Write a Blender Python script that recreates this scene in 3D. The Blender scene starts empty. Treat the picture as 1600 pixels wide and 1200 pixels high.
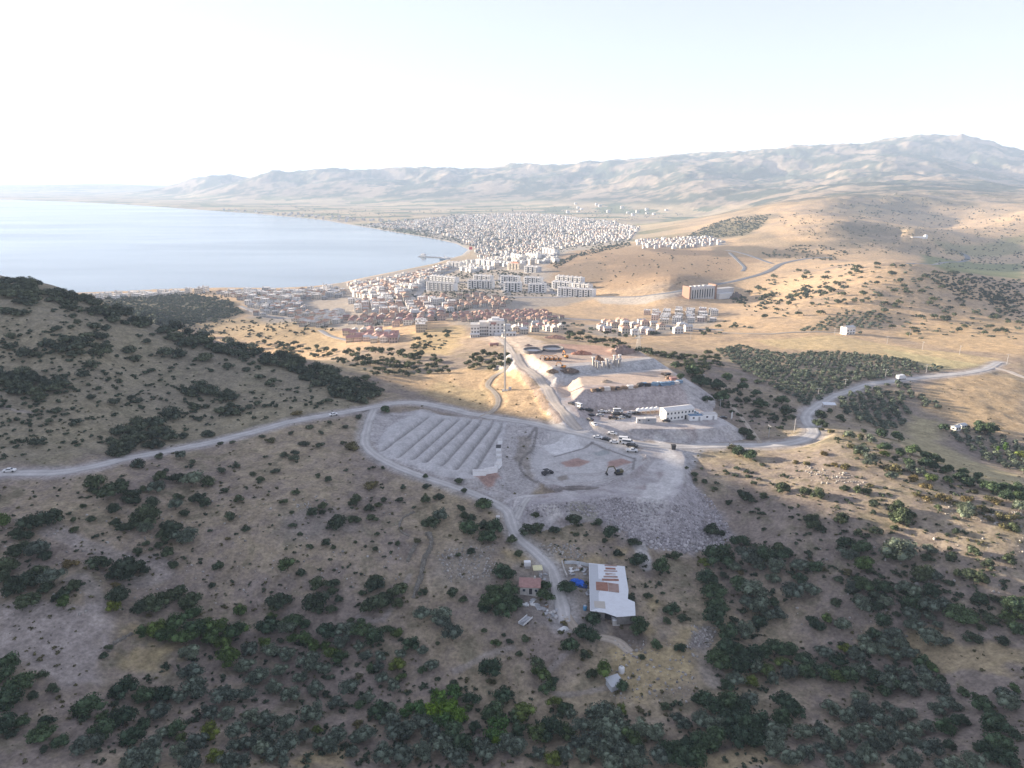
import bpy, bmesh, math, random
import numpy as np
random.seed(7)
RNG = np.random.default_rng(11)
SC = bpy.context.scene
COL = SC.collection

# ------------------------------------------------------------------ camera model
H = 220.0
FPX = 1109.0
PITCH = math.atan(320.0 / FPX)

def slope(v):
    return np.tan(PITCH + np.arctan((np.asarray(v, float) - 600.0) / FPX))

def tcol(u, v):
    dy = (600.0 - np.asarray(v, float)) / FPX
    return (np.asarray(u, float) - 800.0) / FPX / (math.cos(PITCH) + dy * math.sin(PITCH))

def project(x, y, z):
    dx, dy, dz = x, y, z - H
    fwd = dy * math.cos(PITCH) - dz * math.sin(PITCH)
    up = dy * math.sin(PITCH) + dz * math.cos(PITCH)
    return 800 + FPX * dx / fwd, 600 - FPX * up / fwd

def at_z(u, v, z):
    y = (H - z) / slope(v)
    return tcol(u, v) * y, y

# ------------------------------------------------------------------ numpy noise
_perm = np.random.default_rng(5).permutation(4096)
_grad = np.random.default_rng(6).uniform(-1, 1, (4096, 2))
_grad /= np.linalg.norm(_grad, axis=1)[:, None]

def perlin(x, y, seed=0):
    xi = np.floor(x).astype(np.int64); yi = np.floor(y).astype(np.int64)
    xf = x - xi; yf = y - yi
    def g(ix, iy, fx, fy):
        h = _perm[(_perm[(ix + seed * 57) & 4095] + iy) & 4095]
        gr = _grad[h]
        return gr[..., 0] * fx + gr[..., 1] * fy
    ux = xf * xf * xf * (xf * (xf * 6 - 15) + 10); uy = yf * yf * yf * (yf * (yf * 6 - 15) + 10)
    a = g(xi, yi, xf, yf); b = g(xi + 1, yi, xf - 1, yf)
    c = g(xi, yi + 1, xf, yf - 1); d = g(xi + 1, yi + 1, xf - 1, yf - 1)
    return ((a + (b - a) * ux) * (1 - uy) + (c + (d - c) * ux) * uy) * 1.5

def fbm(x, y, scale, octv=4, seed=0, gain=.5, ridged=False):
    r = np.zeros(np.shape(x)); a = 1.0; f = 1.0 / scale; s = 0
    for o in range(octv):
        n = perlin(x * f, y * f, seed + o)
        if ridged: n = 1 - 2 * np.abs(n)
        r += a * n; s += a; a *= gain; f *= 2.03
    return r / s

def sstep(a, b, x):
    t = np.clip((x - a) / (b - a), 0, 1)
    return t * t * (3 - 2 * t)

def poly_sd(px, py, poly):
    """signed distance to polygon, positive outside"""
    P = np.asarray(poly, float); n = len(P)
    d2 = np.full(np.shape(px), 1e18); ins = np.zeros(np.shape(px), bool)
    for i in range(n):
        a = P[i]; b = P[(i + 1) % n]
        e = b - a; wx = px - a[0]; wy = py - a[1]
        t = np.clip((wx * e[0] + wy * e[1]) / max(e @ e, 1e-9), 0, 1)
        d2 = np.minimum(d2, (wx - e[0] * t) ** 2 + (wy - e[1] * t) ** 2)
        c = ((a[1] <= py) != (b[1] <= py))
        with np.errstate(divide='ignore', invalid='ignore'):
            xx = a[0] + (py - a[1]) * (e[0] / (e[1] if abs(e[1]) > 1e-9 else 1e-9))
        ins ^= c & (px < xx)
    d = np.sqrt(d2)
    return np.where(ins, -d, d)

def line_d(px, py, pts):
    """distance to polyline and index parameter"""
    P = np.asarray(pts, float)
    d2 = np.full(np.shape(px), 1e18); par = np.zeros(np.shape(px))
    for i in range(len(P) - 1):
        a = P[i, :2]; e = P[i + 1, :2] - a; wx = px - a[0]; wy = py - a[1]
        t = np.clip((wx * e[0] + wy * e[1]) / max(e @ e, 1e-9), 0, 1)
        q = (wx - e[0] * t) ** 2 + (wy - e[1] * t) ** 2
        m = q < d2
        d2 = np.where(m, q, d2); par = np.where(m, i + t, par)
    return np.sqrt(d2), par

def catmull(P, per=8):
    P = np.asarray(P, float); out = []
    Q = np.vstack([2 * P[0] - P[1], P, 2 * P[-1] - P[-2]])
    for i in range(1, len(Q) - 2):
        for k in range(per):
            t = k / per
            out.append(.5 * ((2 * Q[i]) + (-Q[i-1] + Q[i+1]) * t + (2*Q[i-1] - 5*Q[i] + 4*Q[i+1] - Q[i+2]) * t*t + (-Q[i-1] + 3*Q[i] - 3*Q[i+1] + Q[i+2]) * t**3))
    out.append(P[-1])
    return np.array(out)

# ------------------------------------------------------------------ terrain control points (u, v, z)
CP = [
 (0,1200,96),(200,1200,93),(400,1185,90),(800,1200,84),(1200,1200,88),(1400,1200,92),(1600,1200,97),(-150,1150,100),(1750,1150,100),
 (0,1000,100),(150,960,100),(300,960,94),(400,1050,86),(200,1080,90),(600,1080,84),(800,1100,83),(1000,1120,84),(1200,1100,85),(1400,1060,87),(1600,1050,97),
 (0,850,108),(0,740,114.5),(200,850,104),(200,740,111),(400,740,108),(400,850,101),(400,950,92),(600,950,92),(600,860,98),(600,760,104),(700,760,103),(800,800,100),
 (870,880,95),(950,920,92),(950,980,89),(950,1060,85),(780,940,92),(1100,900,91),(1200,1000,85),(1100,1010,87),
 (1200,850,98),(1400,850,103),(1400,950,95),(1600,900,103),(1600,830,109),(1500,790,109.5),(1450,735,110),(1370,700,109),(1300,680,108),(1210,705,105),(1130,760,102),(1150,830,95),
 (1450,690,90),(1350,640,91),(1400,660,88),(1590,720,86),(1550,620,88),(1540,575,88),(1400,600,90),(1280,640,98),(1250,685,103),(1280,580,92),(1150,580,98),(1100,560,97),
 (1150,640,101),(1100,600,103),(1300,545,85),(1600,540,78),(1400,500,70),(1600,500,65),(1200,500,68),(1250,545,84),
 (1380,410,100),(1380,450,88),(1250,450,68),(1250,430,66),(1230,412,60),(1110,460,50),(1000,470,48),(900,460,42),(900,420,45),(1000,400,56),(900,395,40),(1050,375,50),(1100,420,55),
 (1130,365,60),(1200,337,105),(1300,311,142),(1400,303,152),(1508,308,143),(1620,330,118),(1400,380,60),(1500,395,42),(1600,430,35),(1600,380,52),(1600,345,98),(1250,395,65),(1300,370,88),(1330,347,112),(1420,345,117),
 (760,520,80),(700,520,78),(620,510,65),(560,530,67),(700,590,102.5),(640,560,97),(600,620,106),(450,500,45),(300,482,30),(400,457,10),(600,470,35),(600,440,14),(700,450,35),
 (800,460,40),(800,490,55),(900,500,58),(1050,510,66),(950,525,78),(1080,540,84),(780,600,106.5),(870,640,108.5),(840,622,108.5),(818,598,109.5),(830,560,111),(900,670,106),(960,692,105),(1040,698,104),
 (640,680,105),(720,700,105),(560,690,106),(860,720,104),(950,720,104),
 (800,400,12),(900,370,8),(800,350,6),(1000,350,12),(1000,330,12),(800,330,6),(600,330,4),(400,320,3),(200,311,3),(0,304,4),(1100,330,22),
 # left ridge
 (0,430,157),(60,440,153),(100,452,147),(200,490,135),(300,524,123),(400,550,115),(500,575,109),(560,598,106),
 (0,500,146),(0,570,132),(0,650,121),(200,560,123),(200,640,114.5),(200,700,111),(400,640,108.5),(400,680,107.5),(100,520,141),(300,590,114),
]
# hidden or off-frame points in world metres (x, y, z)
WP = [
 (-270,640,58),(-190,600,62),(-384,600,116),(-300,520,120),(-395,550,140),(-120,580,80),(-60,560,88),(-330,700,54),(-250,760,45),(-150,700,60),(-420,900,30),(-300,950,28),(-450,760,75),
 (-430,600,136),(-420,430,190),(-495,476,214),(-500,530,201),(-500,585,179),(-620,520,233),(-700,640,205),(-850,520,246),(-900,800,170),(-600,800,110),(-350,300,152),(-450,300,200),(-600,300,245),  # unseen left hill, heights shaped to place its shadow edge on the foreground
 (-300,180,135),(-400,200,165),(-200,120,108),(-700,1300,10),(-1000,1200,40),(-1300,900,90),(-260,90,112),(0,75,92),(200,90,104),(330,200,112),(330,330,92),(420,430,86),(600,700,70),(560,420,85),
 (900,900,55),(1300,1300,40),(250,1100,75),(500,1260,62),(1500,2500,60),(2400,2400,70),(0,5800,12),
 # site rear drop
 (60,560,92),(110,540,94),(160,520,92),(20,590,92),
]
# mountains: (u, v, distance)
MP = [
 (-300,292,16000),(0,291,16000),(150,288,16000),(230,290,15000),(300,281,11000),(350,273,10000),(430,267,9500),(510,266,9500),(580,269,9500),(620,264,9500),(700,264,9300),(760,263,9200),(820,259,9000),(870,260,9000),
 (940,255,9000),(1000,251,8800),(1060,242,8600),(1110,246,8600),(1200,237,8500),(1290,233,8300),(1350,233,8200),(1400,223,8000),(1480,217,8000),(1515,217,8000),(1550,231,8000),(1600,238,8000),(1750,235,8000),
 (300,303,9500),(430,300,8000),(550,302,7500),(650,300,7300),(700,292,7600),(800,300,7000),(900,290,7200),(1000,295,6200),(1100,300,5200),(1150,285,5800),(1250,300,4400),(1250,272,6200),(1350,262,6000),(1450,258,6000),(1530,285,4800),(1400,285,4600),(1600,300,4200),(1600,270,6000),(1700,290,4600),
 (900,312,6000),(700,313,6500),(550,313,7000),(1050,316,5200),
]
def build_controls():
    T, S, Z = [], [], []
    for u, v, z in CP:
        x, y = at_z(u, v, z); T.append(x / y); S.append(math.log(y)); Z.append(z)
    for x, y, z in WP:
        T.append(x / y); S.append(math.log(y)); Z.append(z)
    for u, v, y in MP:
        T.append(float(tcol(u, v))); S.append(math.log(y)); Z.append(H - y * float(slope(v)))
    for u, v, y in MP:
        if 7800 <= y <= 11000:
            T.append(float(tcol(u, v))); S.append(math.log(y * 1.22)); Z.append(.55 * (H - y * float(slope(v))))
            T.append(float(tcol(u, v))); S.append(math.log(y * 1.5)); Z.append(.25 * (H - y * float(slope(v))))
    for t in (-2.4, -1.6, -1, -.5, 0, .5, 1, 1.5):      # behind the mountains
        T.append(t); S.append(math.log(24000)); Z.append(30)
    for t in (-2.4, -1.6, -1.1):
        T.append(t); S.append(math.log(4000)); Z.append(-10)
        T.append(t); S.append(math.log(12000)); Z.append(-10)
    return np.array(T), np.array(S), np.array(Z)

KT = 1.6
def tps_fit(T, S, Z, lam):
    X = np.stack([T * KT, S], 1); n = len(X)
    r2 = ((X[:, None] - X[None]) ** 2).sum(-1)
    K = .5 * r2 * np.log(r2 + 1e-12) + np.eye(n) * lam
    P = np.hstack([np.ones((n, 1)), X])
    A = np.block([[K, P], [P.T, np.zeros((3, 3))]])
    return X, np.linalg.solve(A, np.concatenate([Z, np.zeros(3)]))

def tps_eval(X, w, T, S):
    out = np.zeros(T.shape); n = len(X)
    f = out.ravel(); tt = (T * KT).ravel(); ss = S.ravel()
    for i in range(0, len(f), 20000):
        r2 = (tt[i:i+20000, None] - X[None, :, 0]) ** 2 + (ss[i:i+20000, None] - X[None, :, 1]) ** 2
        f[i:i+20000] = (.5 * r2 * np.log(r2 + 1e-12)) @ w[:n] + w[n] + w[n+1] * tt[i:i+20000] + w[n+2] * ss[i:i+20000]
    return out

def bilin(ga, gb, G, a, b):
    """G[b, a] sampled at a, b with regular or irregular axes"""
    i = np.clip(np.searchsorted(ga, a) - 1, 0, len(ga) - 2); j = np.clip(np.searchsorted(gb, b) - 1, 0, len(gb) - 2)
    fa = np.clip((a - ga[i]) / (ga[i+1] - ga[i]), 0, 1); fb = np.clip((b - gb[j]) / (gb[j+1] - gb[j]), 0, 1)
    return (G[j, i] * (1 - fa) + G[j, i+1] * fa) * (1 - fb) + (G[j+1, i] * (1 - fa) + G[j+1, i+1] * fa) * fb

DETAIL = 1.0
def axis_s():
    y = [66.0]
    while y[-1] < 24000:
        v = y[-1]
        r = .0045 if v < 130 else .0034 if v < 220 else .0019 if v < 470 else .0034 if v < 1300 else .006 if v < 4000 else .009
        y.append(v * (1 + r / DETAIL))
    return np.log(np.array(y))

def axis_t():
    d = .0022 / DETAIL
    mid = np.arange(-.97, .97, d)
    L = [-.97]; st = d
    while L[-1] > -2.6: st = min(st * 1.12, .03); L.append(L[-1] - st)
    R = [mid[-1]]; st = d
    while R[-1] < 1.6: st = min(st * 1.15, .04); R.append(R[-1] + st)
    return np.concatenate([np.array(L[1:])[::-1], mid, np.array(R[1:])])

GT = axis_t(); GS = axis_s()
TT, SS = np.meshgrid(GT, GS)
YY = np.exp(SS); XX = TT * YY
_T, _S, _Z = build_controls()
_X, _w = tps_fit(_T, _S, _Z, .002)
_ct = np.linspace(GT[0], GT[-1], 420); _cs = np.linspace(GS[0], GS[-1], 640)
_cT, _cS = np.meshgrid(_ct, _cs)
_base = tps_eval(_X, _w, _cT, _cS)
ZZ = bilin(_ct, _cs, _base, TT, SS)

# ---- sea
SEA_PX = [(-900,307),(-200,309),(0,312),(100,315),(200,320),(300,327),(400,334),(500,343),(560,353),(620,363),(680,373),(715,381),(733,390),(722,399),(700,405),(680,412),(620,424),(560,436),(530,443),(480,449),(440,451),(350,450),(250,452),(180,456),(100,459)]
SEA = [at_z(u, v, 0) for u, v in SEA_PX] + [(-1100, 1300), (-1500, 1150), (-2600, 1100), (-9000, 1500), (-26000, 9000)]
_m = (YY > 900)
sd_sea = np.full(ZZ.shape, 1e4)
sd_sea[_m] = poly_sd(XX[_m], YY[_m], SEA)
# ---- relief
far = sstep(2500, 6000, YY)
hill = sstep(15, 160, ZZ)
near = 1 - sstep(500, 1500, YY)
ZZ += near * (1.3 * fbm(XX, YY, 45, 3, 1) + .35 * fbm(XX, YY, 9, 3, 4))
mid = sstep(700, 1500, YY) * (1 - far) * hill
ZZ += mid * 11 * fbm(XX, YY, 170, 5, 9)
wx = XX + 420 * fbm(XX, YY, 1500, 3, 21); wy = YY + 420 * fbm(XX, YY, 1500, 3, 31)
rid = fbm(wx, wy, 1500, 5, 12, .52, True)
ZZ += far * hill * (105 * (rid - .46) + 30 * fbm(XX, YY, 420, 4, 17, .5, True) - 14) * sstep(20, 260, ZZ)
ZZ += sstep(1800, 3000, YY) * (1 - far) * hill * 24 * (fbm(wx, wy, 620, 5, 12, .5, True) - .38)
# flat plain and shore
plain = sstep(1500, 2200, YY)
ZZ = np.where((YY > 1200) & (sd_sea > 0), np.maximum(ZZ, 1.2 + np.minimum(sd_sea * .02, 3)), ZZ)
ZZ = np.where(sd_sea < 400, np.minimum(ZZ, 1.0 + np.maximum(sd_sea, 0) * .16), ZZ)
ZZ = np.where(sd_sea < 0, np.maximum(-4, sd_sea * .08), ZZ)

def hgt(x, y):
    x = np.asarray(x, float); y = np.asarray(y, float)
    return bilin(GT, GS, ZZ, x / y, np.log(y))

def ground(u, v, ymin=80.0, ymax=22000.0):
    """world point where the view ray through pixel (u, v) meets the terrain"""
    u = np.atleast_1d(np.asarray(u, float)); v = np.atleast_1d(np.asarray(v, float))
    t = tcol(u, v); sl = slope(v)
    ys = np.exp(GS)
    i = np.clip(np.searchsorted(GT, t) - 1, 0, len(GT) - 2); f = (t - GT[i]) / (GT[i+1] - GT[i])
    col = ZZ[:, i] * (1 - f) + ZZ[:, i+1] * f
    rayz = H - ys[:, None] * sl[None, :]
    hit = (col >= rayz) & (ys[:, None] > ymin) & (ys[:, None] < ymax)
    k = np.argmax(hit, 0); k = np.where(hit.any(0), k, len(ys) - 2); k = np.maximum(k, 1)
    n = np.arange(len(u))
    d1 = col[k, n] - rayz[k, n]; d0 = rayz[k-1, n] - col[k-1, n]
    g = np.clip(d0 / np.maximum(d0 + d1, 1e-6), 0, 1)
    y = ys[k-1] + (ys[k] - ys[k-1]) * g
    return np.stack([t * y, y, H - y * sl], 1)

def gpoly(px, **k):
    a = np.array(px, float)
    return ground(a[:, 0], a[:, 1], **k)

def zpoly(px, z):
    return np.array([at_z(u, v, z) for u, v in px])

# ---- earthworks: cut and fill pads (pixel polygon at level z, side slope)
def window(poly, pad):
    P = np.asarray(poly)
    return (XX > P[:, 0].min() - pad) & (XX < P[:, 0].max() + pad) & (YY > P[:, 1].min() - pad) & (YY < P[:, 1].max() + pad)

SITE = np.full(ZZ.shape, 99.0)     # signed distance to the worked ground
def pad_cut(px, z, sl_fill=.65, sl_cut=.8, reach=40, rough=.0, cut=True, mark=True):
    P = zpoly(px, z); m = window(P, reach)
    x, y = XX[m], YY[m]
    d = poly_sd(x, y, P) + rough * fbm(x, y, 14, 3, 40)
    zb = ZZ[m]; dd = np.maximum(d, 0)
    lo = z - dd * sl_fill; hi = z + dd * sl_cut if cut else 1e9
    zn = np.minimum(np.maximum(zb, lo), hi)
    if mark:
        ch = np.abs(zn - zb) > .25
        SITE[m] = np.minimum(SITE[m], np.where(ch & (dd < reach), np.minimum(d, 0), d))
    ZZ[m] = zn
    return P

def ridge_line(px, z, h, w):
    P = zpoly(px, z); m = window(P, w * 4)
    d, _ = line_d(XX[m], YY[m], P)
    ZZ[m] += h * np.exp(-(d / w) ** 2)

PAD_SPOIL = pad_cut([(604,668),(655,642),(700,650),(790,664),(783,700),(776,742),(735,748),(690,740),(640,724),(592,708),(590,690)], 105.4, .7, .8)
# grooves between the spoil rows
for a, b in (((668,650),(594,704)),((692,653),(622,712)),((716,654),(645,716)),((735,656),(664,720)),((752,657),(690,725)),((771,659),(712,731)),((784,664),(738,738))):
    ridge_line([a, b], 105.4, -1.9, 1.2)
for a, b in (((655,648),(612,690)),((680,652),(607,710)),((705,654),(634,714)),((725,655),(655,718)),((744,657),(677,722)),((762,658),(701,728)),((778,661),(725,735))):
    ridge_line([a, b], 105.4, .7, 1.8)
PAD_PIT = pad_cut([(838,705),(862,684),(900,680),(945,690),(985,702),(1006,716),(1000,735),(968,750),(930,758),(880,762),(842,750),(828,728)], 103.4, .65, .7, rough=.6)
PAD_TIP = pad_cut([(800,776),(850,772),(930,764),(985,745),(1010,722),(1000,703),(1062,700),(1072,730),(1066,765),(1045,782),(1000,778),(960,774),(900,782),(830,788)], 104.2, .62, .7, rough=2.2, reach=46, cut=False)
ridge_line([(843,752),(880,763),(930,759),(968,751),(1000,736),(1010,716)], 104.0, 1.5, 1.5)
PAD_OFF = pad_cut([(893,660),(930,650),(985,641),(1085,636),(1130,655),(1138,664),(1100,671),(1000,670),(930,668)], 108.6, .62, .7, rough=.5)
PAD_MID = pad_cut([(872,588),(1045,576),(1064,590),(1058,602),(990,604),(930,608),(880,610),(866,600)], 114.5, .6, .7, rough=.5)
PAD_TOP = pad_cut([(812,548),(850,538),(930,540),(1000,552),(1022,560),(960,567),(880,574),(858,576)], 117.5, .7, 1.1, rough=.7)
pad_cut([(868,606),(872,640),(900,655),(905,648),(885,600)], 110.6, .5, .6, rough=.4)
# heap and cut face behind the top terrace
for px, z, h, w in (([(880,534),(930,533),(975,542),(1000,547)], 118, 2.6, 6), ([(962,549),(985,551)], 117.5, 2.0, 3.5)):
    ridge_line(px, z, h, w)
# ------------------------------------------------------------------ roads
ROADS = []      # name, label-ish, pixel polyline, width, kind
def road(px, w, kind, lift=.14, smooth=6, **k):
    P = gpoly(px, **k)
    C = catmull(P, 10)
    seg = np.linalg.norm(np.diff(C[:, :2], axis=0), axis=1); L = np.concatenate([[0], np.cumsum(seg)])
    step = max(1.2, w * .3); n = max(int(L[-1] / step), 4)
    q = np.linspace(0, L[-1], n)
    x = np.interp(q, L, C[:, 0]); y = np.interp(q, L, C[:, 1])
    z = hgt(x, y)
    for _ in range(smooth):
        z[1:-1] = (z[:-2] + 2 * z[1:-1] + z[2:]) / 4
    R = np.stack([x, y, z], 1)
    ROADS.append((R, w, kind, lift))
    m = window(R, w * 2.5)
    d, par = line_d(XX[m], YY[m], R)
    zr = np.interp(par, np.arange(len(R)), R[:, 2])
    b = 1 - sstep(w * .62, w * 1.7, d)
    ZZ[m] = ZZ[m] * (1 - b) + zr * b
    return R

R_MAIN = road([(-90,744),(-20,741),(40,739),(90,738),(150,728),(210,714),(300,697),(400,674),(470,656),(540,644),(590,635),(615,630),(655,630),(700,638),(770,652),(840,663),(890,673),(930,683),(985,692),(1040,697),(1100,697),(1160,696),(1220,694),(1258,686),(1272,674),(1262,660),(1262,648),(1280,632),(1310,616),(1350,603),(1400,595),(1460,588),(1510,583),(1540,577),(1562,566)], 6.2, 'gravel')
R_LOOP = road([(585,640),(576,660),(570,688),(578,704),(604,722),(650,741),(700,757),(745,773),(776,788),(795,802),(800,820),(812,842),(835,862),(856,882),(866,900),(872,925),(880,955),(884,975)], 4.4, 'gravel')
R_UP = road([(905,672),(886,650),(866,628),(850,604),(832,582),(808,556),(792,540),(772,524)], 5.5, 'pale')
R_MAST = road([(752,652),(772,640),(779,625),(772,612),(762,602),(772,588),(790,575)], 3.2, 'track')
R_SIDE = road([(1188,693),(1170,668),(1150,642),(1138,628)], 2.4, 'track')
R_SPUR = road([(806,812),(816,792),(826,778)], 3.0, 'gravel')
R_YARD = road([(884,960),(905,985),(960,1000),(985,1020)], 3.4, 'track')
R_EAST = road([(1545,573),(1575,580),(1602,590),(1650,602)], 5, 'pale')
R_HIGH = road([(905,463),(960,464),(1010,462),(1060,455),(1110,446),(1160,436),(1200,424),(1222,412),(1262,404),(1300,402)], 11, 'asphalt', .4, 20, ymax=2400)
R_HIGH2 = road([(1420,413),(1470,411),(1502,409),(1512,403),(1502,396),(1485,389)], 12, 'asphalt', .5, 20, ymax=3000)
R_SUB1 = road([(1135,391),(1160,396),(1185,404),(1208,412)], 9, 'asphalt', .4, 20, ymax=2600)
R_SUB2 = road([(1140,395),(1152,406),(1163,417),(1160,424)], 7, 'asphalt', .4, 20, ymax=2600)
R_T1 = road([(640,476),(655,458),(672,441),(688,430),(720,418)], 11, 'street', .4, 10)
R_T2 = road([(784,428),(784,444),(795,462)], 12, 'street', .4, 10)
R_T3 = road([(660,487),(720,470),(790,465),(860,465),(905,463)], 10, 'street', .4, 10)
R_T4 = road([(375,478),(400,488),(430,496),(480,498),(512,500)], 8, 'street', .4, 10)
R_T5 = road([(500,516),(520,526),(545,532)], 6, 'street', .4, 10)
R_T6 = road([(848,440),(862,455),(876,464)], 8, 'street', .4, 10)
R_T7 = road([(870,497),(980,503),(1060,512),(1130,516)], 6, 'street', .3, 10)
R_T8 = road([(1130,520),(1200,522),(1290,519),(1330,523)], 4, 'track', .3, 10)

# ------------------------------------------------------------------ node helpers
def new_mat(name):
    m = bpy.data.materials.new(name); m.use_nodes = True
    nt = m.node_tree; nt.nodes.clear()
    out = nt.nodes.new('ShaderNodeOutputMaterial'); b = nt.nodes.new('ShaderNodeBsdfPrincipled')
    nt.links.new(b.outputs[0], out.inputs[0])
    b.inputs['Roughness'].default_value = .9
    b.inputs['Specular IOR Level'].default_value = .2
    return m, nt, b

def nd(nt, t, **k):
    n = nt.nodes.new(t)
    for a, v in k.items():
        if a in n.inputs: n.inputs[a].default_value = v
        else: setattr(n, a, v)
    return n

def noise(nt, scale, detail=3, vec=None, rough=.6):
    n = nd(nt, 'ShaderNodeTexNoise', Scale=scale, Detail=detail, Roughness=rough)
    if vec is not None: nt.links.new(vec, n.inputs['Vector'])
    return n.outputs['Fac']

def maprange(nt, sock, a, b, c, d):
    n = nd(nt, 'ShaderNodeMapRange'); nt.links.new(sock, n.inputs[0])
    for i, v in zip((1, 2, 3, 4), (a, b, c, d)): n.inputs[i].default_value = v
    return n.outputs[0]

def mixc(nt, fac, a, b, mode='MIX'):
    n = nd(nt, 'ShaderNodeMix', data_type='RGBA', blend_type=mode)
    for s, v in ((n.inputs['Factor'], fac), (n.inputs[6], a), (n.inputs[7], b)):
        if hasattr(v, 'is_output'): nt.links.new(v, s)
        elif isinstance(v, (int, float)): s.default_value = v
        else: s.default_value = (*v, 1) if len(v) == 3 else v
    return n.outputs[2]

def scaled(nt, col, fac):
    """colour times scalar socket"""
    n = nd(nt, 'ShaderNodeVectorMath', operation='SCALE')
    nt.links.new(col, n.inputs[0]); nt.links.new(fac, n.inputs[3]); return n.outputs[0]

def ground_mat(name, s1, s2, amp, bump, bscale, bdist):
    m, nt, b = new_mat(name)
    a = nd(nt, 'ShaderNodeVertexColor', layer_name='albedo')
    geo = nd(nt, 'ShaderNodeNewGeometry')
    n1 = maprange(nt, noise(nt, s1, 4, geo.outputs['Position'], .65), .28, .72, 1 - amp, 1 + amp)
    n2 = maprange(nt, noise(nt, s2, 3, geo.outputs['Position']), .3, .7, 1 - amp * .7, 1 + amp * .7)
    c = scaled(nt, scaled(nt, a.outputs['Color'], n1), n2)
    nt.links.new(c, b.inputs['Base Color'])
    bp = nd(nt, 'ShaderNodeBump', Strength=bump, Distance=bdist)
    nt.links.new(noise(nt, bscale, 4, geo.outputs['Position'], .7), bp.inputs['Height'])
    nt.links.new(bp.outputs[0], b.inputs['Normal'])
    b.inputs['Specular IOR Level'].default_value = .05
    return m

def plain_mat(name, c, amp=.12, scale=1.5, rough=.85, spec=.2, metal=0, hv=0.0):
    m, nt, b = new_mat(name)
    tc = nd(nt, 'ShaderNodeTexCoord')
    oi = nd(nt, 'ShaderNodeObjectInfo')
    n1 = maprange(nt, noise(nt, scale, 4, tc.outputs['Object']), .3, .7, 1 - amp, 1 + amp)
    rgb = nd(nt, 'ShaderNodeRGB'); rgb.outputs[0].default_value = (*c, 1)
    o = scaled(nt, rgb.outputs[0], n1)
    if hv: o = scaled(nt, o, maprange(nt, oi.outputs['Random'], 0, 1, 1 - hv, 1 + hv))
    nt.links.new(o, b.inputs['Base Color'])
    b.inputs['Roughness'].default_value = rough; b.inputs['Specular IOR Level'].default_value = spec; b.inputs['Metallic'].default_value = metal
    return m

# ------------------------------------------------------------------ mesh helpers
def np_mesh(name, V, F, mats=(), mat_idx=None, smooth=False, color=None):
    """V (n,3); F (m,4) or (m,3) array"""
    me = bpy.data.meshes.new(name)
    V = np.ascontiguousarray(V, np.float32); F = np.ascontiguousarray(F, np.int32)
    m, k = F.shape
    me.vertices.add(len(V)); me.vertices.foreach_set('co', V.ravel())
    me.loops.add(m * k); me.loops.foreach_set('vertex_index', F.ravel())
    me.polygons.add(m)
    me.polygons.foreach_set('loop_start', np.arange(0, m * k, k, dtype=np.int32))
    if mat_idx is not None: me.polygons.foreach_set('material_index', np.ascontiguousarray(mat_idx, np.int32))
    if smooth: me.polygons.foreach_set('use_smooth', np.ones(m, bool))
    for x in mats: me.materials.append(x)
    if color is not None:
        ca = me.color_attributes.new('albedo', 'FLOAT_COLOR', 'POINT')
        c4 = np.ones((len(V), 4), np.float32); c4[:, :3] = color
        ca.data.foreach_set('color', c4.ravel())
    me.update(calc_edges=True)
    return me

def tag(o, label=None, cat=None, group=None, kind=None):
    if label: o['label'] = label
    if cat: o['category'] = cat
    if group: o['group'] = group
    if kind: o['kind'] = kind
    return o

def link(name, me, parent=None, loc=None, rz=0):
    o = bpy.data.objects.new(name, me); COL.objects.link(o)
    if parent: o.parent = parent
    if loc is not None: o.location = loc
    if rz: o.rotation_euler = (0, 0, rz)
    return o

# ------------------------------------------------------------------ ground colours (surface albedo)
def C(*a): return np.array(a, float)
GRASS = C(.36, .295, .195); SOIL = C(.235, .195, .165); DARK = C(.125, .118, .085); GRAVEL = C(.36, .345, .335); PALE = C(.50, .455, .40)
LIT = C(.50, .355, .215)  # far dry grass, raised and warmed so sunlit ground looks brighter
def lerp(a, b, f): return a * (1 - f[..., None]) + b * f[..., None]

n_big = fbm(XX, YY, 70, 4, 50); n_mid = fbm(XX, YY, 22, 4, 55); n_sm = fbm(XX, YY, 5, 3, 60)
n_f = fbm(XX, YY, 2.6, 2, 63)
f_gr = np.clip(.42 + 1.1 * n_big + .8 * n_mid + .55 * n_sm + .35 * n_f, 0, 1)
ALB = lerp(SOIL, GRASS, f_gr * .85)
f_dk = sstep(.10, .5, n_mid * .8 + .6 * n_sm + .3 * n_f) * .6
ALB = lerp(ALB, DARK, f_dk)
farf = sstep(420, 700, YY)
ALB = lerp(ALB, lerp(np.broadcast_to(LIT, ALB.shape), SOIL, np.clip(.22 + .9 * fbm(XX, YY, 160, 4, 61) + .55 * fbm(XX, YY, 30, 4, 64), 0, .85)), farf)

def paint(px, c, feather=3., amt=1., rough=4., rscale=20, z=None, seed=70, **k):
    P = zpoly(px, z) if z is not None else gpoly(px, **k)[:, :2]
    m = window(P, feather + rough + 2)
    d = poly_sd(XX[m], YY[m], P) + rough * fbm(XX[m], YY[m], rscale, 3, seed)
    f = (1 - sstep(-feather, feather, d)) * amt
    ALB[m] = lerp(ALB[m], np.asarray(c), f)

def stroke(px, c, w, amt=1., rough=.6, z=None, **k):
    P = zpoly(px, z) if z is not None else gpoly(px, **k)[:, :2]
    m = window(P, w * 3)
    d, _ = line_d(XX[m], YY[m], catmull(P, 6))
    d = d + rough * w * fbm(XX[m], YY[m], w * 3, 3, 77)
    ALB[m] = lerp(ALB[m], np.asarray(c), (1 - sstep(w * .6, w * 1.2, d)) * amt)
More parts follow.
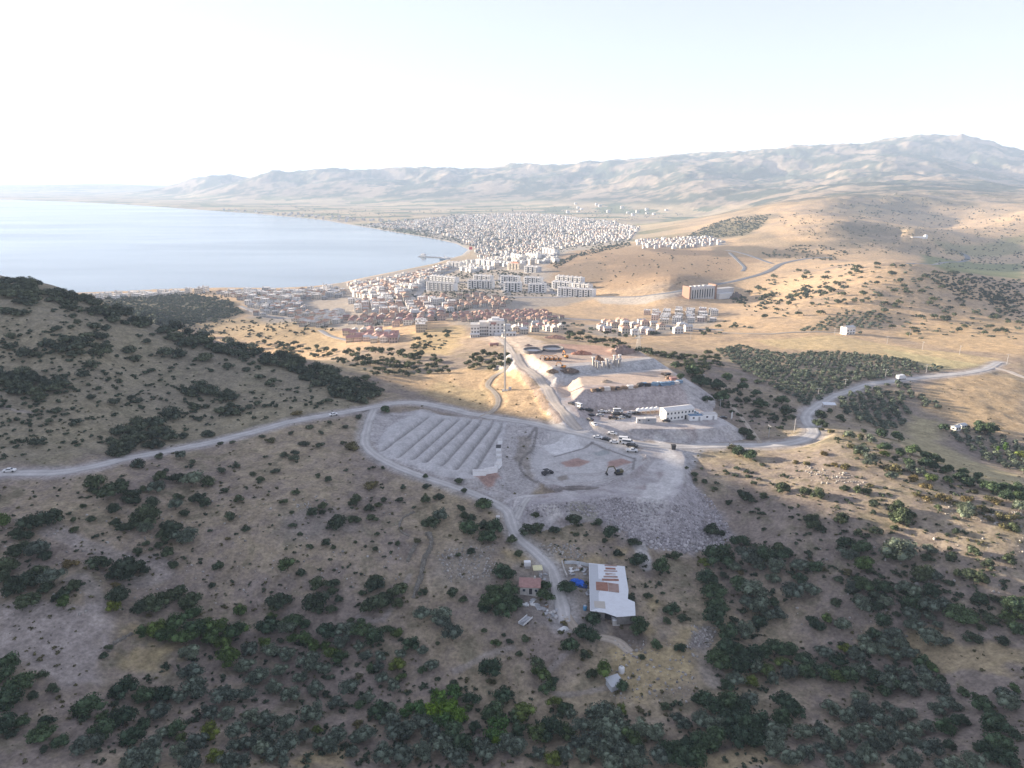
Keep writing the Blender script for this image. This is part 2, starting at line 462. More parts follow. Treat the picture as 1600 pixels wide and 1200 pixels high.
# ------------------------------------------------------------------ painted ground cover
# mountains and far hills
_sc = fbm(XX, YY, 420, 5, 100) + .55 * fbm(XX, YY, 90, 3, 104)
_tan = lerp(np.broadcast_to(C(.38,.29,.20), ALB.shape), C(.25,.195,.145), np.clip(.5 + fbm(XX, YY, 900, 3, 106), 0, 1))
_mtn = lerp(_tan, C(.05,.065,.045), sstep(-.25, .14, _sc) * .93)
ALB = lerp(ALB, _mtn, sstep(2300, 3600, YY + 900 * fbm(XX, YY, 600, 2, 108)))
# plain: patchwork of fields
ca, sa = math.cos(.35), math.sin(.35)
rx = XX * ca + YY * sa + 30 * fbm(XX, YY, 300, 2, 110); ry = -XX * sa + YY * ca
iy = np.floor(ry / 170.).astype(int); ix = np.floor((rx + (iy * 97 % 160)) / 240.).astype(int)
hsh = _perm[(_perm[ix & 4095] + iy) & 4095] % 8
PAL = np.array([(.42,.33,.21),(.17,.18,.10),(.46,.36,.23),(.30,.24,.17),(.12,.14,.08),(.38,.31,.21),(.22,.22,.13),(.44,.35,.22)])
fieldc = PAL[hsh]
fm = (1 - sstep(25, 70, ZZ)) * sstep(1600, 2300, YY) * (sd_sea > 0)
ALB = lerp(ALB, fieldc, fm * .9)
ALB = lerp(ALB, C(.42,.375,.32), (1 - sstep(5, 18, sd_sea)) * (sd_sea > -60) * (YY > 1000))
# town ground
for px in ([(385,470),(545,440),(700,410),(800,395),(960,385),(900,400),(850,440),(930,465),(860,480),(700,500),(560,515),(470,512),(390,498)], [(560,353),(720,336),(960,345),(1000,356),(985,378),(850,398),(742,398),(742,386),(640,359)], [(1000,376),(1110,370),(1135,383),(1000,391)], [(905,508),(1115,488),(1120,506),(1030,524),(940,525)], [(690,493),(850,487),(890,505),(870,525),(720,510)]):
    paint(px, C(.30,.28,.255), 12, .75, 18, 60)
paint([(890,392),(1000,385),(1110,390),(1180,405),(1150,430),(1060,445),(960,452),(880,440),(850,418)], C(.31,.215,.135), 20, .8, 40, 120)
paint([(860,425),(930,400),(960,430),(930,450),(880,445)], C(.17,.135,.10), 20, .6, 40, 90, seed=71)
paint([(930,395),(1010,400),(1030,430),(970,440)], C(.20,.145,.10), 20, .5, 60, 70, seed=73)
paint([(1110,388),(1130,383),(1210,388),(1300,398),(1310,406),(1240,402),(1195,405),(1115,400)], C(.13,.11,.085), 15, .8, 30, 60, seed=72)
paint([(1000,389),(1090,391),(1150,392),(1150,398),(1050,399)], C(.16,.12,.09), 10, .7, 14, 40)
paint([(1305,355),(1340,342),(1400,352),(1480,372),(1430,378),(1330,368)], C(.21,.17,.125), 30, .35, 50, 90)
paint([(1400,318),(1460,322),(1470,342),(1410,340)], C(.20,.165,.125), 30, .4, 60, 120)
paint([(1440,398),(1600,410),(1600,436),(1470,424)], C(.17,.20,.09), 15, .85, 20, 90)
paint([(1460,376),(1600,366),(1600,392),(1480,396)], C(.18,.20,.10), 15, .6, 30, 90)
paint([(1070,372),(1110,351),(1150,339),(1205,335),(1190,355),(1165,368)], C(.10,.10,.06), 20, .8, 20, 60)
paint([(150,467),(290,459),(360,471),(382,490),(335,503),(240,510),(190,492)], C(.10,.10,.065), 15, .9, 20, 60, ymin=800)
for i in range(26):
    a = _perm[i] / 4096.; b_ = _perm[i + 300] / 4096.; u = 1150 + 440 * a; v = 318 + 75 * b_; w_ = 16 + 40 * _perm[i + 700] / 4096.
    paint([(u - w_, v), (u - w_ * .3, v - w_ * .16), (u + w_, v - w_ * .1), (u + w_ * .9, v + w_ * .1), (u, v + w_ * .16)], C(.18,.155,.11) if i % 3 else C(.44,.33,.21), 18, .5, 40, 50, seed=140 + i)
paint([(280,507),(400,497),(520,503),(532,543),(470,540),(400,530),(320,520)], C(.30,.235,.14), 12, .6, 20, 60)
paint([(-40,430),(110,455),(300,526),(560,600),(600,632),(400,672),(200,712),(-40,735)], C(.235,.215,.145), 5, .6, 14, 30)
# straw fields on the right
STRAW = C(.46,.355,.20)
paint([(1180,532),(1300,523),(1450,547),(1560,560),(1540,573),(1480,576),(1330,548),(1230,545)], STRAW, 5, .85, 6, 40)
paint([(1380,545),(1450,556),(1540,572),(1470,580),(1400,562)], C(.40,.36,.20), 4, .6, 5, 40)
paint([(1380,520),(1500,498),(1600,502),(1600,555),(1500,548)], C(.47,.335,.19), 8, .75, 10, 60)
paint([(1450,597),(1540,582),(1600,600),(1600,690),(1540,672),(1480,655),(1440,640)], C(.44,.32,.19), 5, .85, 5, 40)
paint([(1425,650),(1475,660),(1470,690),(1510,715),(1600,745),(1600,765),(1520,745),(1440,715),(1400,690)], C(.36,.31,.185), 5, .85, 6, 30)
paint([(600,590),(720,575),(800,570),(860,610),(890,650),(820,655),(700,632)], C(.47,.335,.20), 4, .85, 6, 30)
paint([(690,595),(760,610),(765,640),(700,632),(660,615)], C(.36,.29,.17), 4, .6, 6, 20)
paint([(640,520),(720,508),(730,525),(700,555),(650,550)], C(.44,.33,.18), 6, .8, 10, 40)
# shaded side: bare earth, straw, dark litter
BARE = C(.32,.28,.255)
paint([(0,948),(60,938),(150,952),(172,1000),(150,1062),(100,1078),(20,1034),(-20,1020)], BARE, 2.5, .85, 6, 14)
for px, w in (([(80,826),(120,846),(170,866),(240,880),(250,900),(200,910)], 3.5), ([(120,905),(145,925),(150,945)], 3.5), ([(0,632),(20,640),(50,645)], 1.2), ([(640,900),(600,965),(560,965)], 1.0), ([(712,1048),(760,1025),(800,1012)], 1.2), ([(900,1010),(850,1060),(880,1085),(950,1075)], 1.0), ([(1085,1010),(1105,1030),(1120,1060)], 4)):
    stroke(px, C(.31,.275,.25), w, .6)
for px in ([(168,984),(198,984),(205,1000),(170,1012)], [(182,1022),(240,998),(282,1014),(262,1036),(192,1036)], [(1008,938),(1035,942),(1030,972),(1008,992)], [(955,1015),(1080,990),(1092,1062),(1000,1092),(945,1052)], [(1085,1192),(1200,1162),(1230,1200),(1080,1210)], [(455,1190),(520,1168),(575,1180),(540,1205)], [(780,862),(860,870),(930,872),(980,860),(960,880),(830,890)], [(1330,1000),(1420,985),(1600,1010),(1600,1060),(1480,1040)]):
    paint(px, C(.40,.315,.165), 2.5, .55, 7, 8)
paint([(955,975),(1002,985),(1012,1002),(985,1018),(958,1002)], C(.125,.105,.095), 1.5, .85, 3, 6)
paint([(1080,990),(1110,975),(1122,990),(1100,1015),(1080,1010)], C(.24,.22,.215), 1.5, .8, 2, 5)
paint([(860,880),(920,880),(925,955),(960,985),(930,1010),(890,980),(870,930)], C(.26,.235,.21), 2, .8, 4, 9)
paint([(805,880),(860,885),(866,950),(875,970),(830,980),(810,950)], C(.25,.225,.205), 2, .7, 4, 9)
paint([(440,800),(530,790),(560,830),(500,850),(430,830)], C(.255,.225,.21), 4, .6, 8, 14)
paint([(695,860),(780,850),(790,900),(720,915),(680,900)], C(.26,.23,.19), 4, .7, 8, 10)
# cut bank above the road
m = window(R_MAIN, 14); d, par = line_d(XX[m], YY[m], R_MAIN)
ALB[m] = lerp(ALB[m], C(.38,.35,.335), (1 - sstep(3.5, 8.5, d + 1.6 * fbm(XX[m], YY[m], 9, 3, 81))) * .75)
m = window(R_LOOP, 12); d, par = line_d(XX[m], YY[m], R_LOOP)
ALB[m] = lerp(ALB[m], C(.39,.37,.355), (1 - sstep(2.5, 6.5, d + 1.4 * fbm(XX[m], YY[m], 9, 3, 82))) * .7)
# worked ground
sn = fbm(XX, YY, 18, 4, 130); s2 = fbm(XX, YY, 5, 3, 131)
worked = lerp(np.broadcast_to(C(.36,.335,.33), ALB.shape), C(.49,.465,.45), np.clip(.5 + 1.2 * sn + .4 * s2, 0, 1))
worked = lerp(worked, C(.31,.265,.255), sstep(.05, .5, fbm(XX, YY, 11, 4, 133)) * .75)
ALB = lerp(ALB, worked, (1 - sstep(-.2, 2.2, SITE + 1.2 * s2)) * (YY < 700))
paint([(583,648),(660,640),(800,660),(862,674),(850,690),(840,762),(800,792),(742,757),(680,737),(600,708),(574,684)], C(.42,.40,.395), 2, .85, 4, 10)
paint([(812,682),(832,680),(828,715),(838,752),(820,745),(806,715)], C(.23,.20,.165), 1.5, .7, 3, 8)
paint([(604,668),(655,642),(700,650),(790,664),(783,700),(776,742),(735,748),(690,740),(640,724),(592,708),(590,690)], C(.50,.49,.48), 1.5, .6, 2, 8, z=105.4)
for a, b in (((668,650),(594,704)),((692,653),(622,712)),((716,654),(645,716)),((735,656),(664,720)),((752,657),(690,725)),((771,659),(712,731)),((784,664),(738,738))):
    stroke([a, b], C(.25,.235,.22), .8, .5, z=105.4)
paint([(838,705),(862,684),(900,680),(945,690),(985,702),(1006,716),(1000,735),(968,750),(930,758),(880,762),(842,750),(828,728)], C(.47,.455,.44), 2, .75, 3, 10, z=103.4)
paint([(845,697),(893,688),(912,700),(868,713)], C(.60,.585,.57), .5, .9, .3, 6, z=103.4)
for px in ([(876,722),(905,715),(920,721),(906,730),(884,729)], [(948,722),(970,716),(989,722),(966,730),(950,729)], [(742,752),(772,742),(782,750),(762,762)]): paint(px, C(.33,.195,.155), 1, .8, 1.5, 5, z=103.4)
paint([(925,708),(945,703),(956,708),(936,713)], C(.30,.32,.31), .6, .8, .6, 5, z=103.4)
paint([(870,745),(886,742),(890,749),(876,752)], C(.24,.21,.18), .8, .9, 1, 4, z=103.4)
for px in ([(866,713),(898,704),(925,696)], [(925,696),(960,706),(990,716)], [(992,715),(988,735)], [(826,690),(838,678),(832,705),(815,720),(815,735),(842,752)]): stroke(px, C(.16,.145,.135), .7, .7, z=103.6)
for px in ([(850,745),(900,752),(950,745),(985,725)], [(870,735),(930,738),(980,722)], [(650,738),(720,752),(790,775)], [(700,748),(760,756),(800,768),(850,772)], [(915,672),(960,684),(1030,690),(1060,700)], [(900,662),(980,656),(1100,660)]):
    stroke(px, C(.36,.33,.315), .5, .7, z=104); stroke([(u + 3, v + 2.5) for u, v in px], C(.36,.33,.315), .5, .7, z=104)
for px in ([(905,770),(935,766),(960,770)], [(1020,716),(1000,740),(975,752)]): stroke(px, C(.30,.27,.265), 1.4, .6, z=104)
for px in ([(1030,690),(1045,720),(1040,760),(1010,790)], [(1045,700),(1058,735),(1050,770)], [(830,770),(800,790),(806,812)], [(1020,760),(1000,800),(1010,840)]): stroke(px, C(.54,.52,.50), 2.6, .8, z=104)
paint([(800,792),(880,778),(960,768),(1000,785),(1012,830),(1035,800),(1050,778),(1078,742),(1148,835),(1085,868),(1000,852),(930,815),(820,808)], C(.335,.31,.315), 3, .8, 5, 9)
paint([(1000,776),(1045,782),(1030,830),(1005,845),(985,800)], C(.46,.435,.425), 3, .5, 4, 8)
paint([(845,790),(870,788),(880,806),(860,810)], C(.50,.47,.44), 1, .8, 1, 5)
paint([(886,786),(935,790),(930,815),(895,812)], C(.31,.295,.24), 1, .75, 1.5, 5)
paint([(1062,700),(1100,702),(1085,730),(1066,735)], C(.37,.36,.36), 1.5, .8, 2, 6)
paint([(872,588),(1045,576),(1064,590),(1058,602),(990,604),(930,608),(880,610),(866,600)], C(.52,.405,.315), 2, .9, 2, 12, z=114.5)
paint([(812,548),(850,538),(930,540),(1000,552),(1022,560),(960,567),(880,574),(858,576)], C(.50,.385,.30), 2, .9, 3, 12, z=117.5)
paint([(862,532),(905,527),(960,534),(1000,548),(960,556),(880,545)], C(.42,.265,.20), 2, .8, 4, 9, z=118)
paint([(858,575),(1030,560),(1046,574),(872,588)], C(.42,.415,.41), 1.5, .8, 1.5, 9, z=116)
paint([(880,612),(990,606),(1060,604),(1095,632),(985,640),(900,646)], C(.375,.315,.30), 2, .7, 4, 9, z=112)
for i in range(16):
    u = 905 + i * 11; stroke([(u, 610), (u - 4 + (i % 3) * 3, 637)], C(.44,.385,.36), .7, .5, z=112)
paint([(740,530),(800,518),(850,535),(815,560),(800,540)], C(.50,.42,.35), 3, .75, 4, 14)
paint([(735,520),(770,532),(740,550),(715,530)], C(.40,.30,.22), 4, .5, 5, 14)
stroke([(796,550),(815,577),(836,607),(856,637),(876,657)], C(.25,.195,.165), 2.2, .8)
paint([(930,466),(1010,462),(1080,458),(1120,466),(1010,474),(940,474)], C(.46,.42,.37), 6, .8, 8, 40)
# ------------------------------------------------------------------ plants
def leaf_mat(name, c, hue=.03, var=.55, rnd=.25):
    m, nt, b = new_mat(name)
    oi = nd(nt, 'ShaderNodeObjectInfo'); geo = nd(nt, 'ShaderNodeNewGeometry'); tc = nd(nt, 'ShaderNodeTexCoord')
    rgb = nd(nt, 'ShaderNodeRGB'); rgb.outputs[0].default_value = (*c, 1)
    hs = nd(nt, 'ShaderNodeHueSaturation'); nt.links.new(rgb.outputs[0], hs.inputs['Color'])
    nt.links.new(maprange(nt, oi.outputs['Random'], 0, 1, .5 - hue, .5 + hue), hs.inputs['Hue'])
    nt.links.new(maprange(nt, oi.outputs['Random'], 0, 1, 1.1, .75), hs.inputs['Saturation'])
    v = scaled(nt, hs.outputs[0], maprange(nt, geo.outputs['Random Per Island'], 0, 1, 1 - var, 1 + var))
    v = scaled(nt, v, maprange(nt, oi.outputs['Random'], 0, 1, 1 + rnd, 1 - rnd))
    v = scaled(nt, v, maprange(nt, noise(nt, .35, 3, geo.outputs['Position']), .3, .7, .72, 1.28))
    nt.links.new(v, b.inputs['Base Color'])
    b.inputs['Roughness'].default_value = .75; b.inputs['Specular IOR Level'].default_value = .12
    return m

LEAF = {
 's': leaf_mat('shrub_leaves', (.072, .097, .056)), 'h': leaf_mat('hill_shrub_leaves', (.085, .104, .068)),
 'o': leaf_mat('olive_leaves', (.122, .152, .110)), 'k': leaf_mat('broadleaf_leaves', (.064, .102, .054)),
 'p': leaf_mat('pine_leaves', (.075, .122, .040)), 'g': leaf_mat('fresh_leaves', (.098, .135, .034)),
 'v': leaf_mat('vine_leaves', (.088, .175, .032)), 'y': leaf_mat('dry_or_sunlit_leaves', (.135, .122, .055)),  # yellowish leaves also paint sunlight onto ordinary bushes of the bright ridge
 'a': leaf_mat('far_tree_leaves', (.072, .092, .050)),
}
M_BARK = plain_mat('bark', (.16, .125, .095), .2, 4)

_oct = np.array([(1,0,0),(-1,0,0),(0,1,0),(0,-1,0),(0,0,1),(0,0,-1)], float)
_octf = [(0,2,4),(2,1,4),(1,3,4),(3,0,4),(2,0,5),(1,2,5),(3,1,5),(0,3,5)]
def icos(sub):
    V = [tuple(p) for p in _oct]; Fc = list(_octf)
    for _ in range(sub):
        cache = {}; nf = []
        def mid(i, j):
            k = (min(i, j), max(i, j))
            if k not in cache:
                p = np.array(V[i]) + np.array(V[j]); p /= np.linalg.norm(p); V.append(tuple(p)); cache[k] = len(V) - 1
            return cache[k]
        for a, b_, c in Fc:
            x, y, z = mid(a, b_), mid(b_, c), mid(c, a)
            nf += [(a, x, z), (x, b_, y), (z, y, c), (x, y, z)]
        Fc = nf
    return np.array(V), np.array(Fc)
ICO1 = icos(1); ICO2 = icos(2)

def crown_arrays(rng, lobes, cards, card, zlo=.0, zr=.75, spread=.72, lobe=(.32, .48), flat=1.0):
    """unit-radius crown standing on z=0 (shrub) or above zlo: lobes of leaf clumps with a dense core"""
    V, F3 = [], []; n = 0
    cents = []
    for i in range(lobes):
        for _ in range(30):
            a = rng.uniform(0, 2 * math.pi); r = spread * math.sqrt(rng.uniform(0, 1)) if i else 0
            c = np.array([r * math.cos(a), r * math.sin(a), 0]); h = math.sqrt(max(0, 1 - (r / 1.02) ** 2))
            c[2] = zlo + zr * (rng.uniform(.25, .72) * h + .12)
            if all(np.linalg.norm(c - q[0]) > .26 for q in cents): break
        cents.append((c, rng.uniform(*lobe)))
    for c, r in cents:
        iv, jf = ICO1
        q = iv * (r * .72) * np.array([1, 1, .82 * flat]) * (1 + .16 * rng.standard_normal((len(iv), 1))) + c
        q[:, 2] = np.maximum(q[:, 2], zlo * .8)
        V.append(q); F3.append(jf + n); n += len(q)
    per = cards // lobes
    for c, r in cents:
        d = rng.standard_normal((per, 3)); d[:, 2] = np.abs(d[:, 2]) * 1.0 - .28; d /= np.linalg.norm(d, axis=1)[:, None]
        p = c + d * np.array([1, 1, .85 * flat]) * r * rng.uniform(.84, 1.14, (per, 1))
        p[:, 2] = np.maximum(p[:, 2], zlo * .8 + .02)
        nrm = d + .75 * rng.standard_normal((per, 3)); nrm /= np.linalg.norm(nrm, axis=1)[:, None]
        t = np.cross(nrm, rng.standard_normal((per, 3))); t /= np.linalg.norm(t, axis=1)[:, None]
        b = np.cross(nrm, t); s = card * rng.uniform(.6, 1.3, (per, 1))
        tri = np.stack([p + t * s, p - t * s * .6 + b * s * .8, p - t * s * .5 - b * s * .8, p - t * s * .1 + nrm * s * .7], 1)
        base = n + np.arange(per)[:, None] * 4
        V.append(tri.reshape(-1, 3)); F3.append(np.concatenate([base + np.array([0, 1, 2]), base + np.array([0, 3, 1])])); n += per * 4
    return np.concatenate(V), np.concatenate(F3)

def tube(path, radii, k=6):
    V, F = [], []
    path = np.asarray(path, float)
    for i, (p, r) in enumerate(zip(path, radii)):
        d = path[min(i + 1, len(path) - 1)] - path[max(i - 1, 0)]; d /= np.linalg.norm(d) + 1e-9
        u = np.cross(d, (1, 0, 0) if abs(d[0]) < .9 else (0, 1, 0)); u /= np.linalg.norm(u); w = np.cross(d, u)
        for j in range(k):
            a = 2 * math.pi * j / k; V.append(p + r * (math.cos(a) * u + math.sin(a) * w))
    for i in range(len(path) - 1):
        for j in range(k):
            F.append((i * k + j, i * k + (j + 1) % k, (i + 1) * k + (j + 1) % k, (i + 1) * k + j))
    return np.array(V), F

def trunk_mesh(rng, zlo):
    Vs, Fs, n = [], [], 0
    top = np.array([rng.uniform(-.06, .06), rng.uniform(-.06, .06), zlo + .12])
    paths = [([(0, 0, -.12), (.02, .01, zlo * .5), tuple(top)], (.085, .065, .05))]
    for i in range(4):
        a = i * 1.57 + rng.uniform(-.4, .4); e = top + np.array([math.cos(a) * .42, math.sin(a) * .42, rng.uniform(.18, .34)])
        paths.append(([tuple(top - (0, 0, .04)), tuple((top + e) / 2 + (0, 0, .04)), tuple(e)], (.042, .03, .015)))
    for p, r in paths:
        v, f = tube(p, r, 5); Vs.append(v); Fs += [tuple(i + n for i in q) for q in f]; n += len(v)
    return np_mesh('trunk', np.concatenate(Vs), np.array(Fs), [M_BARK], smooth=True)

def proto(kind, n, lobes, cards, card, zlo, zr, **k):
    out = []
    for i in range(n):
        rng = np.random.default_rng(hash_of(kind) + i)
        v, f = crown_arrays(rng, lobes, cards, card, zlo, zr, **k)
        cm = np_mesh(KNAME[kind] + ('_crown' if zlo > .1 else ''), v, f, [LEAF[kind]])
        out.append((cm, trunk_mesh(rng, zlo) if zlo > .1 else None))
    return out
def hash_of(s): return sum(ord(c) * 131 ** i for i, c in enumerate(s)) % 99991
KNAME = {'s': 'evergreen_shrub', 'h': 'hillside_shrub', 'o': 'olive_tree', 'k': 'broadleaf_tree', 'p': 'pine_tree', 'g': 'green_tree', 'v': 'climbing_vine', 'y': 'dry_or_sunlit_bush', 'r': 'orchard_tree', 'a': 'field_tree', 'w': 'poplar_tree'}
LEAF['r'] = LEAF['o']; LEAF['w'] = LEAF['v']
PROTO = {
 's': proto('s', 5, 9, 760, .078, 0, 1.12, lobe=(.30, .46)), 'h': proto('h', 5, 8, 420, .085, 0, .95, lobe=(.32, .48)),
 'o': proto('o', 5, 11, 900, .074, .22, 1.0, spread=.66, lobe=(.30, .46)), 'k': proto('k', 5, 11, 900, .078, .14, 1.1, lobe=(.30, .46)),
 'p': proto('p', 4, 10, 840, .074, .14, 1.2, spread=.6), 'g': proto('g', 4, 9, 620, .075, .14, 1.1),
 'v': proto('v', 4, 11, 620, .08, 0, .72, spread=.72, lobe=(.26, .4)), 'y': proto('y', 4, 7, 300, .09, 0, .7),
 'r': proto('r', 4, 6, 200, .12, .16, .8), 'a': proto('a', 4, 6, 200, .12, .14, .85), 'w': proto('w', 2, 9, 420, .09, .3, 3.6, spread=.35),
}
CATN = {'s': 'shrub', 'h': 'shrub', 'o': 'tree', 'k': 'tree', 'p': 'tree', 'g': 'tree', 'v': 'vine', 'y': 'bush', 'r': 'tree', 'a': 'tree', 'w': 'tree'}
KWORD = {'s': 'dark evergreen shrub', 'h': 'dull dark green shrub', 'o': 'grey-green olive-like tree', 'k': 'dark green broad-crowned tree', 'p': 'mid-green rounded pine-like tree', 'g': 'fresh green leafy tree', 'v': 'bright green sprawling vine mass', 'y': 'dry or sun-tinted yellowish bush', 'r': 'small round olive-green tree', 'a': 'small dark green tree', 'w': 'tall slim bright green poplar'}
_pc = {}
def plant(kind, loc, r, zone, label=None, hs=1.0, rng=RNG, parts=True):
    i = _pc.get(kind, 0); _pc[kind] = i + 1
    cm, tm = PROTO[kind][i % len(PROTO[kind])]
    asp = rng.uniform(.86, 1.14)
    sc = (r * asp, r / asp, r * hs * rng.uniform(.88, 1.12)); rz = rng.uniform(0, 6.28)
    if tm is None or not parts:
        o = bpy.data.objects.new(KNAME[kind], cm); COL.objects.link(o)
    else:
        o = bpy.data.objects.new(KNAME[kind], None); COL.objects.link(o)
        for nm, me in (('crown', cm), ('trunk', tm)):
            c = bpy.data.objects.new(nm, me); COL.objects.link(c); c.parent = o
    o.location = (loc[0], loc[1], loc[2] - .03 * r); o.scale = sc; o.rotation_euler = (0, 0, rz)
    lab = label or (KWORD[kind] + ' ' + zone)
    tag(o, lab, CATN[kind], None if label else (KWORD[kind] + 's ' + zone))
    return o

def depth_of(p): return p[:, 1] * math.cos(PITCH) - (p[:, 2] - H) * math.sin(PITCH)

def zone_of(u, v, r):
    size = 'small ' if r < 1.6 else 'large ' if r > 3.6 else ''
    if v < 738 and u < 620 and v < 741 - max(0, u - 60) * .17: z = 'on the shaded hill above the pale dirt road'
    elif v > 1035 and u < 1000: z = 'in the wooded hollow nearest the viewer' if u > 420 else 'in the near hollow below the bare left bank'
    elif v > 1035: z = 'in the near grove right of the farm'
    elif u < 420 and v > 930: z = 'at the edge of the bare eroded slope'
    elif u < 630 and v > 955: z = 'in the tree belt below the dry stony slope'
    elif u < 640: z = 'scattered on the dry slope below the road'
    elif u < 800: z = 'between the stone wall and the farm track'
    elif u < 1080 and v > 790: z = 'around the metal-roofed farm shed'
    elif v > 840: z = 'in the gully right of the rubble tip'
    elif u > 1290 and v < 830: z = 'along the sunlit ridge on the right'
    else: z = 'on the dry slope beyond the rubble tip'
    return z, size

def plant_list(rows, default='s'):
    rows = [(r + (default,) if len(r) == 3 else r) for r in rows]
    u = np.array([r[0] for r in rows], float); v = np.array([r[1] for r in rows], float); w = np.array([r[2] for r in rows], float)
    P = ground(u, np.minimum(v + w * .27, 1230))
    D = depth_of(P)
    for (a, b_, c, k), p, d in zip(rows, P, D):
        rad = max(c / 2 * d / FPX * 1.12, .5)
        if k in 'oknpgv' and rad < 1.5: k = 's' if k != 'g' else 'y'
        z, size = zone_of(a, b_, rad)
        key = (a, b_)
        if key in SPECIAL: plant(k, p, rad, '', SPECIAL[key])
        else:
            i = _pc.get(k, 0)
            o = plant(k, p, rad, z)
            o['label'] = size + KWORD[k] + ' ' + z; o['group'] = size + KWORD[k] + 's ' + z
SPECIAL = {
 (450,884): 'lone fresh green round tree on the dry slope left of the stone wall',
 (756,787): 'conical dark tree beside the bend of the farm track',
 (77,657): 'single tight dark shrub above the white car on the road',
 (128,585): 'oval dark shrub standing alone mid-slope on the shaded hill',
 (886,917): 'dark round tree beside the blue tarpaulin on the track edge',
 (1032,886): 'lone dark round tree right of the metal shed roof',
 (997,875): 'dark round tree just behind the top corner of the metal shed',
 (984,935): 'dark shrub growing in the notch of the metal shed roof',
 (945,1050): 'green round tree beside the small grey sheet hut',
 (1112,828): 'dark shrub growing on the rubble tip slope',
 (605,640): 'dark tree standing at the fork of the two dirt roads',
 (717,752): 'round dark bush on the edge of the loop road below the spoil rows',
 (1142,696): 'sunlit tan-green bush at the roadside below the terrace bank',
 (1568,697): 'taller of two slim bright green poplars in the right orchard',
 (1558,699): 'shorter of two slim bright green poplars in the right orchard',
 (774,1007): 'yellow-green bush on the bare slope below the big farm trees',
 (201,891): 'broad dark shrub mound beside the pale eroded path',
 (65,812): 'long dark shrub mound on the left slope under the road',
 (100,945): 'round olive-green shrub at the top of the bare eroded patch',
 (360,1030): 'large dome-shaped pine-like tree below the straw-coloured patch',
}
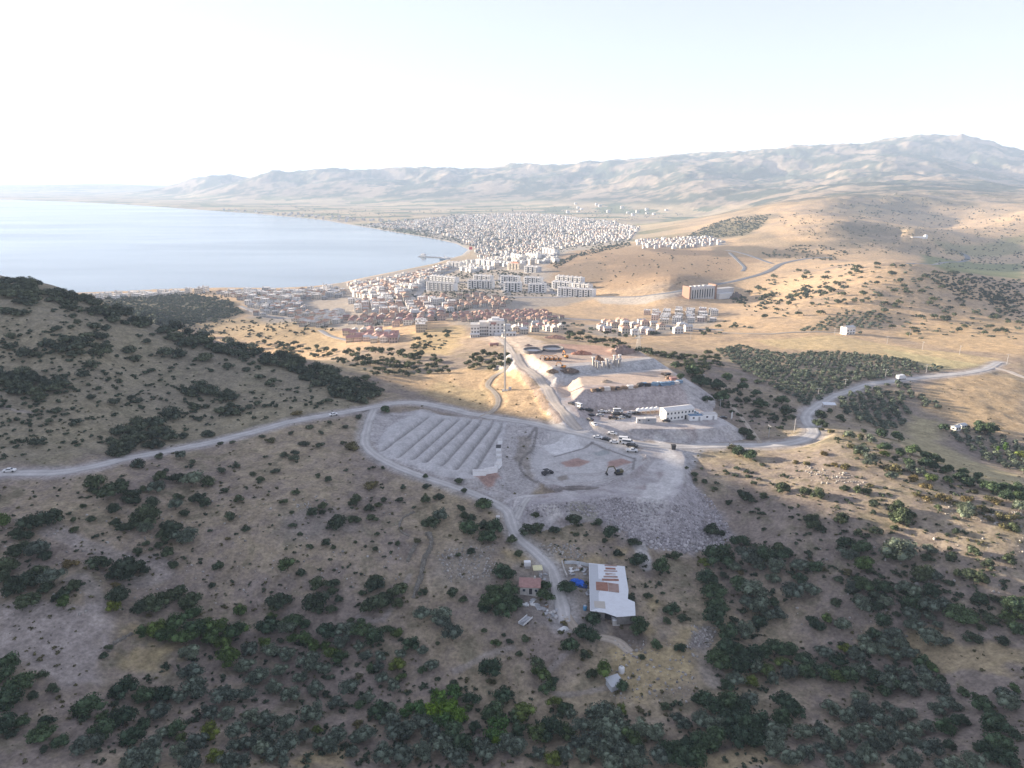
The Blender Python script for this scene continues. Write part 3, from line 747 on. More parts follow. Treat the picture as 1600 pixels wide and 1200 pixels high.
NEAR = [
(150,752,34),(175,768,40),(187,755,22),(205,775,28),(210,784,18),(146,765,14),(150,770,12),(225,764,14),(245,763,26,'o'),(250,745,22),(274,748,26),(301,752,34,'o'),(325,751,24),(352,766,13),(372,779,16),(309,778,24),(324,786,20),(279,776,16),(275,790,24,'o'),(289,802,17),(240,787,26),
(177,795,23),(129,791,11),(48,818,34),(65,812,42),(85,806,30),(142,811,15),(116,813,12),(116,827,14),(150,838,10),(229,806,42),(183,818,20),(196,826,22),(212,818,22),(230,826,25,'o'),(270,826,36),(255,834,22),(291,838,36,'o'),(265,838,24),
(229,850,13),(249,851,16),(216,861,16),(236,858,8),(262,863,23),(269,883,18),(156,879,32),(201,891,50),(185,893,34),(222,888,28),(342,886,20),(332,914,13),(360,807,19),(385,827,14),(356,841,9,'y'),
(28,835,26),(40,836,22),(5,817,30,'p'),(30,857,34),(60,860,36,'o'),(72,868,22),(113,877,22,'y'),(12,885,36),(10,905,30),(40,908,40),(25,918,34),(60,895,30),(85,905,34,'o'),(75,918,24),(115,915,24),(125,912,18),(100,926,22),(44,940,38),(85,935,15),(100,945,25,'p'),(182,912,15,'y'),(184,930,36),(181,948,23,'g'),
(240,940,40),(265,932,34),(282,925,26),(224,948,30),(300,937,34),(290,944,24),(232,961,9,'y'),
(245,985,34,'p'),(270,978,38,'p'),(300,965,30,'p'),(312,985,42,'p'),(338,982,40,'p'),(365,990,40,'p'),(290,1000,36,'p'),(330,1000,34,'p'),(350,1003,30,'p'),(225,988,24,'p'),(375,985,30,'p'),(255,995,30,'p'),(375,955,24,'p'),(360,1030,38,'p'),(297,1023,32,'o'),(163,1024,15),(171,1012,12),(15,1035,32,'k'),
(407,749,14),(497,743,11),(515,749,13),(582,755,24,'y'),(462,769,13),(444,784,12),(558,780,18),(505,790,17),(491,800,21),(504,800,11),(552,787,15),(577,794,17),(592,789,12),(624,782,12),(630,761,10),(600,781,11),(456,800,8),(583,809,17),(530,818,36),(553,811,20),(457,821,12),(469,835,9),(589,834,8),(512,847,17),(521,855,9),(484,854,12),(556,847,7),(571,854,6),(586,857,10),(621,849,10),(609,849,7),(650,843,14,'y'),(626,825,8,'y'),
(450,884,27,'g'),(472,895,17),(466,877,6),(500,910,28),(521,912,20),(520,924,16),(564,897,6),(586,906,22),(586,915,26),(595,913,14,'o'),(567,926,13),(624,922,28),(612,926,18),(439,937,38),(430,945,22),(495,937,40),(495,952,20),(530,937,14),(519,952,18),(589,944,44),(600,936,30),(575,946,28),(624,942,20),(660,926,15),
(709,926,22),(724,936,15),(659,960,28,'o'),(690,962,36,'o'),(691,972,28,'o'),(707,992,34,'o'),(684,1005,8),(665,781,17),(685,776,17),(667,760,12),(665,744,10),(717,752,14),(725,766,10),(756,787,27,'k'),(674,817,28),(687,806,26,'o'),(719,794,15),(725,805,15),(734,826,29,'k'),(762,842,29,'k'),(772,825,28,'k'),(756,820,18),(737,810,16),(735,861,16),(716,868,10),(800,843,18),(789,895,34,'k'),
(775,925,34,'k'),(795,928,32,'k'),(770,945,36,'k'),(790,952,36,'k'),(758,950,22,'k'),(806,940,24,'k'),(756,986,10),(774,1007,18,'g'),(787,992,8),(797,1002,12),
(424,962,18,'g'),(420,977,34,'k'),(462,975,34,'k'),(450,980,30,'o'),(477,975,18,'k'),(512,986,34,'k'),(540,984,30,'o'),(564,982,32,'k'),(549,970,14),(587,995,32,'k'),(607,982,18,'k'),(619,990,20,'g'),(642,1006,26,'k'),(661,1017,18,'o'),(460,998,22,'p'),(480,1000,26,'p'),(491,1012,22,'p'),(507,1010,18,'p'),(520,1022,26,'p'),(532,1030,24,'p'),(414,1005,22,'p'),(535,1005,26,'o'),(560,1011,20,'o'),(572,1025,20,'o'),(594,1027,20,'o'),(626,1022,18,'o'),(425,1018,28,'o'),(450,1023,28,'o'),(485,1036,34,'o'),
(505,1045,26,'o'),(440,1050,24,'o'),(407,1057,30,'o'),(469,1058,24,'o'),(429,1075,26,'o'),(454,1087,28,'o'),(495,1077,28,'o'),(545,1075,32,'o'),(560,1056,16,'y'),(580,1045,16,'k'),(592,1042,20,'o'),(597,1060,22,'o'),(622,1042,26,'g'),(626,1060,18,'g'),(615,1072,22,'o'),(660,1047,16,'k'),(674,1042,22,'o'),(684,1061,10),(765,1047,36,'k'),(767,1064,14,'g'),(525,1100,26,'o'),(487,1112,40,'o'),(560,1100,20,'k'),(575,1092,22,'o'),(592,1110,32,'k'),(612,1107,20,'o'),
(637,1105,26,'v'),(657,1102,30,'v'),(687,1085,30,'v'),(710,1077,28,'v'),(680,1105,36,'v'),(700,1100,34,'v'),(692,1120,34,'v'),(717,1115,30,'v'),(709,1067,14,'v'),(732,1105,16,'g'),(770,1112,36,'k'),(775,1132,44,'v'),(777,1150,26,'v'),(742,1135,20,'k'),(787,1085,30,'k'),(737,1090,28,'k'),
(417,1125,28,'o'),(447,1132,34,'o'),(420,1155,34,'o'),(450,1162,36,'o'),(432,1175,34,'o'),(410,1170,28,'o'),(496,1139,18,'g'),(477,1152,26,'o'),(527,1150,36,'o'),(499,1162,22,'o'),(560,1130,16,'g'),(570,1147,34,'o'),(560,1152,26,'o'),(517,1170,26,'o'),(552,1175,22,'o'),(622,1145,36,'o'),(612,1127,32,'o'),(640,1140,30,'o'),(657,1130,34,'o'),(675,1150,34,'o'),(705,1145,36,'k'),(695,1167,38,'o'),(600,1180,36,'o'),(630,1180,36,'o'),(662,1175,34,'o'),(725,1165,36,'k'),(750,1165,34,'o'),(762,1177,30,'o'),(790,1160,30,'o'),(715,1185,34,'o'),(445,1190,20,'o'),
(32,1067,42,'k'),(17,1092,44,'k'),(12,1055,30,'k'),(67,1054,18),(85,1076,20),(90,1089,10,'y'),(50,1086,18),(10,1132,36,'k'),(35,1127,24,'k'),(20,1145,18),(67,1145,36,'k'),(95,1160,26,'k'),(77,1125,22,'k'),(70,1170,14),(195,1077,36,'k'),(227,1085,36,'k'),(257,1085,30,'k'),(140,1105,42,'k'),(122,1112,20),(300,1052,36,'o'),(307,1075,40,'o'),(282,1090,24,'o'),(252,1112,32,'o'),(197,1125,42,'k'),(160,1120,20,'g'),(162,1142,38,'k'),(210,1150,36,'k'),(225,1130,22,'k'),(135,1165,36,'o'),(120,1168,22,'o'),(152,1158,24,'o'),(240,1165,32,'o'),(275,1140,30,'k'),(257,1145,24,'o'),(282,1177,30,'o'),(217,1185,44,'o'),(240,1188,30,'o'),(200,1192,24,'o'),(312,1160,34,'o'),(332,1145,32,'g'),(287,1152,20,'g'),(300,1192,36,'o'),(337,1182,26,'g'),(327,1115,30,'o'),(352,1087,38,'o'),(355,1115,26,'o'),(385,1042,30,'o'),(385,1085,28,'o'),(390,1017,28,'o'),(397,1062,26,'o'),(392,1122,28,'o'),(372,1145,34,'o'),(367,1165,24,'o'),(390,1160,30,'o'),(357,1190,30,'o'),(378,1190,28,'o'),
(825,829,26),(840,822,20),(867,827,18),(897,812,26),(936,816,16),(950,830,28,'k'),(836,804,14),(812,865,17),(900,835,9),(945,845,10),(965,865,16),(997,875,28,'k'),(992,847,20),(1032,886,29,'k'),(1056,867,18),(1112,828,26),(1126,833,16),(886,917,26,'k'),(851,916,18,'k'),(854,931,26,'k'),(984,935,19),(1013,931,14),(1049,952,24,'k'),(1069,966,18),(1042,970,14),(1035,927,7),(927,967,28,'k'),(912,987,28,'k'),(927,997,22,'k'),(1000,972,28,'p'),(1001,986,26,'k'),(890,1009,28,'k'),(912,1022,18),(1026,1009,18,'k'),(1062,1012,20,'k'),(1002,1026,12),(819,997,15),(945,1050,30,'p'),(925,1051,20),(972,1072,20,'k'),(846,1057,28,'g'),(840,1037,26),(862,1065,18,'k'),(855,1075,24,'k'),(811,1022,12),(881,972,12,'y'),(876,985,12,'y'),
(1104,904,32,'k'),(1115,924,36,'k'),(1120,947,32,'k'),(1122,965,40,'k'),(1102,880,18,'g'),(1132,899,15),(1122,870,44,'k'),(1135,875,26,'k'),(1146,886,20,'o'),(1157,892,12,'g'),(1155,847,28,'k'),(1170,872,40,'o'),(1187,885,22,'o'),(1192,868,30,'k'),(1160,915,36,'k'),(1177,925,38,'o'),(1185,947,34,'o'),(1167,940,26,'o'),(1137,987,34,'k'),(1165,987,32,'o'),(1135,1012,34,'k'),(1122,1030,40,'k'),(1150,1015,26,'k'),(1150,1037,40,'k'),(1170,1025,36,'k'),(1192,1020,26,'k'),(1180,1042,28,'o'),(1195,1047,30,'g'),(1172,1065,24,'g'),(1147,1062,28,'o'),(1135,1070,22,'k'),(1187,972,26,'k'),(1197,960,24,'o'),
(1112,1097,44,'k'),(1092,1095,22,'k'),(1137,1100,40,'k'),(1155,1107,36,'k'),(1170,1095,30,'o'),(1042,1104,18),(1057,1122,20,'o'),(1070,1132,24,'o'),(1095,1125,32,'o'),(1117,1132,32,'o'),(1145,1125,40,'k'),(1167,1127,40,'k'),(1187,1130,34,'k'),(1197,1150,26,'k'),(1175,1152,36,'k'),(1150,1152,40,'k'),(1122,1157,40,'k'),(1095,1157,36,'k'),(1072,1165,34,'k'),(1050,1175,40,'k'),(1065,1182,40,'k'),(1030,1182,34,'o'),(1085,1182,34,'k'),
(822,1112,34,'g'),(807,1120,24,'k'),(865,1100,24,'g'),(882,1105,24,'k'),(860,1140,44,'k'),(837,1147,38,'g'),(885,1140,34,'g'),(907,1135,30,'o'),(922,1117,20,'o'),(940,1112,34,'o'),(960,1120,30,'o'),(972,1107,18,'g'),(1000,1107,14,'y'),(950,1140,38,'o'),(930,1137,30,'o'),(975,1140,32,'o'),(1005,1140,34,'o'),(1025,1145,30,'o'),(985,1155,34,'g'),(962,1157,32,'o'),(925,1160,34,'o'),(900,1160,26,'o'),(940,1172,34,'o'),(970,1172,34,'o'),(995,1172,28,'o'),(912,1180,26,'o'),(860,1187,30,'g'),(840,1177,24,'o'),(882,1180,28,'o'),(807,1167,34,'o'),(810,1142,24,'k'),(955,1190,36,'o'),(992,1190,36,'o'),(890,1115,22,'o'),
(1267,810,24),(1272,822,22),(1282,827,16),(1312,812,20),(1407,806,34),(1397,825,14),(1367,830,20),(1340,831,14),(1492,830,14),(1317,847,28,'k'),(1345,857,28,'k'),(1325,867,26,'o'),(1402,860,50,'o'),(1392,868,26,'k'),(1415,864,24,'o'),(1452,860,22,'o'),(1450,872,18),(1521,861,20),(1485,871,20),(1542,881,22),(1577,874,22),(1345,885,34,'p'),(1360,891,16),(1324,892,16,'y'),(1440,895,36),(1460,900,22,'o'),(1514,897,26),(1532,902,26),(1495,895,16),(1480,911,16),(1310,905,16),(1347,914,30,'k'),(1332,917,24,'o'),(1372,912,18),(1382,920,22,'k'),(1362,932,26),(1410,917,26,'o'),(1425,925,28,'o'),(1457,925,28,'k'),(1347,945,32,'o'),(1370,947,20,'k'),(1385,942,22,'o'),(1425,940,34,'k'),(1452,947,34,'o'),(1475,945,26,'o'),(1500,960,42,'k'),(1422,960,28,'o'),(1380,970,26,'k'),(1451,964,18,'o'),(1464,975,16,'o'),(1400,959,12),(1425,977,28,'o'),(1305,941,18),(1530,939,24,'k'),(1555,935,16),(1585,947,40,'k'),(1575,965,28,'g'),(1587,982,28,'k'),(1597,962,24,'g'),(1545,967,26),(1530,980,14),(1270,972,24,'k'),(1292,967,20,'p'),(1315,977,26,'o'),(1277,980,20,'k'),(1450,997,36,'o'),(1477,1002,20,'o'),(1517,996,26),(1530,1000,14),(1566,1000,20),(1205,942,20,'k'),(1212,960,26,'o'),
(1237,927,36,'o'),(1267,922,26,'o'),(1250,905,22,'k'),(1247,885,28,'o'),(1272,887,24,'k'),(1212,887,30,'o'),(1207,905,22,'o'),(1225,865,26,'k'),(1205,868,22,'k'),(1285,888,16,'y'),(1217,855,20),
(1210,1017,34,'k'),(1232,1015,26,'k'),(1222,1037,26,'g'),(1232,1052,28,'o'),(1207,1062,22,'o'),(1257,1030,30,'k'),(1285,1020,28,'o'),(1310,1032,24,'k'),(1320,1015,22,'g'),(1257,1050,28,'k'),(1282,1050,34,'k'),(1307,1057,30,'p'),(1325,1055,30,'k'),(1340,1050,28,'o'),(1337,1025,30,'o'),(1355,1015,28,'o'),(1350,1000,22,'o'),(1365,990,24,'k'),(1380,1000,26,'o'),(1395,992,28,'o'),(1407,1007,26,'o'),(1375,1017,26,'o'),(1397,1025,22,'o'),(1420,1022,26,'o'),(1360,1055,34,'k'),(1382,1065,34,'o'),(1380,1080,22,'k'),(1402,1070,26,'k'),(1390,1045,20,'o'),(1410,1050,20,'o'),(1417,1062,26,'o'),(1440,1037,26,'k'),(1457,1045,20,'p'),(1442,1052,26,'o'),(1452,1070,34,'o'),(1470,1077,26,'o'),(1422,1077,26,'o'),(1470,1062,16,'k'),
(1570,1087,34,'o'),(1585,1077,18,'p'),(1504,1081,18,'k'),(1531,1100,34,'k'),(1222,1100,40,'k'),(1245,1112,26,'k'),(1220,1125,34,'k'),(1210,1145,36,'o'),(1252,1145,34,'o'),(1280,1140,28,'o'),(1342,1092,26,'o'),(1297,1107,28,'o'),(1325,1120,32,'o'),(1345,1110,34,'o'),(1367,1110,26,'o'),(1385,1105,18,'o'),(1380,1130,34,'o'),(1352,1142,30,'o'),(1327,1152,32,'o'),(1305,1162,34,'o'),(1285,1172,26,'o'),(1258,1177,28,'o'),(1237,1185,34,'o'),(1210,1170,34,'o'),(1405,1120,28,'o'),(1422,1115,20,'o'),(1427,1140,28,'o'),(1412,1152,30,'o'),(1385,1160,34,'o'),(1367,1167,28,'o'),(1352,1182,34,'o'),(1332,1187,30,'o'),(1302,1192,30,'o'),(1447,1137,24,'o'),(1477,1137,36,'p'),(1462,1110,26,'o'),(1482,1100,30,'o'),(1497,1125,28,'k'),(1452,1170,34,'o'),(1482,1165,22),(1420,1187,36,'o'),(1400,1192,26,'o'),(1490,1195,34,'o'),(1520,1190,34,'o'),(1472,1197,26,'o'),(1572,1098,34,'o'),(1550,1132,36,'k'),(1577,1142,32,'k'),(1555,1120,20,'k'),(1560,1162,44,'k'),(1542,1172,36,'k'),(1572,1185,34,'k'),(1527,1167,18,'k'),
# slope beyond the tip and the sunlit ridge; most yellowish ones are ordinary bushes with sunlight put into the colour
(1139,591,18,'k'),(1163,594,11),(1160,605,16,'k'),(1181,614,16,'k'),(1188,631,22,'k'),(1221,626,20,'k'),(1184,596,12),(1145,612,6),(1156,616,9),(1204,619,7),(1105,624,16,'k'),(1127,621,22,'k'),(1121,602,26,'k'),(1096,596,26,'k'),(1081,581,24,'k'),(1065,589,14,'k'),(1055,571,14,'k'),(1230,642,24),(1211,654,14),(1226,657,8),(1167,625,14),(1236,652,12),(1184,644,16),(1282,647,20),(1280,662,22),(1297,642,10),(1314,654,16),(1142,696,20,'y'),(1154,707,22,'k'),(1171,711,22,'k'),(1165,677,20),(1173,683,14),(1160,673,14),
(1133,736,8),(1096,732,6),(1100,752,10),(1116,763,10),(1178,755,9),(1222,762,22),(1192,775,14),(1159,773,24),(1169,778,20),(1259,768,18),(1280,772,24),(1259,723,12,'y'),(1243,721,10,'y'),(1292,726,9,'y'),(1285,707,14,'y'),(1318,730,13,'y'),(1318,763,12),(1283,670,9,'y'),(1299,673,11,'y'),(1323,679,14,'y'),(1345,706,20),(1073,731,7),(1085,742,12),(1087,750,8),(1138,785,12),
(1360,717,24,'o'),(1383,709,16,'g'),(1345,705,22,'o'),(1327,681,18,'o'),(1343,680,14,'y'),(1360,688,18,'o'),(1348,673,10),(1396,729,24,'y'),(1392,744,18,'o'),(1422,733,18,'o'),(1425,745,18,'y'),(1437,737,18,'o'),(1453,748,20,'g'),(1446,758,18,'y'),(1473,775,22,'y'),(1448,777,18,'y'),(1510,777,18,'y'),(1521,765,14,'y'),(1508,794,22,'o'),(1519,800,18,'y'),(1508,804,24,'o'),(1535,792,18,'y'),(1546,777,16,'y'),(1560,783,16,'y'),(1571,806,26,'y'),(1544,808,14,'y'),(1592,792,22,'o'),(1569,821,20,'y'),(1583,823,20),(1494,785,12,'y'),(1433,771,14,'y'),(1321,727,14,'y'),(1331,696,14,'y'),(1306,725,12,'y'),(1354,725,16,'o'),(1360,757,12,'y'),
(1377,678,18,'k'),(1404,683,22,'k'),(1381,699,20,'k'),(1406,708,16,'k'),(1425,704,22,'k'),(1446,712,18,'k'),(1460,717,18,'k'),(1469,721,12),(1446,725,24,'k'),(1458,729,18,'k'),(1479,733,20,'k'),(1504,737,15,'k'),(1524,744,18,'k'),(1500,746,20,'k'),(1510,754,20,'k'),(1535,758,22,'k'),(1550,762,24,'k'),(1573,765,24,'k'),(1590,765,22,'k'),(1571,777,22,'k'),(1592,775,22,'k'),(1419,723,18,'k'),(1483,750,18,'k'),
(1400,792,24),(1398,808,24),(1417,802,22),(1425,804,14),(1365,787,18),(1365,801,10),(1319,762,14),(1342,765,16),(1354,767,14),(1315,808,18),(1474,669,14,'k'),(1465,792,11),(1530,664,16,'k'),(1537,672,26,'k'),(1548,672,22,'k'),(1596,714,20,'g'),
]
HILLS = [(128,585,20),(77,657,13),(147,569,22),(203,545,24),(213,558,18),(148,510,20),(168,512,18),(113,493,14),(121,502,14),(90,511,14),(113,511,12),(230,533,13),(274,646,32),(305,635,16),(312,655,10),(143,620,14),(177,628,18),(205,620,14),(217,625,14),(90,640,16),(57,690,22),(120,660,20),(36,550,26),(16,540,20),(55,552,16),(15,525,16),(260,550,22),(283,553,24),(288,535,24),
(320,557,26),(340,547,17),(326,541,17),(356,541,16),(357,571,17),(385,577,13),(406,589,14),(425,596,20),(302,632,17),(321,634,12),(389,635,13),(404,630,14),(512,626,14),(569,589,18),(521,585,10),(345,692,9),(364,691,9),(465,644,16,'y'),(397,566,9),(286,680,16),(325,677,20),(484,667,12),(456,676,10),(501,676,11),(516,659,9),(540,666,10),(475,692,16),(501,696,14),(462,707,12),(446,710,14),(552,695,24,'y'),(536,691,10),(422,685,16,'y'),(410,681,10),(562,651,12),(605,640,18,'k'),(460,715,16),(247,713,14),(216,724,24),(282,712,18,'o'),(258,735,12),(300,722,12),(345,735,16),(370,728,14),(395,740,12),(430,735,14)]
HPOLY = [
 ([(0,442),(40,437),(110,457),(180,482),(260,502),(330,527),(420,548),(500,573),(560,592),(600,613),(585,622),(540,612),(480,590),(420,570),(360,560),(300,545),(240,517),(170,500),(110,480),(50,465),(0,462)], 115, (14, 26)),
 ([(20,462),(62,470),(60,478),(25,474)], 6, (12, 18)), ([(0,480),(40,486),(38,496),(0,492)], 6, (12, 18)),
 ([(55,542),(100,530),(150,525),(185,535),(170,548),(150,560),(110,560),(85,548)], 20, (16, 26)),
 ([(0,587),(40,583),(80,592),(108,605),(80,622),(40,626),(0,620)], 20, (18, 28)),
 ([(168,702),(185,672),(215,657),(260,660),(292,680),(270,692),(230,700),(190,712)], 22, (18, 28)),
 ([(440,567),(480,574),(520,592),(560,607),(590,622),(570,630),(540,624),(500,607),(460,587)], 28, (14, 22)),
 ([(288,612),(310,600),(340,603),(347,618),(300,620)], 8, (16, 22)), ([(335,618),(360,614),(378,624),(350,630)], 6, (12, 18)), ([(338,640),(360,634),(382,644),(350,652)], 6, (14, 20)),
]
def inside_px(poly, n, rng, gap):
    P = np.array(poly, float); out = []; lo, hi = P.min(0), P.max(0); tries = 0
    while len(out) < n and tries < n * 60:
        q = rng.uniform(lo, hi); tries += 1
        if poly_sd(q[0], q[1], P) < 0 and all((q[0] - o[0]) ** 2 + ((q[1] - o[1]) * 1.7) ** 2 > gap * gap for o in out): out.append(q)
    return np.array(out)
plant_list(NEAR)
_rows = []
_r = np.random.default_rng(3)
for poly, n, (a, b_) in HPOLY:
    for q in inside_px(poly, n, _r, a * .55): _rows.append((q[0], q[1] - 3, _r.uniform(a, b_), 'h'))
_u = [(r + ('h',) if len(r) == 3 else r) for r in HILLS]
plant_list(_u + _rows)
_p = ground([1568, 1558], [711, 709]); plant('w', _p[0], 1.9, '', SPECIAL[(1568,697)]); plant('w', _p[1], 1.3, '', SPECIAL[(1558,699)])
# ------------------------------------------------------------------ farther trees: the largest as objects, the rest as massed growth
_r = np.random.default_rng(21)
def merged(name, protos, items, mat, label):
    """one mesh of many small plants; items rows (x, y, z, r, hscale)"""
    Vs, Fs, n = [], [], 0
    for i, (x, y, z, r, h) in enumerate(items):
        v, f = protos[i % len(protos)]
        a = _r.uniform(0, 6.28); c, s = math.cos(a), math.sin(a)
        q = np.stack([(v[:, 0] * c - v[:, 1] * s) * r + x, (v[:, 0] * s + v[:, 1] * c) * r + y, v[:, 2] * r * h + z - .05 * r], 1)
        Vs.append(q); Fs.append(f + n); n += len(q)
    if Vs: tag(link(name, np_mesh(name, np.concatenate(Vs), np.concatenate(Fs), [mat])), label, kind='stuff')
LOW = [crown_arrays(np.random.default_rng(50 + i), 4, 60, .2, .0, .8) for i in range(5)]
LOWER = [crown_arrays(np.random.default_rng(70 + i), 3, 24, .28, .0, .85) for i in range(4)]

def scatter(poly, n, a, b, gap=.75, clump=0.0):
    """(u, v, size px) rows inside a pixel polygon"""
    P = np.array(poly, float); lo, hi = P.min(0), P.max(0); rows = []; t = 0
    while len(rows) < n and t < n * 40:
        t += 1
        q = _r.uniform(lo, hi)
        if poly_sd(q[0], q[1], P) > 0: continue
        if clump and perlin(np.array(q[0] / 16.), np.array(q[1] / 7.), 3) < clump - .3: continue
        s = a + (b - a) * _r.uniform() ** 1.6
        if gap and any(abs(q[0] - o[0]) < gap * .5 * (s + o[2]) * .7 and abs(q[1] - o[1]) < gap * .3 * (s + o[2]) * .7 for o in rows[-400:]): continue
        rows.append((q[0], q[1], s))
    return rows

FIELD = [  # polygon, number, size range px, zone phrase, clumping
 ([(1140,470),(1200,437),(1262,418),(1400,411),(1560,440),(1600,470),(1600,535),(1450,518),(1300,490),(1180,500)], 430, (3.5, 14), 'dotting the golden hillside on the right', .42),
 ([(880,520),(960,536),(1000,546),(1060,558),(1120,553),(1130,572),(1085,588),(1050,566),(1010,554),(960,546),(890,531)], 62, (11, 19), 'in the tree line right of the upper terrace', 0),
 ([(722,562),(750,553),(790,554),(800,566),(770,581),(730,577)], 20, (12, 18), 'in the small grove left of the lattice mast', 0),
 ([(640,527),(700,520),(704,545),(645,551)], 26, (7, 13), 'on the knoll behind the red-roofed terraces', 0),
 ([(590,546),(690,560),(702,583),(625,590),(560,572),(540,552)], 64, (10, 20), 'in the woodland behind the left ridge', 0),
 ([(400,535),(470,540),(545,552),(600,572),(590,590),(520,566),(430,550)], 46, (9, 16), 'just behind the left ridge', 0),
]
HOUSE_TREES = [([(820,505),(900,503),(940,520),(880,527)], 14, (7, 13)), ([(900,508),(1010,512),(1060,522),(950,530)], 20, (7, 13)), ([(1040,515),(1150,505),(1190,515),(1100,525)], 16, (6, 12)), ([(1330,500),(1480,520),(1500,535),(1340,525)], 14, (6, 12))]
for poly, n, ab in HOUSE_TREES: FIELD.append((poly, n, ab, 'among the scattered houses at the edge of the fields', 0))
rows = []
for poly, n, ab, zone, cl in FIELD:
    for q in scatter(poly, n, *ab, clump=cl): rows.append((*q, zone))
P = ground([q[0] for q in rows], [q[1] for q in rows]); D = depth_of(P)
order = sorted(range(len(rows)), key=lambda i: -rows[i][2])
rest = []
for k, i in enumerate(order):
    rad = rows[i][2] / 2 * D[i] / FPX
    if k < 290: plant('a', P[i], rad, rows[i][3])
    else: rest.append((*P[i], rad, .85))

# orchards on planting grids
ORCH = [([(1305,630),(1330,613),(1365,606),(1400,615),(1432,640),(1412,663),(1385,672),(1345,662),(1318,645)], 6.0, -.35, 2.7, 'in the dark orchard beside the bend of the dirt road', 80),
        ([(1380,601),(1420,601),(1442,620),(1470,636),(1462,644),(1432,630)], 6.0, -.35, 2.8, 'in the sunlit strip along the dark orchard', 40),
        ([(1118,547),(1150,541),(1190,548),(1240,555),(1262,551),(1340,553),(1400,560),(1450,570),(1480,577),(1440,585),(1390,592),(1330,600),(1290,620),(1262,638),(1230,618),(1190,598),(1160,580),(1140,565)], 5.8, .3, 2.6, 'in the big orchard left of the road bend', 130),
        ([(1480,676),(1510,668),(1560,680),(1610,700),(1610,746),(1550,724),(1510,700)], 5.5, -.5, 2.3, 'in the orchard under the two poplars', 50),
        ([(1250,517),(1290,496),(1330,485),(1380,490),(1395,505),(1350,515)], 9, .2, 3.2, 'in the grove beside the white villa', 0)]
for poly, step, ang, rad, zone, nind in ORCH:
    W3 = gpoly(poly); Wp = W3[:, :2]; c = Wp.mean(0); R = np.abs(Wp - c).max() * 1.5
    g = np.arange(-R, R, step); gx, gy = np.meshgrid(g, g * 1.0)
    x = c[0] + gx * math.cos(ang) - gy * math.sin(ang) + _r.normal(0, .5, gx.shape); y = c[1] + gx * math.sin(ang) + gy * math.cos(ang) + _r.normal(0, .5, gx.shape)
    m = (poly_sd(x, y, Wp) < 0) & (_r.uniform(size=x.shape) > .05)
    pts = sorted(zip(x[m], y[m]), key=lambda q: q[1])
    for k, (px, py) in enumerate(pts):
        z = float(hgt(px, py)); rr = rad * _r.uniform(.75, 1.15)
        if k < nind: plant('r', (px, py, z), rr, zone)
        else: rest.append((px, py, z, rr, .95))
merged('tree_rows', LOW, rest, LEAF['o'], 'massed small trees of the farther orchards and slopes')

FAR = [([(1150,470),(1300,440),(1330,450),(1180,490)], 170, (4, 10), .25), ([(1240,517),(1330,504),(1400,520),(1500,535),(1500,541),(1400,528),(1300,523)], 60, (5, 10), -1), ([(1530,455),(1600,470),(1600,500),(1560,490)], 80, (5, 10), -1), ([(1090,500),(1200,512),(1200,520),(1110,512)], 40, (5, 10), -1), ([(280,507),(400,497),(520,503),(532,543),(470,540),(400,530),(320,520)], 330, (3.5, 8), .3), ([(150,467),(290,459),(360,471),(382,490),(335,503),(240,510),(190,492)], 1500, (5, 9), -1),
 ([(1068,371),(1110,351),(1150,339),(1205,335),(1190,355),(1165,368),(1100,373)], 700, (2.5, 5), -1), ([(1440,428),(1520,432),(1600,440),(1600,478),(1500,466)], 330, (4, 8), -1),
 ([(860,412),(930,387),(985,379),(985,385),(900,402),(870,420)], 260, (3, 6), -1), ([(690,428),(760,420),(850,431),(700,437)], 170, (3, 6), -1), ([(664,442),(760,440),(930,445),(930,465),(780,462),(660,462)], 420, (3, 6), -1),
 ([(560,470),(720,452),(820,468),(700,490),(600,500)], 520, (3, 6), 0.1), ([(540,500),(700,490),(860,495),(720,510),(600,515)], 240, (3, 6), .1), ([(130,462),(330,456),(420,462),(420,468),(140,470)], 130, (3, 6), -1),
 ([(560,352),(720,335),(960,345),(985,378),(850,398),(750,408),(742,386)], 2600, (2.5, 5.5), -1), ([(870,412),(960,385),(1130,392),(1150,420),(1060,445),(940,450)], 110, (2, 5), .45),
 ([(1210,340),(1400,302),(1590,330),(1600,380),(1480,395),(1300,400)], 900, (1.6, 4.5), .25), ([(1190,395),(1260,380),(1330,395),(1300,408),(1200,402)], 150, (3, 6), .1), ([(1420,385),(1600,390),(1600,425),(1480,420)], 200, (2.5, 5), .25), ([(400,318),(620,330),(900,322),(1080,335),(980,345),(700,330),(560,345)], 420, (1.6, 3), .1)]
items = []
for poly, n, ab, cl in FAR:
    q = np.array(scatter(poly, n, *ab, gap=0, clump=max(cl, 0)))
    p = ground(q[:, 0], q[:, 1], ymin=800); d = depth_of(p)
    ok = hgt(p[:, 0], p[:, 1]) > .6
    for a, b_, c in zip(p[ok], d[ok], q[ok, 2]): items.append((*a, c / 2 * b_ / FPX, .9))
merged('woodland', LOWER, items, LEAF['a'], 'far woods, hedges and scrub of the plain and hills')

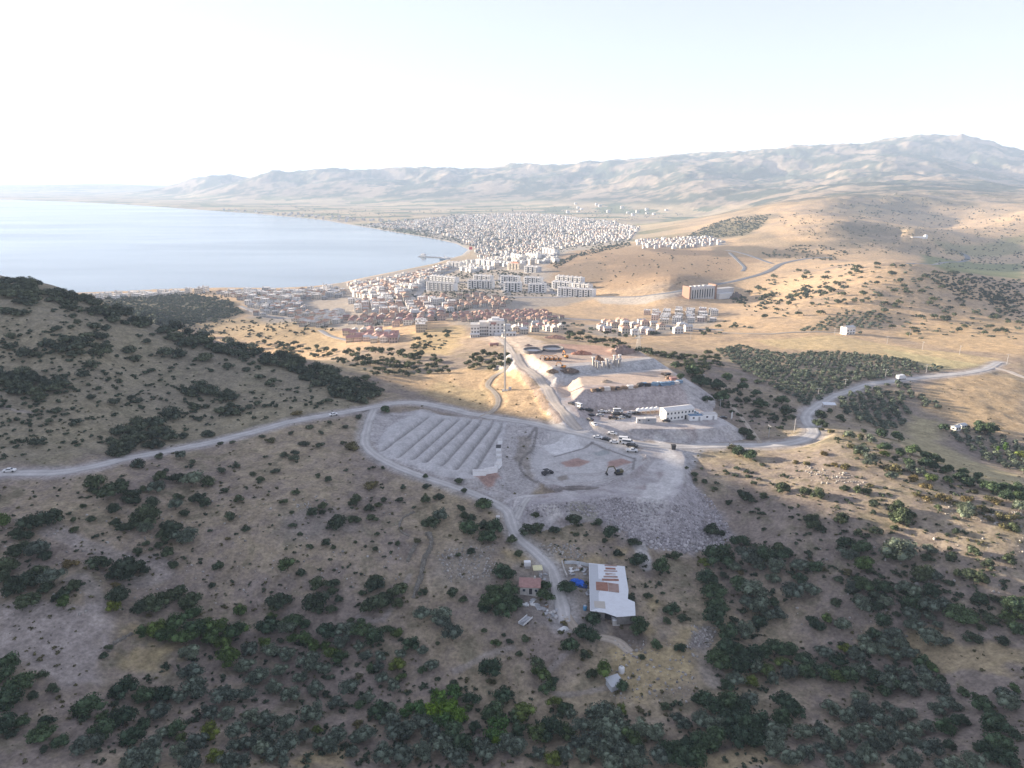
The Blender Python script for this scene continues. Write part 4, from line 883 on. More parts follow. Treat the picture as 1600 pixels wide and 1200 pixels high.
SCRUB = [([(1602,640),(1900,650),(1900,1200),(1602,1200)], 420, (7, 24)), ([(-260,470),(-4,440),(-4,1200),(-260,1200)], 300, (7, 22)), ([(0,445),(110,460),(260,505),(420,550),(600,612),(540,612),(420,570),(300,545),(170,500),(0,462)], 70, (8, 16)), ([(0,500),(100,520),(300,600),(520,630),(400,660),(200,650),(0,700)], 260, (5, 13)), ([(200,1060),(420,970),(650,985),(640,1060),(700,1050),(820,1090),(1000,1120),(1060,1100),(1200,1140),(1200,1205),(150,1205),(120,1110)], 480, (6, 17)),
 ([(1100,870),(1190,850),(1260,860),(1290,900),(1200,960),(1190,1020),(1330,1000),(1400,985),(1480,1080),(1380,1085),(1250,1060),(1190,1080),(1210,1150),(1060,1170),(1110,1080),(1130,1000)], 240, (6, 17)),
 ([(1290,900),(1420,890),(1500,930),(1600,930),(1600,970),(1480,965),(1350,960)], 200, (6, 16)), ([(1080,720),(1280,720),(1600,850),(1600,1000),(1200,860)], 330, (4, 12)),
 ([(0,760),(600,680),(650,760),(640,950),(100,960),(0,1000)], 260, (4, 10)), ([(0,460),(300,540),(580,625),(400,660),(0,720)], 420, (4, 12)), ([(1280,680),(1400,690),(1600,790),(1600,830),(1400,760)], 160, (4, 11)), ([(1060,575),(1230,640),(1230,680),(1150,660)], 120, (4, 11)), ([(810,800),(960,820),(1060,870),(1000,1000),(850,850)], 90, (4, 10))]
items = []
for poly, n, ab in SCRUB:
    q = np.array(scatter(poly, n, *ab, gap=0, clump=.25)); p = ground(q[:, 0], np.minimum(q[:, 1], 1230)); d = depth_of(p); st = bilin(GT, GS, SITE, p[:, 0] / p[:, 1], np.log(p[:, 1]))
    for a, b_, c, s_ in zip(p, d, q[:, 2], st):
        if s_ > 1.5 and min(line_d(np.array(a[0]), np.array(a[1]), R_[::3])[0] for R_ in (R_MAIN, R_LOOP)) > 4.5: items.append((*a, c / 2 * b_ / FPX, .95))
merged('scrub', LOW, items, LEAF['s'], 'low dark scrub between the trees and shrubs')
# low scrub and tufts on the near slopes
q = np.stack([_r.uniform(-20, 1620, 5200), 590 + 620 * _r.uniform(size=5200) ** 1.25], 1)
p = ground(q[:, 0], q[:, 1]); site = bilin(GT, GS, SITE, p[:, 0] / p[:, 1], np.log(p[:, 1]))
rd = np.full(len(p), 99.0)
for R, w, kind, lift in ROADS:
    if R[:, 1].min() < 600: rd = np.minimum(rd, line_d(p[:, 0], p[:, 1], R[::3])[0] - w * .5)
cl = fbm(p[:, 0], p[:, 1], 26, 3, 88)
ok = (site > 1.5) & (rd > 1.2) & (cl + _r.normal(0, .25, len(p)) > .02) & (p[:, 1] < 620)
items = [(*a, .25 + .75 * _r.uniform() ** 2.2, .8) for a in p[ok]]
merged('undergrowth', LOWER, items, LEAF['y'], 'low dry scrub and tufts across the slopes')
# ------------------------------------------------------------------ buildings
class MB:
    """collects quads/tris with material slots"""
    def __init__(s): s.v, s.f, s.m = [], [], []
    def quad(s, a, b, c, d, m=0):
        n = len(s.v); s.v += [a, b, c, d]; s.f.append((n, n+1, n+2, n+3)); s.m.append(m)
    def tri(s, a, b, c, m=0):
        n = len(s.v); s.v += [a, b, c]; s.f.append((n, n+1, n+2)); s.m.append(m)
    def box(s, x0, x1, y0, y1, z0, z1, m=0, bottom=False):
        P = [(x, y, z) for z in (z0, z1) for y in (y0, y1) for x in (x0, x1)]
        for q in ((0,1,5,4),(1,3,7,5),(3,2,6,7),(2,0,4,6),(4,5,7,6)) + (((0,2,3,1),) if bottom else ()): s.quad(*[P[i] for i in q], m=m)
    def obox(s, c, ax, ay, az, m=0):
        """oriented box from centre and three half axes"""
        c, ax, ay, az = (np.array(k, float) for k in (c, ax, ay, az))
        P = [tuple(c + i * ax + j * ay + k * az) for k in (-1, 1) for j in (-1, 1) for i in (-1, 1)]
        for q in ((0,1,5,4),(1,3,7,5),(3,2,6,7),(2,0,4,6),(4,5,7,6),(0,2,3,1)): s.quad(*[P[i] for i in q], m=m)
    def bar(s, a, b, w, m=0):
        a, b = np.array(a, float), np.array(b, float); d = b - a; L = np.linalg.norm(d); d /= L
        u = np.cross(d, (0, 0, 1) if abs(d[2]) < .9 else (1, 0, 0)); u /= np.linalg.norm(u); v = np.cross(d, u)
        s.obox((a + b) / 2, u * w / 2, v * w / 2, d * L / 2, m)
    def tube(s, path, radii, k=8, m=0, cap=True):
        v, f = tube(path, radii, k); n = len(s.v); s.v += [tuple(q) for q in v]
        for q in f: s.f.append(tuple(i + n for i in q)); s.m.append(m)
        if cap:
            s.f.append(tuple(n + len(v) - k + i for i in range(k))); s.m.append(m)
    def windows(s, x0, x1, y0, y1, z0, z1, nx, ny, nz, m=1, ww=.5, wh=.5, out=.03):
        """dark panes on the four walls of a box"""
        for fl in range(nz):
            zc = z0 + (z1 - z0) * (fl + .5) / nz; h = (z1 - z0) / nz * wh / 2
            for i in range(nx):
                xc = x0 + (x1 - x0) * (i + .5) / nx; w = (x1 - x0) / nx * ww / 2
                s.quad((xc-w, y0-out, zc-h), (xc+w, y0-out, zc-h), (xc+w, y0-out, zc+h), (xc-w, y0-out, zc+h), m)
                s.quad((xc+w, y1+out, zc-h), (xc-w, y1+out, zc-h), (xc-w, y1+out, zc+h), (xc+w, y1+out, zc+h), m)
            for i in range(ny):
                yc = y0 + (y1 - y0) * (i + .5) / ny; w = (y1 - y0) / ny * ww / 2
                s.quad((x0-out, yc+w, zc-h), (x0-out, yc-w, zc-h), (x0-out, yc-w, zc+h), (x0-out, yc+w, zc+h), m)
                s.quad((x1+out, yc-w, zc-h), (x1+out, yc+w, zc-h), (x1+out, yc+w, zc+h), (x1+out, yc-w, zc+h), m)
    def hip(s, x0, x1, y0, y1, z, h, m=0, o=.35):
        x0 -= o; x1 += o; y0 -= o; y1 += o
        s.box(x0, x1, y0, y1, z, z + .18, m, True); z += .18
        if x1 - x0 >= y1 - y0: k = (y1 - y0) / 2 * .9; a, b = (x0 + k, (y0+y1)/2, z+h), (x1 - k, (y0+y1)/2, z+h); s.quad((x0,y0,z),(x1,y0,z),b,a,m); s.quad((x1,y1,z),(x0,y1,z),a,b,m); s.tri((x0,y1,z),(x0,y0,z),a,m); s.tri((x1,y0,z),(x1,y1,z),b,m)
        else: k = (x1 - x0) / 2 * .9; a, b = ((x0+x1)/2, y0 + k, z+h), ((x0+x1)/2, y1 - k, z+h); s.quad((x1,y0,z),(x1,y1,z),b,a,m); s.quad((x0,y1,z),(x0,y0,z),a,b,m); s.tri((x0,y0,z),(x1,y0,z),a,m); s.tri((x1,y1,z),(x0,y1,z),b,m)
    def gable(s, x0, x1, y0, y1, z, h, m=0, o=.35, wallm=None):
        c = (y0 + y1) / 2
        if wallm is not None: s.tri((x0, y1, z), (x0, y0, z), (x0, c, z + h), wallm); s.tri((x1, y0, z), (x1, y1, z), (x1, c, z + h), wallm)
        k = h / (c - y0)
        for sg in (-1, 1):
            ye = c + sg * (c - y0 + o); ze = z - k * o
            n = len(s.v)
            A = [(x0-o, ye, ze), (x1+o, ye, ze), (x1+o, c, z+h), (x0-o, c, z+h)]; B = [(p[0], p[1], p[2] + .14) for p in A]
            if sg > 0: A, B = A[::-1], B[::-1]
            s.quad(*B, m=m); s.quad(*A[::-1], m=m)
            for i in range(4): s.quad(A[i], A[(i+1) % 4], B[(i+1) % 4], B[i], m=m)
    def mesh(s, name, mats, smooth=False):
        me = bpy.data.meshes.new(name); me.from_pydata([tuple(map(float, p)) for p in s.v], [], s.f)
        for x in mats: me.materials.append(x)
        me.polygons.foreach_set('material_index', s.m)
        if smooth: me.polygons.foreach_set('use_smooth', np.ones(len(s.f), bool))
        me.update(); return me

M_WHITE = plain_mat('white_render', (.72, .70, .67), .08, .4, hv=.12)
M_CREAM = plain_mat('cream_render', (.62, .55, .46), .1, .4, hv=.15)
M_PINK = plain_mat('pale_pink_render', (.62, .50, .45), .1, .4, hv=.15)
M_GREYW = plain_mat('grey_render', (.45, .45, .46), .1, .4, hv=.12)
M_TERRA = plain_mat('terracotta_tiles', (.46, .30, .225), .25, 1.5, hv=.25)
M_RED = plain_mat('dull_red_tiles', (.39, .235, .21), .2, 1.2, hv=.12)
M_PALER = plain_mat('pale_roof', (.55, .53, .51), .15, .8, hv=.15)
M_GLASS = plain_mat('window_glass', (.045, .055, .07), .1, 1, rough=.15, spec=.5)
M_CONC = plain_mat('bare_concrete', (.40, .385, .37), .15, .8)
M_DARK = plain_mat('dark_metal', (.05, .05, .055), .15, 2, rough=.6)
M_STEEL = plain_mat('galvanised_steel', (.42, .43, .44), .12, 2, rough=.45, metal=.4)
M_BRICK = plain_mat('orange_brick', (.33, .21, .16), .15, 2)

def house_parts(v):
    rng = np.random.default_rng(300 + v); w = MB(); r = MB()
    if v < 4:
        X, Y, Z = rng.uniform(4, 5.4), rng.uniform(3.6, 4.6), rng.uniform(5.6, 6.6)
        w.box(-X, X, -Y, Y, -2.5, Z); w.windows(-X, X, -Y, Y, .3, Z, 3, 3, 2); w.box(X, X + 1.3, -Y * .5, Y * .5, 2.7, 3.6)
        (r.hip if v % 2 == 0 else r.gable)(-X, X, -Y, Y, Z, 2.0)
        if v % 2: w.tri((-X, Y, Z), (-X, -Y, Z), (-X, 0, Z + 2)); w.tri((X, -Y, Z), (X, Y, Z), (X, 0, Z + 2))
        r.box(X * .3, X * .3 + .7, -Y * .4, -Y * .4 + .7, Z + .5, Z + 2.6)
    else:
        X, Y, Z = rng.uniform(5, 7), rng.uniform(4.5, 6), rng.choice([6.4, 9.4, 12.4])
        w.box(-X, X, -Y, Y, -2.5, Z); w.windows(-X, X, -Y, Y, .4, Z, 4, 3, int(Z / 3.1), ww=.45)
        for fl in range(1, int(Z / 3.1)): w.box(-X * .6, X * .6, -Y - 1.1, -Y + .02, fl * 3.1, fl * 3.1 + .9)
        r.box(-X - .2, X + .2, -Y - .2, Y + .2, Z, Z + .35, 0, True); r.box(-X + 1, -X + 3.4, -Y + 1, -Y + 3.2, Z + .35, Z + 2.6); r.box(X * .3, X * .3 + 1.6, 0, .9, Z + .35, Z + 1.5)
    return w, r
HP = [house_parts(v) for v in range(8)]
_hm = {}
def house_meshes(v, wm_, rm):
    k = (v, wm_.name, rm.name)
    if k not in _hm: _hm[k] = (HP[v][0].mesh('wall', [wm_, M_GLASS]), HP[v][1].mesh('roof', [rm]))
    return _hm[k]
WALLS = {'w': M_WHITE, 'c': M_CREAM, 'p': M_PINK, 'g': M_GREYW}; ROOFS = {'t': M_TERRA, 'r': M_RED, 'l': M_PALER}
WALLW = {'w': 'white', 'c': 'cream', 'p': 'pale pink', 'g': 'grey'}; ROOFW = {'t': 'terracotta', 'r': 'dull red', 'l': 'pale'}
WALB = {'w': C(.72,.70,.67), 'c': C(.62,.55,.46), 'p': C(.62,.50,.45), 'g': C(.45,.45,.46)}; RALB = {'t': C(.46,.30,.225), 'r': C(.39,.235,.21), 'l': C(.55,.53,.51)}

# polygon px, step m (x, y), angle, keep, variants, wall letters, roof letters, scale, zone
TOWN = [
 ([(385,476),(470,471),(482,490),(402,496)], (12.5, 11.5), .15, .8, [0,1,2,3,4], 'wwwg', 'tll', .85, 'in the villa rows below the wooded headland'),
 ([(455,495),(530,485),(550,500),(505,511),(472,510)], (12, 11.5), -.1, .85, [0,2,1], 'www', 'lllt', .82, 'in the white villa estate left of the scrubland'),
 ([(532,523),(585,517),(624,525),(618,537),(545,536)], (9.5, 11.5), .12, .9, [1,3], 'pwc', 'rrrrl', .85, 'in the red-roofed terraces behind the ridge'),
 ([(630,512),(665,506),(668,522),(640,524)], (19, 18), .1, .8, [5,6,0], 'cw', 'tl', .9, 'on the knoll above the red-roofed terraces'),
 ([(548,474),(600,469),(700,471),(715,488),(640,497),(560,492)], (12, 13), .2, .78, [0,1,2,3,4], 'wwwp', 'tttl', .85, 'in the mixed villa streets of the near town'),
 ([(540,500),(620,495),(692,488),(702,500),(620,512),(548,512)], (12, 12.5), .1, .72, [0,1,2,3], 'wwp', 'ttrl', .82, 'in the terraced rows behind the knoll'),
 ([(545,446),(600,438),(660,426),(690,416),(702,421),(660,450),(640,468),(560,468)], (15, 15), .5, .84, [0,1,2,3,4,5], 'wwcpg', 'tttl', .95, 'in the dense terracotta quarter by the bay'),
 ([(335,458),(450,456),(530,451),(545,465),(470,472),(390,474)], (17, 16), .0, .8, [0,1,3,5,4], 'wwcg', 'ttl', .95, 'in the old quarter along the shore'),
 ([(655,468),(790,462),(798,482),(700,485)], (13, 13), .15, .6, [0,1,2,3], 'wwcp', 'ttt', .85, 'in the villas below the white apartment estate'),
 ([(690,496),(780,488),(850,488),(880,500),(800,506),(720,504)], (8.5, 10.5), .1, .8, [1,3,0], 'pwpc', 'rrtt', .62, 'in the pink row houses beyond the white building'),
 ([(800,508),(870,506),(888,520),(835,525),(805,520)], (17, 15), .2, .6, [0,1,0,3], 'wwc', 'tlr', .75, 'beside the quarry behind the tanks'),
 ([(905,509),(1000,499),(1030,508),(1030,524),(940,524)], (20, 18), .1, .62, [0,1,2,3,0], 'wwcp', 'tlt', .85, 'in the hamlet left of the stepped terraces'),
 ([(1010,491),(1070,486),(1115,490),(1118,503),(1030,506)], (14, 16), -.25, .85, [4,5,4], 'wcpg', 'll', .72, 'in the stepped terraces at the field edge'),
 ([(1000,508),(1080,506),(1095,520),(1020,524)], (21, 18), .1, .5, [0,1,2,3], 'wwc', 'tll', .85, 'scattered in front of the stepped terraces'),
 ([(995,377),(1110,371),(1135,382),(1000,391)], (19, 24), .1, .7, [0,1,2,3,5], 'wwwp', 'tll', .95, 'in the village under the pine hill'),
 ([(130,463),(330,454),(330,459),(140,468)], (23, 20), .05, .8, [5,6,7], 'wwwc', 'l', 1.0, 'in the pale row along the left shore'),
 ([(700,416),(760,408),(870,395),(872,410),(790,418),(735,426)], (24, 24), .4, .75, [6,7,5,7], 'wwwgc', 'l', 1.1, 'in the tall seafront blocks right of the pier'),
 ([(560,353),(640,346),(720,336),(830,333),(960,346),(1000,356),(985,375),(900,385),(850,395),(760,408),(742,398),(742,386),(700,369),(640,359)], (21, 23), .35, .66, [0,1,2,3,4,5,0,1], 'wwwcpg', 'tttll', .8, 'in the wide town on the plain'),
 ([(330,327),(520,338),(640,345),(560,350),(480,340)], (45, 60), .2, .5, [0,1,4,5], 'wwc', 'tl', 1.3, 'in the far beach settlement'), ([(900,318),(1070,328),(1000,340),(880,333)], (90, 110), .2, .3, [4,5], 'w', 'l', 1.6, 'on the far farm plain'),
]
_hr = np.random.default_rng(77)
cands = []
for poly, (sx, sy), ang, keep, vs, wl, rl, sc, zone in TOWN:
    Wp = gpoly(poly, ymin=560 if poly[0][0] > 300 else 900)[:, :2]; c = Wp.mean(0); R = np.abs(Wp - c).max() * 1.5
    gx, gy = np.meshgrid(np.arange(-R, R, sx), np.arange(-R, R, sy))
    gy = gy + 5 * np.sin(gx / 60.)
    x = c[0] + gx * math.cos(ang) - gy * math.sin(ang) + _hr.normal(0, sx * .08, gx.shape); y = c[1] + gx * math.sin(ang) + gy * math.cos(ang) + _hr.normal(0, sy * .08, gx.shape)
    m = (poly_sd(x, y, Wp) < 0) & (_hr.uniform(size=x.shape) < keep)
    for px, py in zip(x[m], y[m]):
        z = float(hgt(px, py))
        if z < .5: continue
        if any(w > 5 and line_d(np.array(px), np.array(py), R_[::4])[0] < w * .5 + 5 for R_, w, kd, lf in ROADS if kd in ('street', 'asphalt') and abs(R_[:, 1].mean() - py) < 350): continue
        v = int(_hr.choice(vs)); W_ = _hr.choice(list(wl)); r_ = _hr.choice(list(rl)) if v < 4 else 'l'
        if v < 4 and zone.startswith('in the white villa') : r_ = 'l' if _hr.uniform() < .6 else 't'
        cands.append((HP[v][0].v[-1] and sc * (7 if v < 4 else 11) / py, px, py, z, v, W_, r_, sc * _hr.uniform(.88, 1.1), ang + (0 if _hr.uniform() < .7 else 1.571), zone))
cands.sort(key=lambda q: -q[0])
nh = 0; Vs, Fs, Cs, n = [], [], [], 0
for q in cands:
    _, px, py, z, v, W_, r_, sc, ang, zone = q
    if nh < 295:
        nh += 1
        fl = v >= 4; storey = {4: 'flat-roofed', 5: 'flat-roofed', 6: 'flat-roofed', 7: 'flat-roofed'}.get(v, '')
        o = link('house', None, None, (px, py, z), ang); o.scale = (sc,) * 3
        a, b_ = house_meshes(v, WALLS[W_], ROOFS[r_])
        link('wall', a, o); link('roof', b_, o)
        lab = f"{WALLW[W_]} {'flat-roofed block' if fl else 'house with ' + ROOFW[r_] + ' roof'} {zone}"
        tag(o, lab, 'house', f"{WALLW[W_]} {'flat-roofed blocks' if fl else 'houses with ' + ROOFW[r_] + ' roofs'} {zone}")
    else:
        for mb, col in ((HP[v][0], WALB[W_]), (HP[v][1], RALB[r_])):
            vv = np.array(mb.v, float); far_ = py > 1250
            quads = [(f, m) for f, m in zip(mb.f, mb.m) if len(f) == 4 and not (far_ and m == 1 and mb is HP[v][0] and _hr.uniform() < .35)]
            tris = [f for f in mb.f if len(f) == 3]
            ff = np.array([f for f, m in quads] + [(f[0], f[1], f[2], f[2]) for f in tris])
            s_, c_ = math.sin(ang), math.cos(ang)
            w = np.stack([(vv[:, 0] * c_ - vv[:, 1] * s_) * sc + px, (vv[:, 0] * s_ + vv[:, 1] * c_) * sc + py, vv[:, 2] * sc + z], 1)
            cc = np.tile(col * _hr.uniform(.62, 1.0), (len(vv), 1))
            for f, m in quads:
                if m == 1: cc[list(f)] = (.05, .06, .07)
            Vs.append(w); Fs.append(ff + n); Cs.append(cc); n += len(w)
mt, nt, b = new_mat('town_walls'); a = nd(nt, 'ShaderNodeVertexColor', layer_name='albedo'); geo = nd(nt, 'ShaderNodeNewGeometry')
nt.links.new(scaled(nt, a.outputs['Color'], maprange(nt, noise(nt, .3, 3, geo.outputs['Position']), .3, .7, .85, 1.12)), b.inputs['Base Color'])
FT = np.concatenate(Fs); tri = FT[:, 2] == FT[:, 3]
# triangles keep three distinct corners: split the two kinds into one tri mesh
T3 = np.concatenate([FT[~tri][:, [0, 1, 2]], FT[~tri][:, [0, 2, 3]], FT[tri][:, :3]])
tag(link('distant_town', np_mesh('distant_town', np.concatenate(Vs), T3, [mt], color=np.concatenate(Cs))), 'far houses and blocks of the coastal town', kind='stuff')
# ------------------------------------------------------------------ single objects of the site and the farm
def G1(u, v, **k): return ground([u], [v], **k)[0]
def root(name, p, label, cat, rz=0, group=None, sink=0.0):
    o = link(name, None, None, (p[0], p[1], p[2] - sink), rz); return tag(o, label, cat, group)
def part(name, mb, mats, par, smooth=False):
    return link(name, mb.mesh(name, mats if isinstance(mats, list) else [mats], smooth), par)
def copy_tree(o, loc, rz, label, group=None, scale=None):
    c = o.copy(); COL.objects.link(c); c.location = loc; c.rotation_euler = (0, 0, rz); c['label'] = label
    if scale: c.scale = scale
    if group: c['group'] = group
    elif 'group' in c: del c['group']
    for ch in [k for k in bpy.data.objects if k.parent == o]:
        d = ch.copy(); COL.objects.link(d); d.parent = c
        for g in [k for k in bpy.data.objects if k.parent == ch]:
            e = g.copy(); COL.objects.link(e); e.parent = d
    return c
def heading(a, b):
    p, q = ground([a[0], b[0]], [a[1], b[1]]); return math.atan2(q[1] - p[1], q[0] - p[0])

# ---- vehicles
PAINT = {'white': plain_mat('white_car_paint', (.70,.70,.69), .03, 1, .3, .5), 'black': plain_mat('black_car_paint', (.03,.03,.035), .1, 1, .3, .5), 'silver': plain_mat('silver_car_paint', (.42,.43,.44), .04, 1, .3, .5), 'blue': plain_mat('blue_car_paint', (.30,.42,.52), .05, 1, .3, .5)}
M_TYRE = plain_mat('tyre_rubber', (.03,.03,.03), .1, 3, .9)
M_LAMP = plain_mat('lamp_glass', (.6,.6,.58), .05, 3, .2, .5); M_TAIL = plain_mat('tail_lamp', (.4,.03,.02), .05, 3, .3, .5)
_cm = {}
def extrude_profile(mb, prof, w, inset, m=0):
    """prof: closed list of (x, z); width narrows by inset(z)"""
    L = [(x, -w + inset(z), z) for x, z in prof]; R = [(x, w - inset(z), z) for x, z in prof]; n = len(prof); b = len(mb.v)
    mb.v += L + R
    mb.f.append(tuple(b + i for i in range(n))); mb.m.append(m); mb.f.append(tuple(b + n + i for i in reversed(range(n)))); mb.m.append(m)
    for i in range(n):
        j = (i + 1) % n; mb.f.append((b + j, b + i, b + n + i, b + n + j)); mb.m.append(m)
def car_meshes(style, col):
    k = (style, col)
    if k in _cm: return _cm[k]
    P = PAINT[col]; out = []
    b = MB(); g = MB()
    if style == 'saloon':
        L, hw = 2.2, .86; prof = [(-L,.35),(-L,.85),(-1.75,.98),(-1.2,1.0),(-.65,1.42),(.55,1.45),(1.15,1.0),(L-.15,.85),(L,.6),(L,.35)]
        ins = lambda z: .0 if z < 1.02 else .16; extrude_profile(b, prof, hw, ins)
        g.quad((1.17,-.70,1.03),(1.17,.70,1.03),(.62,.62,1.42),(.62,-.62,1.42)); g.quad((-1.22,.7,1.03),(-1.22,-.7,1.03),(-.71,-.62,1.42),(-.71,.62,1.42))
        for s in (-1, 1): q = [(-1.0,s*.875,1.03),(.95,s*.875,1.03),(.5,s*.73,1.4),(-.6,s*.73,1.4)]; g.quad(*(q if s < 0 else q[::-1]))
    elif style == 'van':
        L, hw = 2.75, .98; prof = [(-L,.4),(-L,2.2),(-L+.1,2.4),(1.3,2.42),(1.95,1.5),(L-.1,1.2),(L,.8),(L,.4)]
        ins = lambda z: .0 if z < 1.45 else .1; extrude_profile(b, prof, hw, ins)
        g.quad((1.99,-.82,1.5),(1.99,.82,1.5),(1.42,.78,2.3),(1.42,-.78,2.3)); g.quad((-L-.02,.75,1.5),(-L-.02,-.75,1.5),(-L-.02,-.7,2.1),(-L-.02,.7,2.1))
        for s in (-1, 1): q = [(-2.4,s*.99,1.5),(1.6,s*.99,1.5),(1.15,s*.91,2.15),(-2.4,s*.91,2.15)]; g.quad(*(q if s < 0 else q[::-1]))
    elif style == 'pickup':
        L, hw = 2.6, .92; prof = [(-L,.45),(-L,1.05),(-.5,1.05),(-.4,1.75),(.75,1.78),(1.35,1.15),(L-.1,1.02),(L,.7),(L,.45)]
        ins = lambda z: .0 if z < 1.2 else .14; extrude_profile(b, prof, hw, ins)
        b.box(-L+.02, -.6, -.86, -.78, 1.05, 1.3); b.box(-L+.02, -.6, .78, .86, 1.05, 1.3); b.box(-L+.02, -L+.1, -.78, .78, 1.05, 1.3)
        g.quad((1.38,-.72,1.17),(1.38,.72,1.17),(.84,.64,1.72),(.84,-.64,1.72))
        for s in (-1, 1): q = [(-.35,s*.93,1.22),(1.15,s*.93,1.22),(.7,s*.79,1.7),(-.3,s*.79,1.7)]; g.quad(*(q if s < 0 else q[::-1]))
    body = b.mesh('body', [P]); glass = g.mesh('window', [M_GLASS])
    wx = L - .85; wr = .33 if style == 'saloon' else .37; w = MB()
    ring = [(math.cos(a), math.sin(a)) for a in np.linspace(0, 2 * math.pi, 13)[:-1]]
    n0 = len(w.v); w.v += [(wr * c, -.11, wr * s) for c, s in ring] + [(wr * c, .11, wr * s) for c, s in ring]
    w.f.append(tuple(range(12))); w.m.append(0); w.f.append(tuple(range(23, 11, -1))); w.m.append(0)
    for i in range(12): j = (i + 1) % 12; w.f.append((j, i, 12 + i, 12 + j)); w.m.append(0)
    wheel = w.mesh('wheel', [M_TYRE])
    lm = MB(); lm.box(-.03, .03, -.16, .16, -.07, .07); lamp = lm.mesh('headlight', [M_LAMP]); tl = MB(); tl.box(-.03, .03, -.13, .13, -.09, .09); tail = tl.mesh('tail_light', [M_TAIL])
    _cm[k] = (body, glass, wheel, lamp, tail, wx, wr, hw, L)
    return _cm[k]
def car(u, v, style, col, rz, label, name='parked_car', cat='car', s=1.0):
    p = G1(u, v); body, glass, wheel, lamp, tail, wx, wr, hw, L = car_meshes(style, col)
    o = root(name, p, label, cat, rz); o.location.z += .13; o.scale = (s,) * 3
    link('body', body, o); link('window', glass, o)
    for sx in (-1, 1):
        for sy in (-1, 1): link('wheel', wheel, o, (sx * wx, sy * (hw - .06), wr))
    for sy in (-1, 1): link('headlight', lamp, o, (L - .02, sy * (hw - .25), .72)); link('tail_light', tail, o, (-L + .01, sy * (hw - .2), .78))
    return o
hd = heading((0,738),(60,738))
car(15,737.5,'saloon','white',hd,'white car alone on the pale dirt road at the foot of the shaded hill','car')
car(521,649.5,'saloon','white',heading((560,641),(480,653)),'white car on the dirt road short of the fork with the lone tree','car')
rv = heading((930,683),(1040,699))
car(976,690.5,'van','white',rv+.05,'rear white minibus of the pair parked side by side at the junction','parked_van','van')
car(981,694.5,'van','white',rv+.05,'nearer white minibus of the pair parked side by side at the junction','parked_van','van')
car(988,698.5,'pickup','black',rv,'dark pickup beside the two white minibuses','parked_pickup','pickup')
car(987,706,'pickup','white',rv+.2,'white pickup parked nearest the pit below the minibuses','parked_pickup','pickup')
car(934,685,'saloon','white',rv,'white car at the left end of the junction row beside a dark car','parked_car')
car(946.5,688,'saloon','black',rv,'black car next to the white car at the left of the junction','parked_car')
car(960,692.5,'saloon','white',rv+.1,'white car alone between the dark car and the minibuses')
car(957,679,'saloon','white',rv-.1,'white car alone at the foot of the office terrace bank')
car(929,665,'saloon','white',heading((929,668),(915,650)),'white car driving up the haul road below the office terrace','car')
rc = heading((920,650),(1000,648))
for u, v, st, cl, a, lb in ((893,632,'saloon','black',2.3,'black car highest up along the haul road'),(903.5,636,'van','white',2.2,'white van below the black car at the haul road edge'),(908,641,'saloon','black',rc,'black car at the left end of the office terrace row'),(920,642.5,'pickup','black',rc,'long dark pickup under the striped earth slope'),
 (940,644.5,'saloon','white',rc,'first white car from the left under the striped earth slope'),(952,645,'saloon','white',rc+.1,'second white car from the left under the striped earth slope'),(966,645,'van','white',rc,'white van in the row under the striped earth slope'),(986,646.5,'saloon','white',rc,'white car just left of the white canopies'),(994,647,'saloon','black',rc+.2,'black car touching the row of white canopies'),
 (924,650.5,'saloon','black',rc-.3,'black car at the left corner of the office terrace edge'),(938,650,'saloon','silver',rc,'silver car in the middle of the office terrace'),(963,650,'van','black',rc+.4,'black van in the middle of the office terrace'),(958,655,'pickup','black',rc,'black pickup on the outer edge of the office terrace'),(979,652,'pickup','black',rc-.4,'dark pickup right of the black van on the terrace'),(971,654,'saloon','silver',rc+.5,'grey car between two dark pickups on the terrace edge'),
 (922,657,'saloon','black',2.2,'black car where the terrace ramp meets the haul road'),(1130,654,'saloon','black',rc,'black car at the far right tip of the office terrace'),(1036,652,'saloon','blue',rc,'pale blue car in front of the white office block'),(1084,647,'pickup','blue',rc,'pale blue pickup right of the white office block'),(1041,659,'saloon','black',rc,'dark car on the terrace edge below the office block')):
    car(u, v, st, cl, a, lb, 'parked_' + {'saloon': 'car'}.get(st, st), {'saloon': 'car'}.get(st, st), .9)
# white lorry on the orchard road
p = G1(1408, 593); o = root('lorry', p, 'white box lorry on the road above the sunlit orchard strip', 'lorry', heading((1395,595),(1425,592)))
b = MB(); b.box(-4, 1.6, -1.2, 1.2, .95, 3.4); part('cargo_box', b, PAINT['white'], o)
b = MB(); extrude_profile(b, [(1.75,.5),(1.75,2.4),(2.9,2.4),(3.3,1.5),(3.4,.5)], 1.1, lambda z: .0 if z < 1.6 else .08); b.box(-4, 1.7, -.5, .5, .6, .93); part('cab', b, PAINT['white'], o)
for x in (-3, -1.8, 2.5):
    for y in (-1, 1): link('wheel', car_meshes('van', 'white')[2], o, (x, y, .42))
# dark skip bin on the road
p = G1(1052, 702); o = root('waste_skip', p, 'small black bin standing alone on the road at the junction', 'bin')
b = MB(); b.quad((-.8,-.7,0),(.8,-.7,0),(1,-.9,2.0),(-1,-.9,2.0)); b.quad((.8,.7,0),(-.8,.7,0),(-1,.9,2.0),(1,.9,2.0)); b.quad((-.8,.7,0),(-.8,-.7,0),(-1,-.9,2.0),(-1,.9,2.0)); b.quad((.8,-.7,0),(.8,.7,0),(1,.9,2.0),(1,-.9,2.0)); part('body', b, M_DARK, o)
b = MB(); b.box(-1.05, 1.05, -.95, .95, 2.0, 2.15, 0, True); part('lid', b, M_DARK, o)

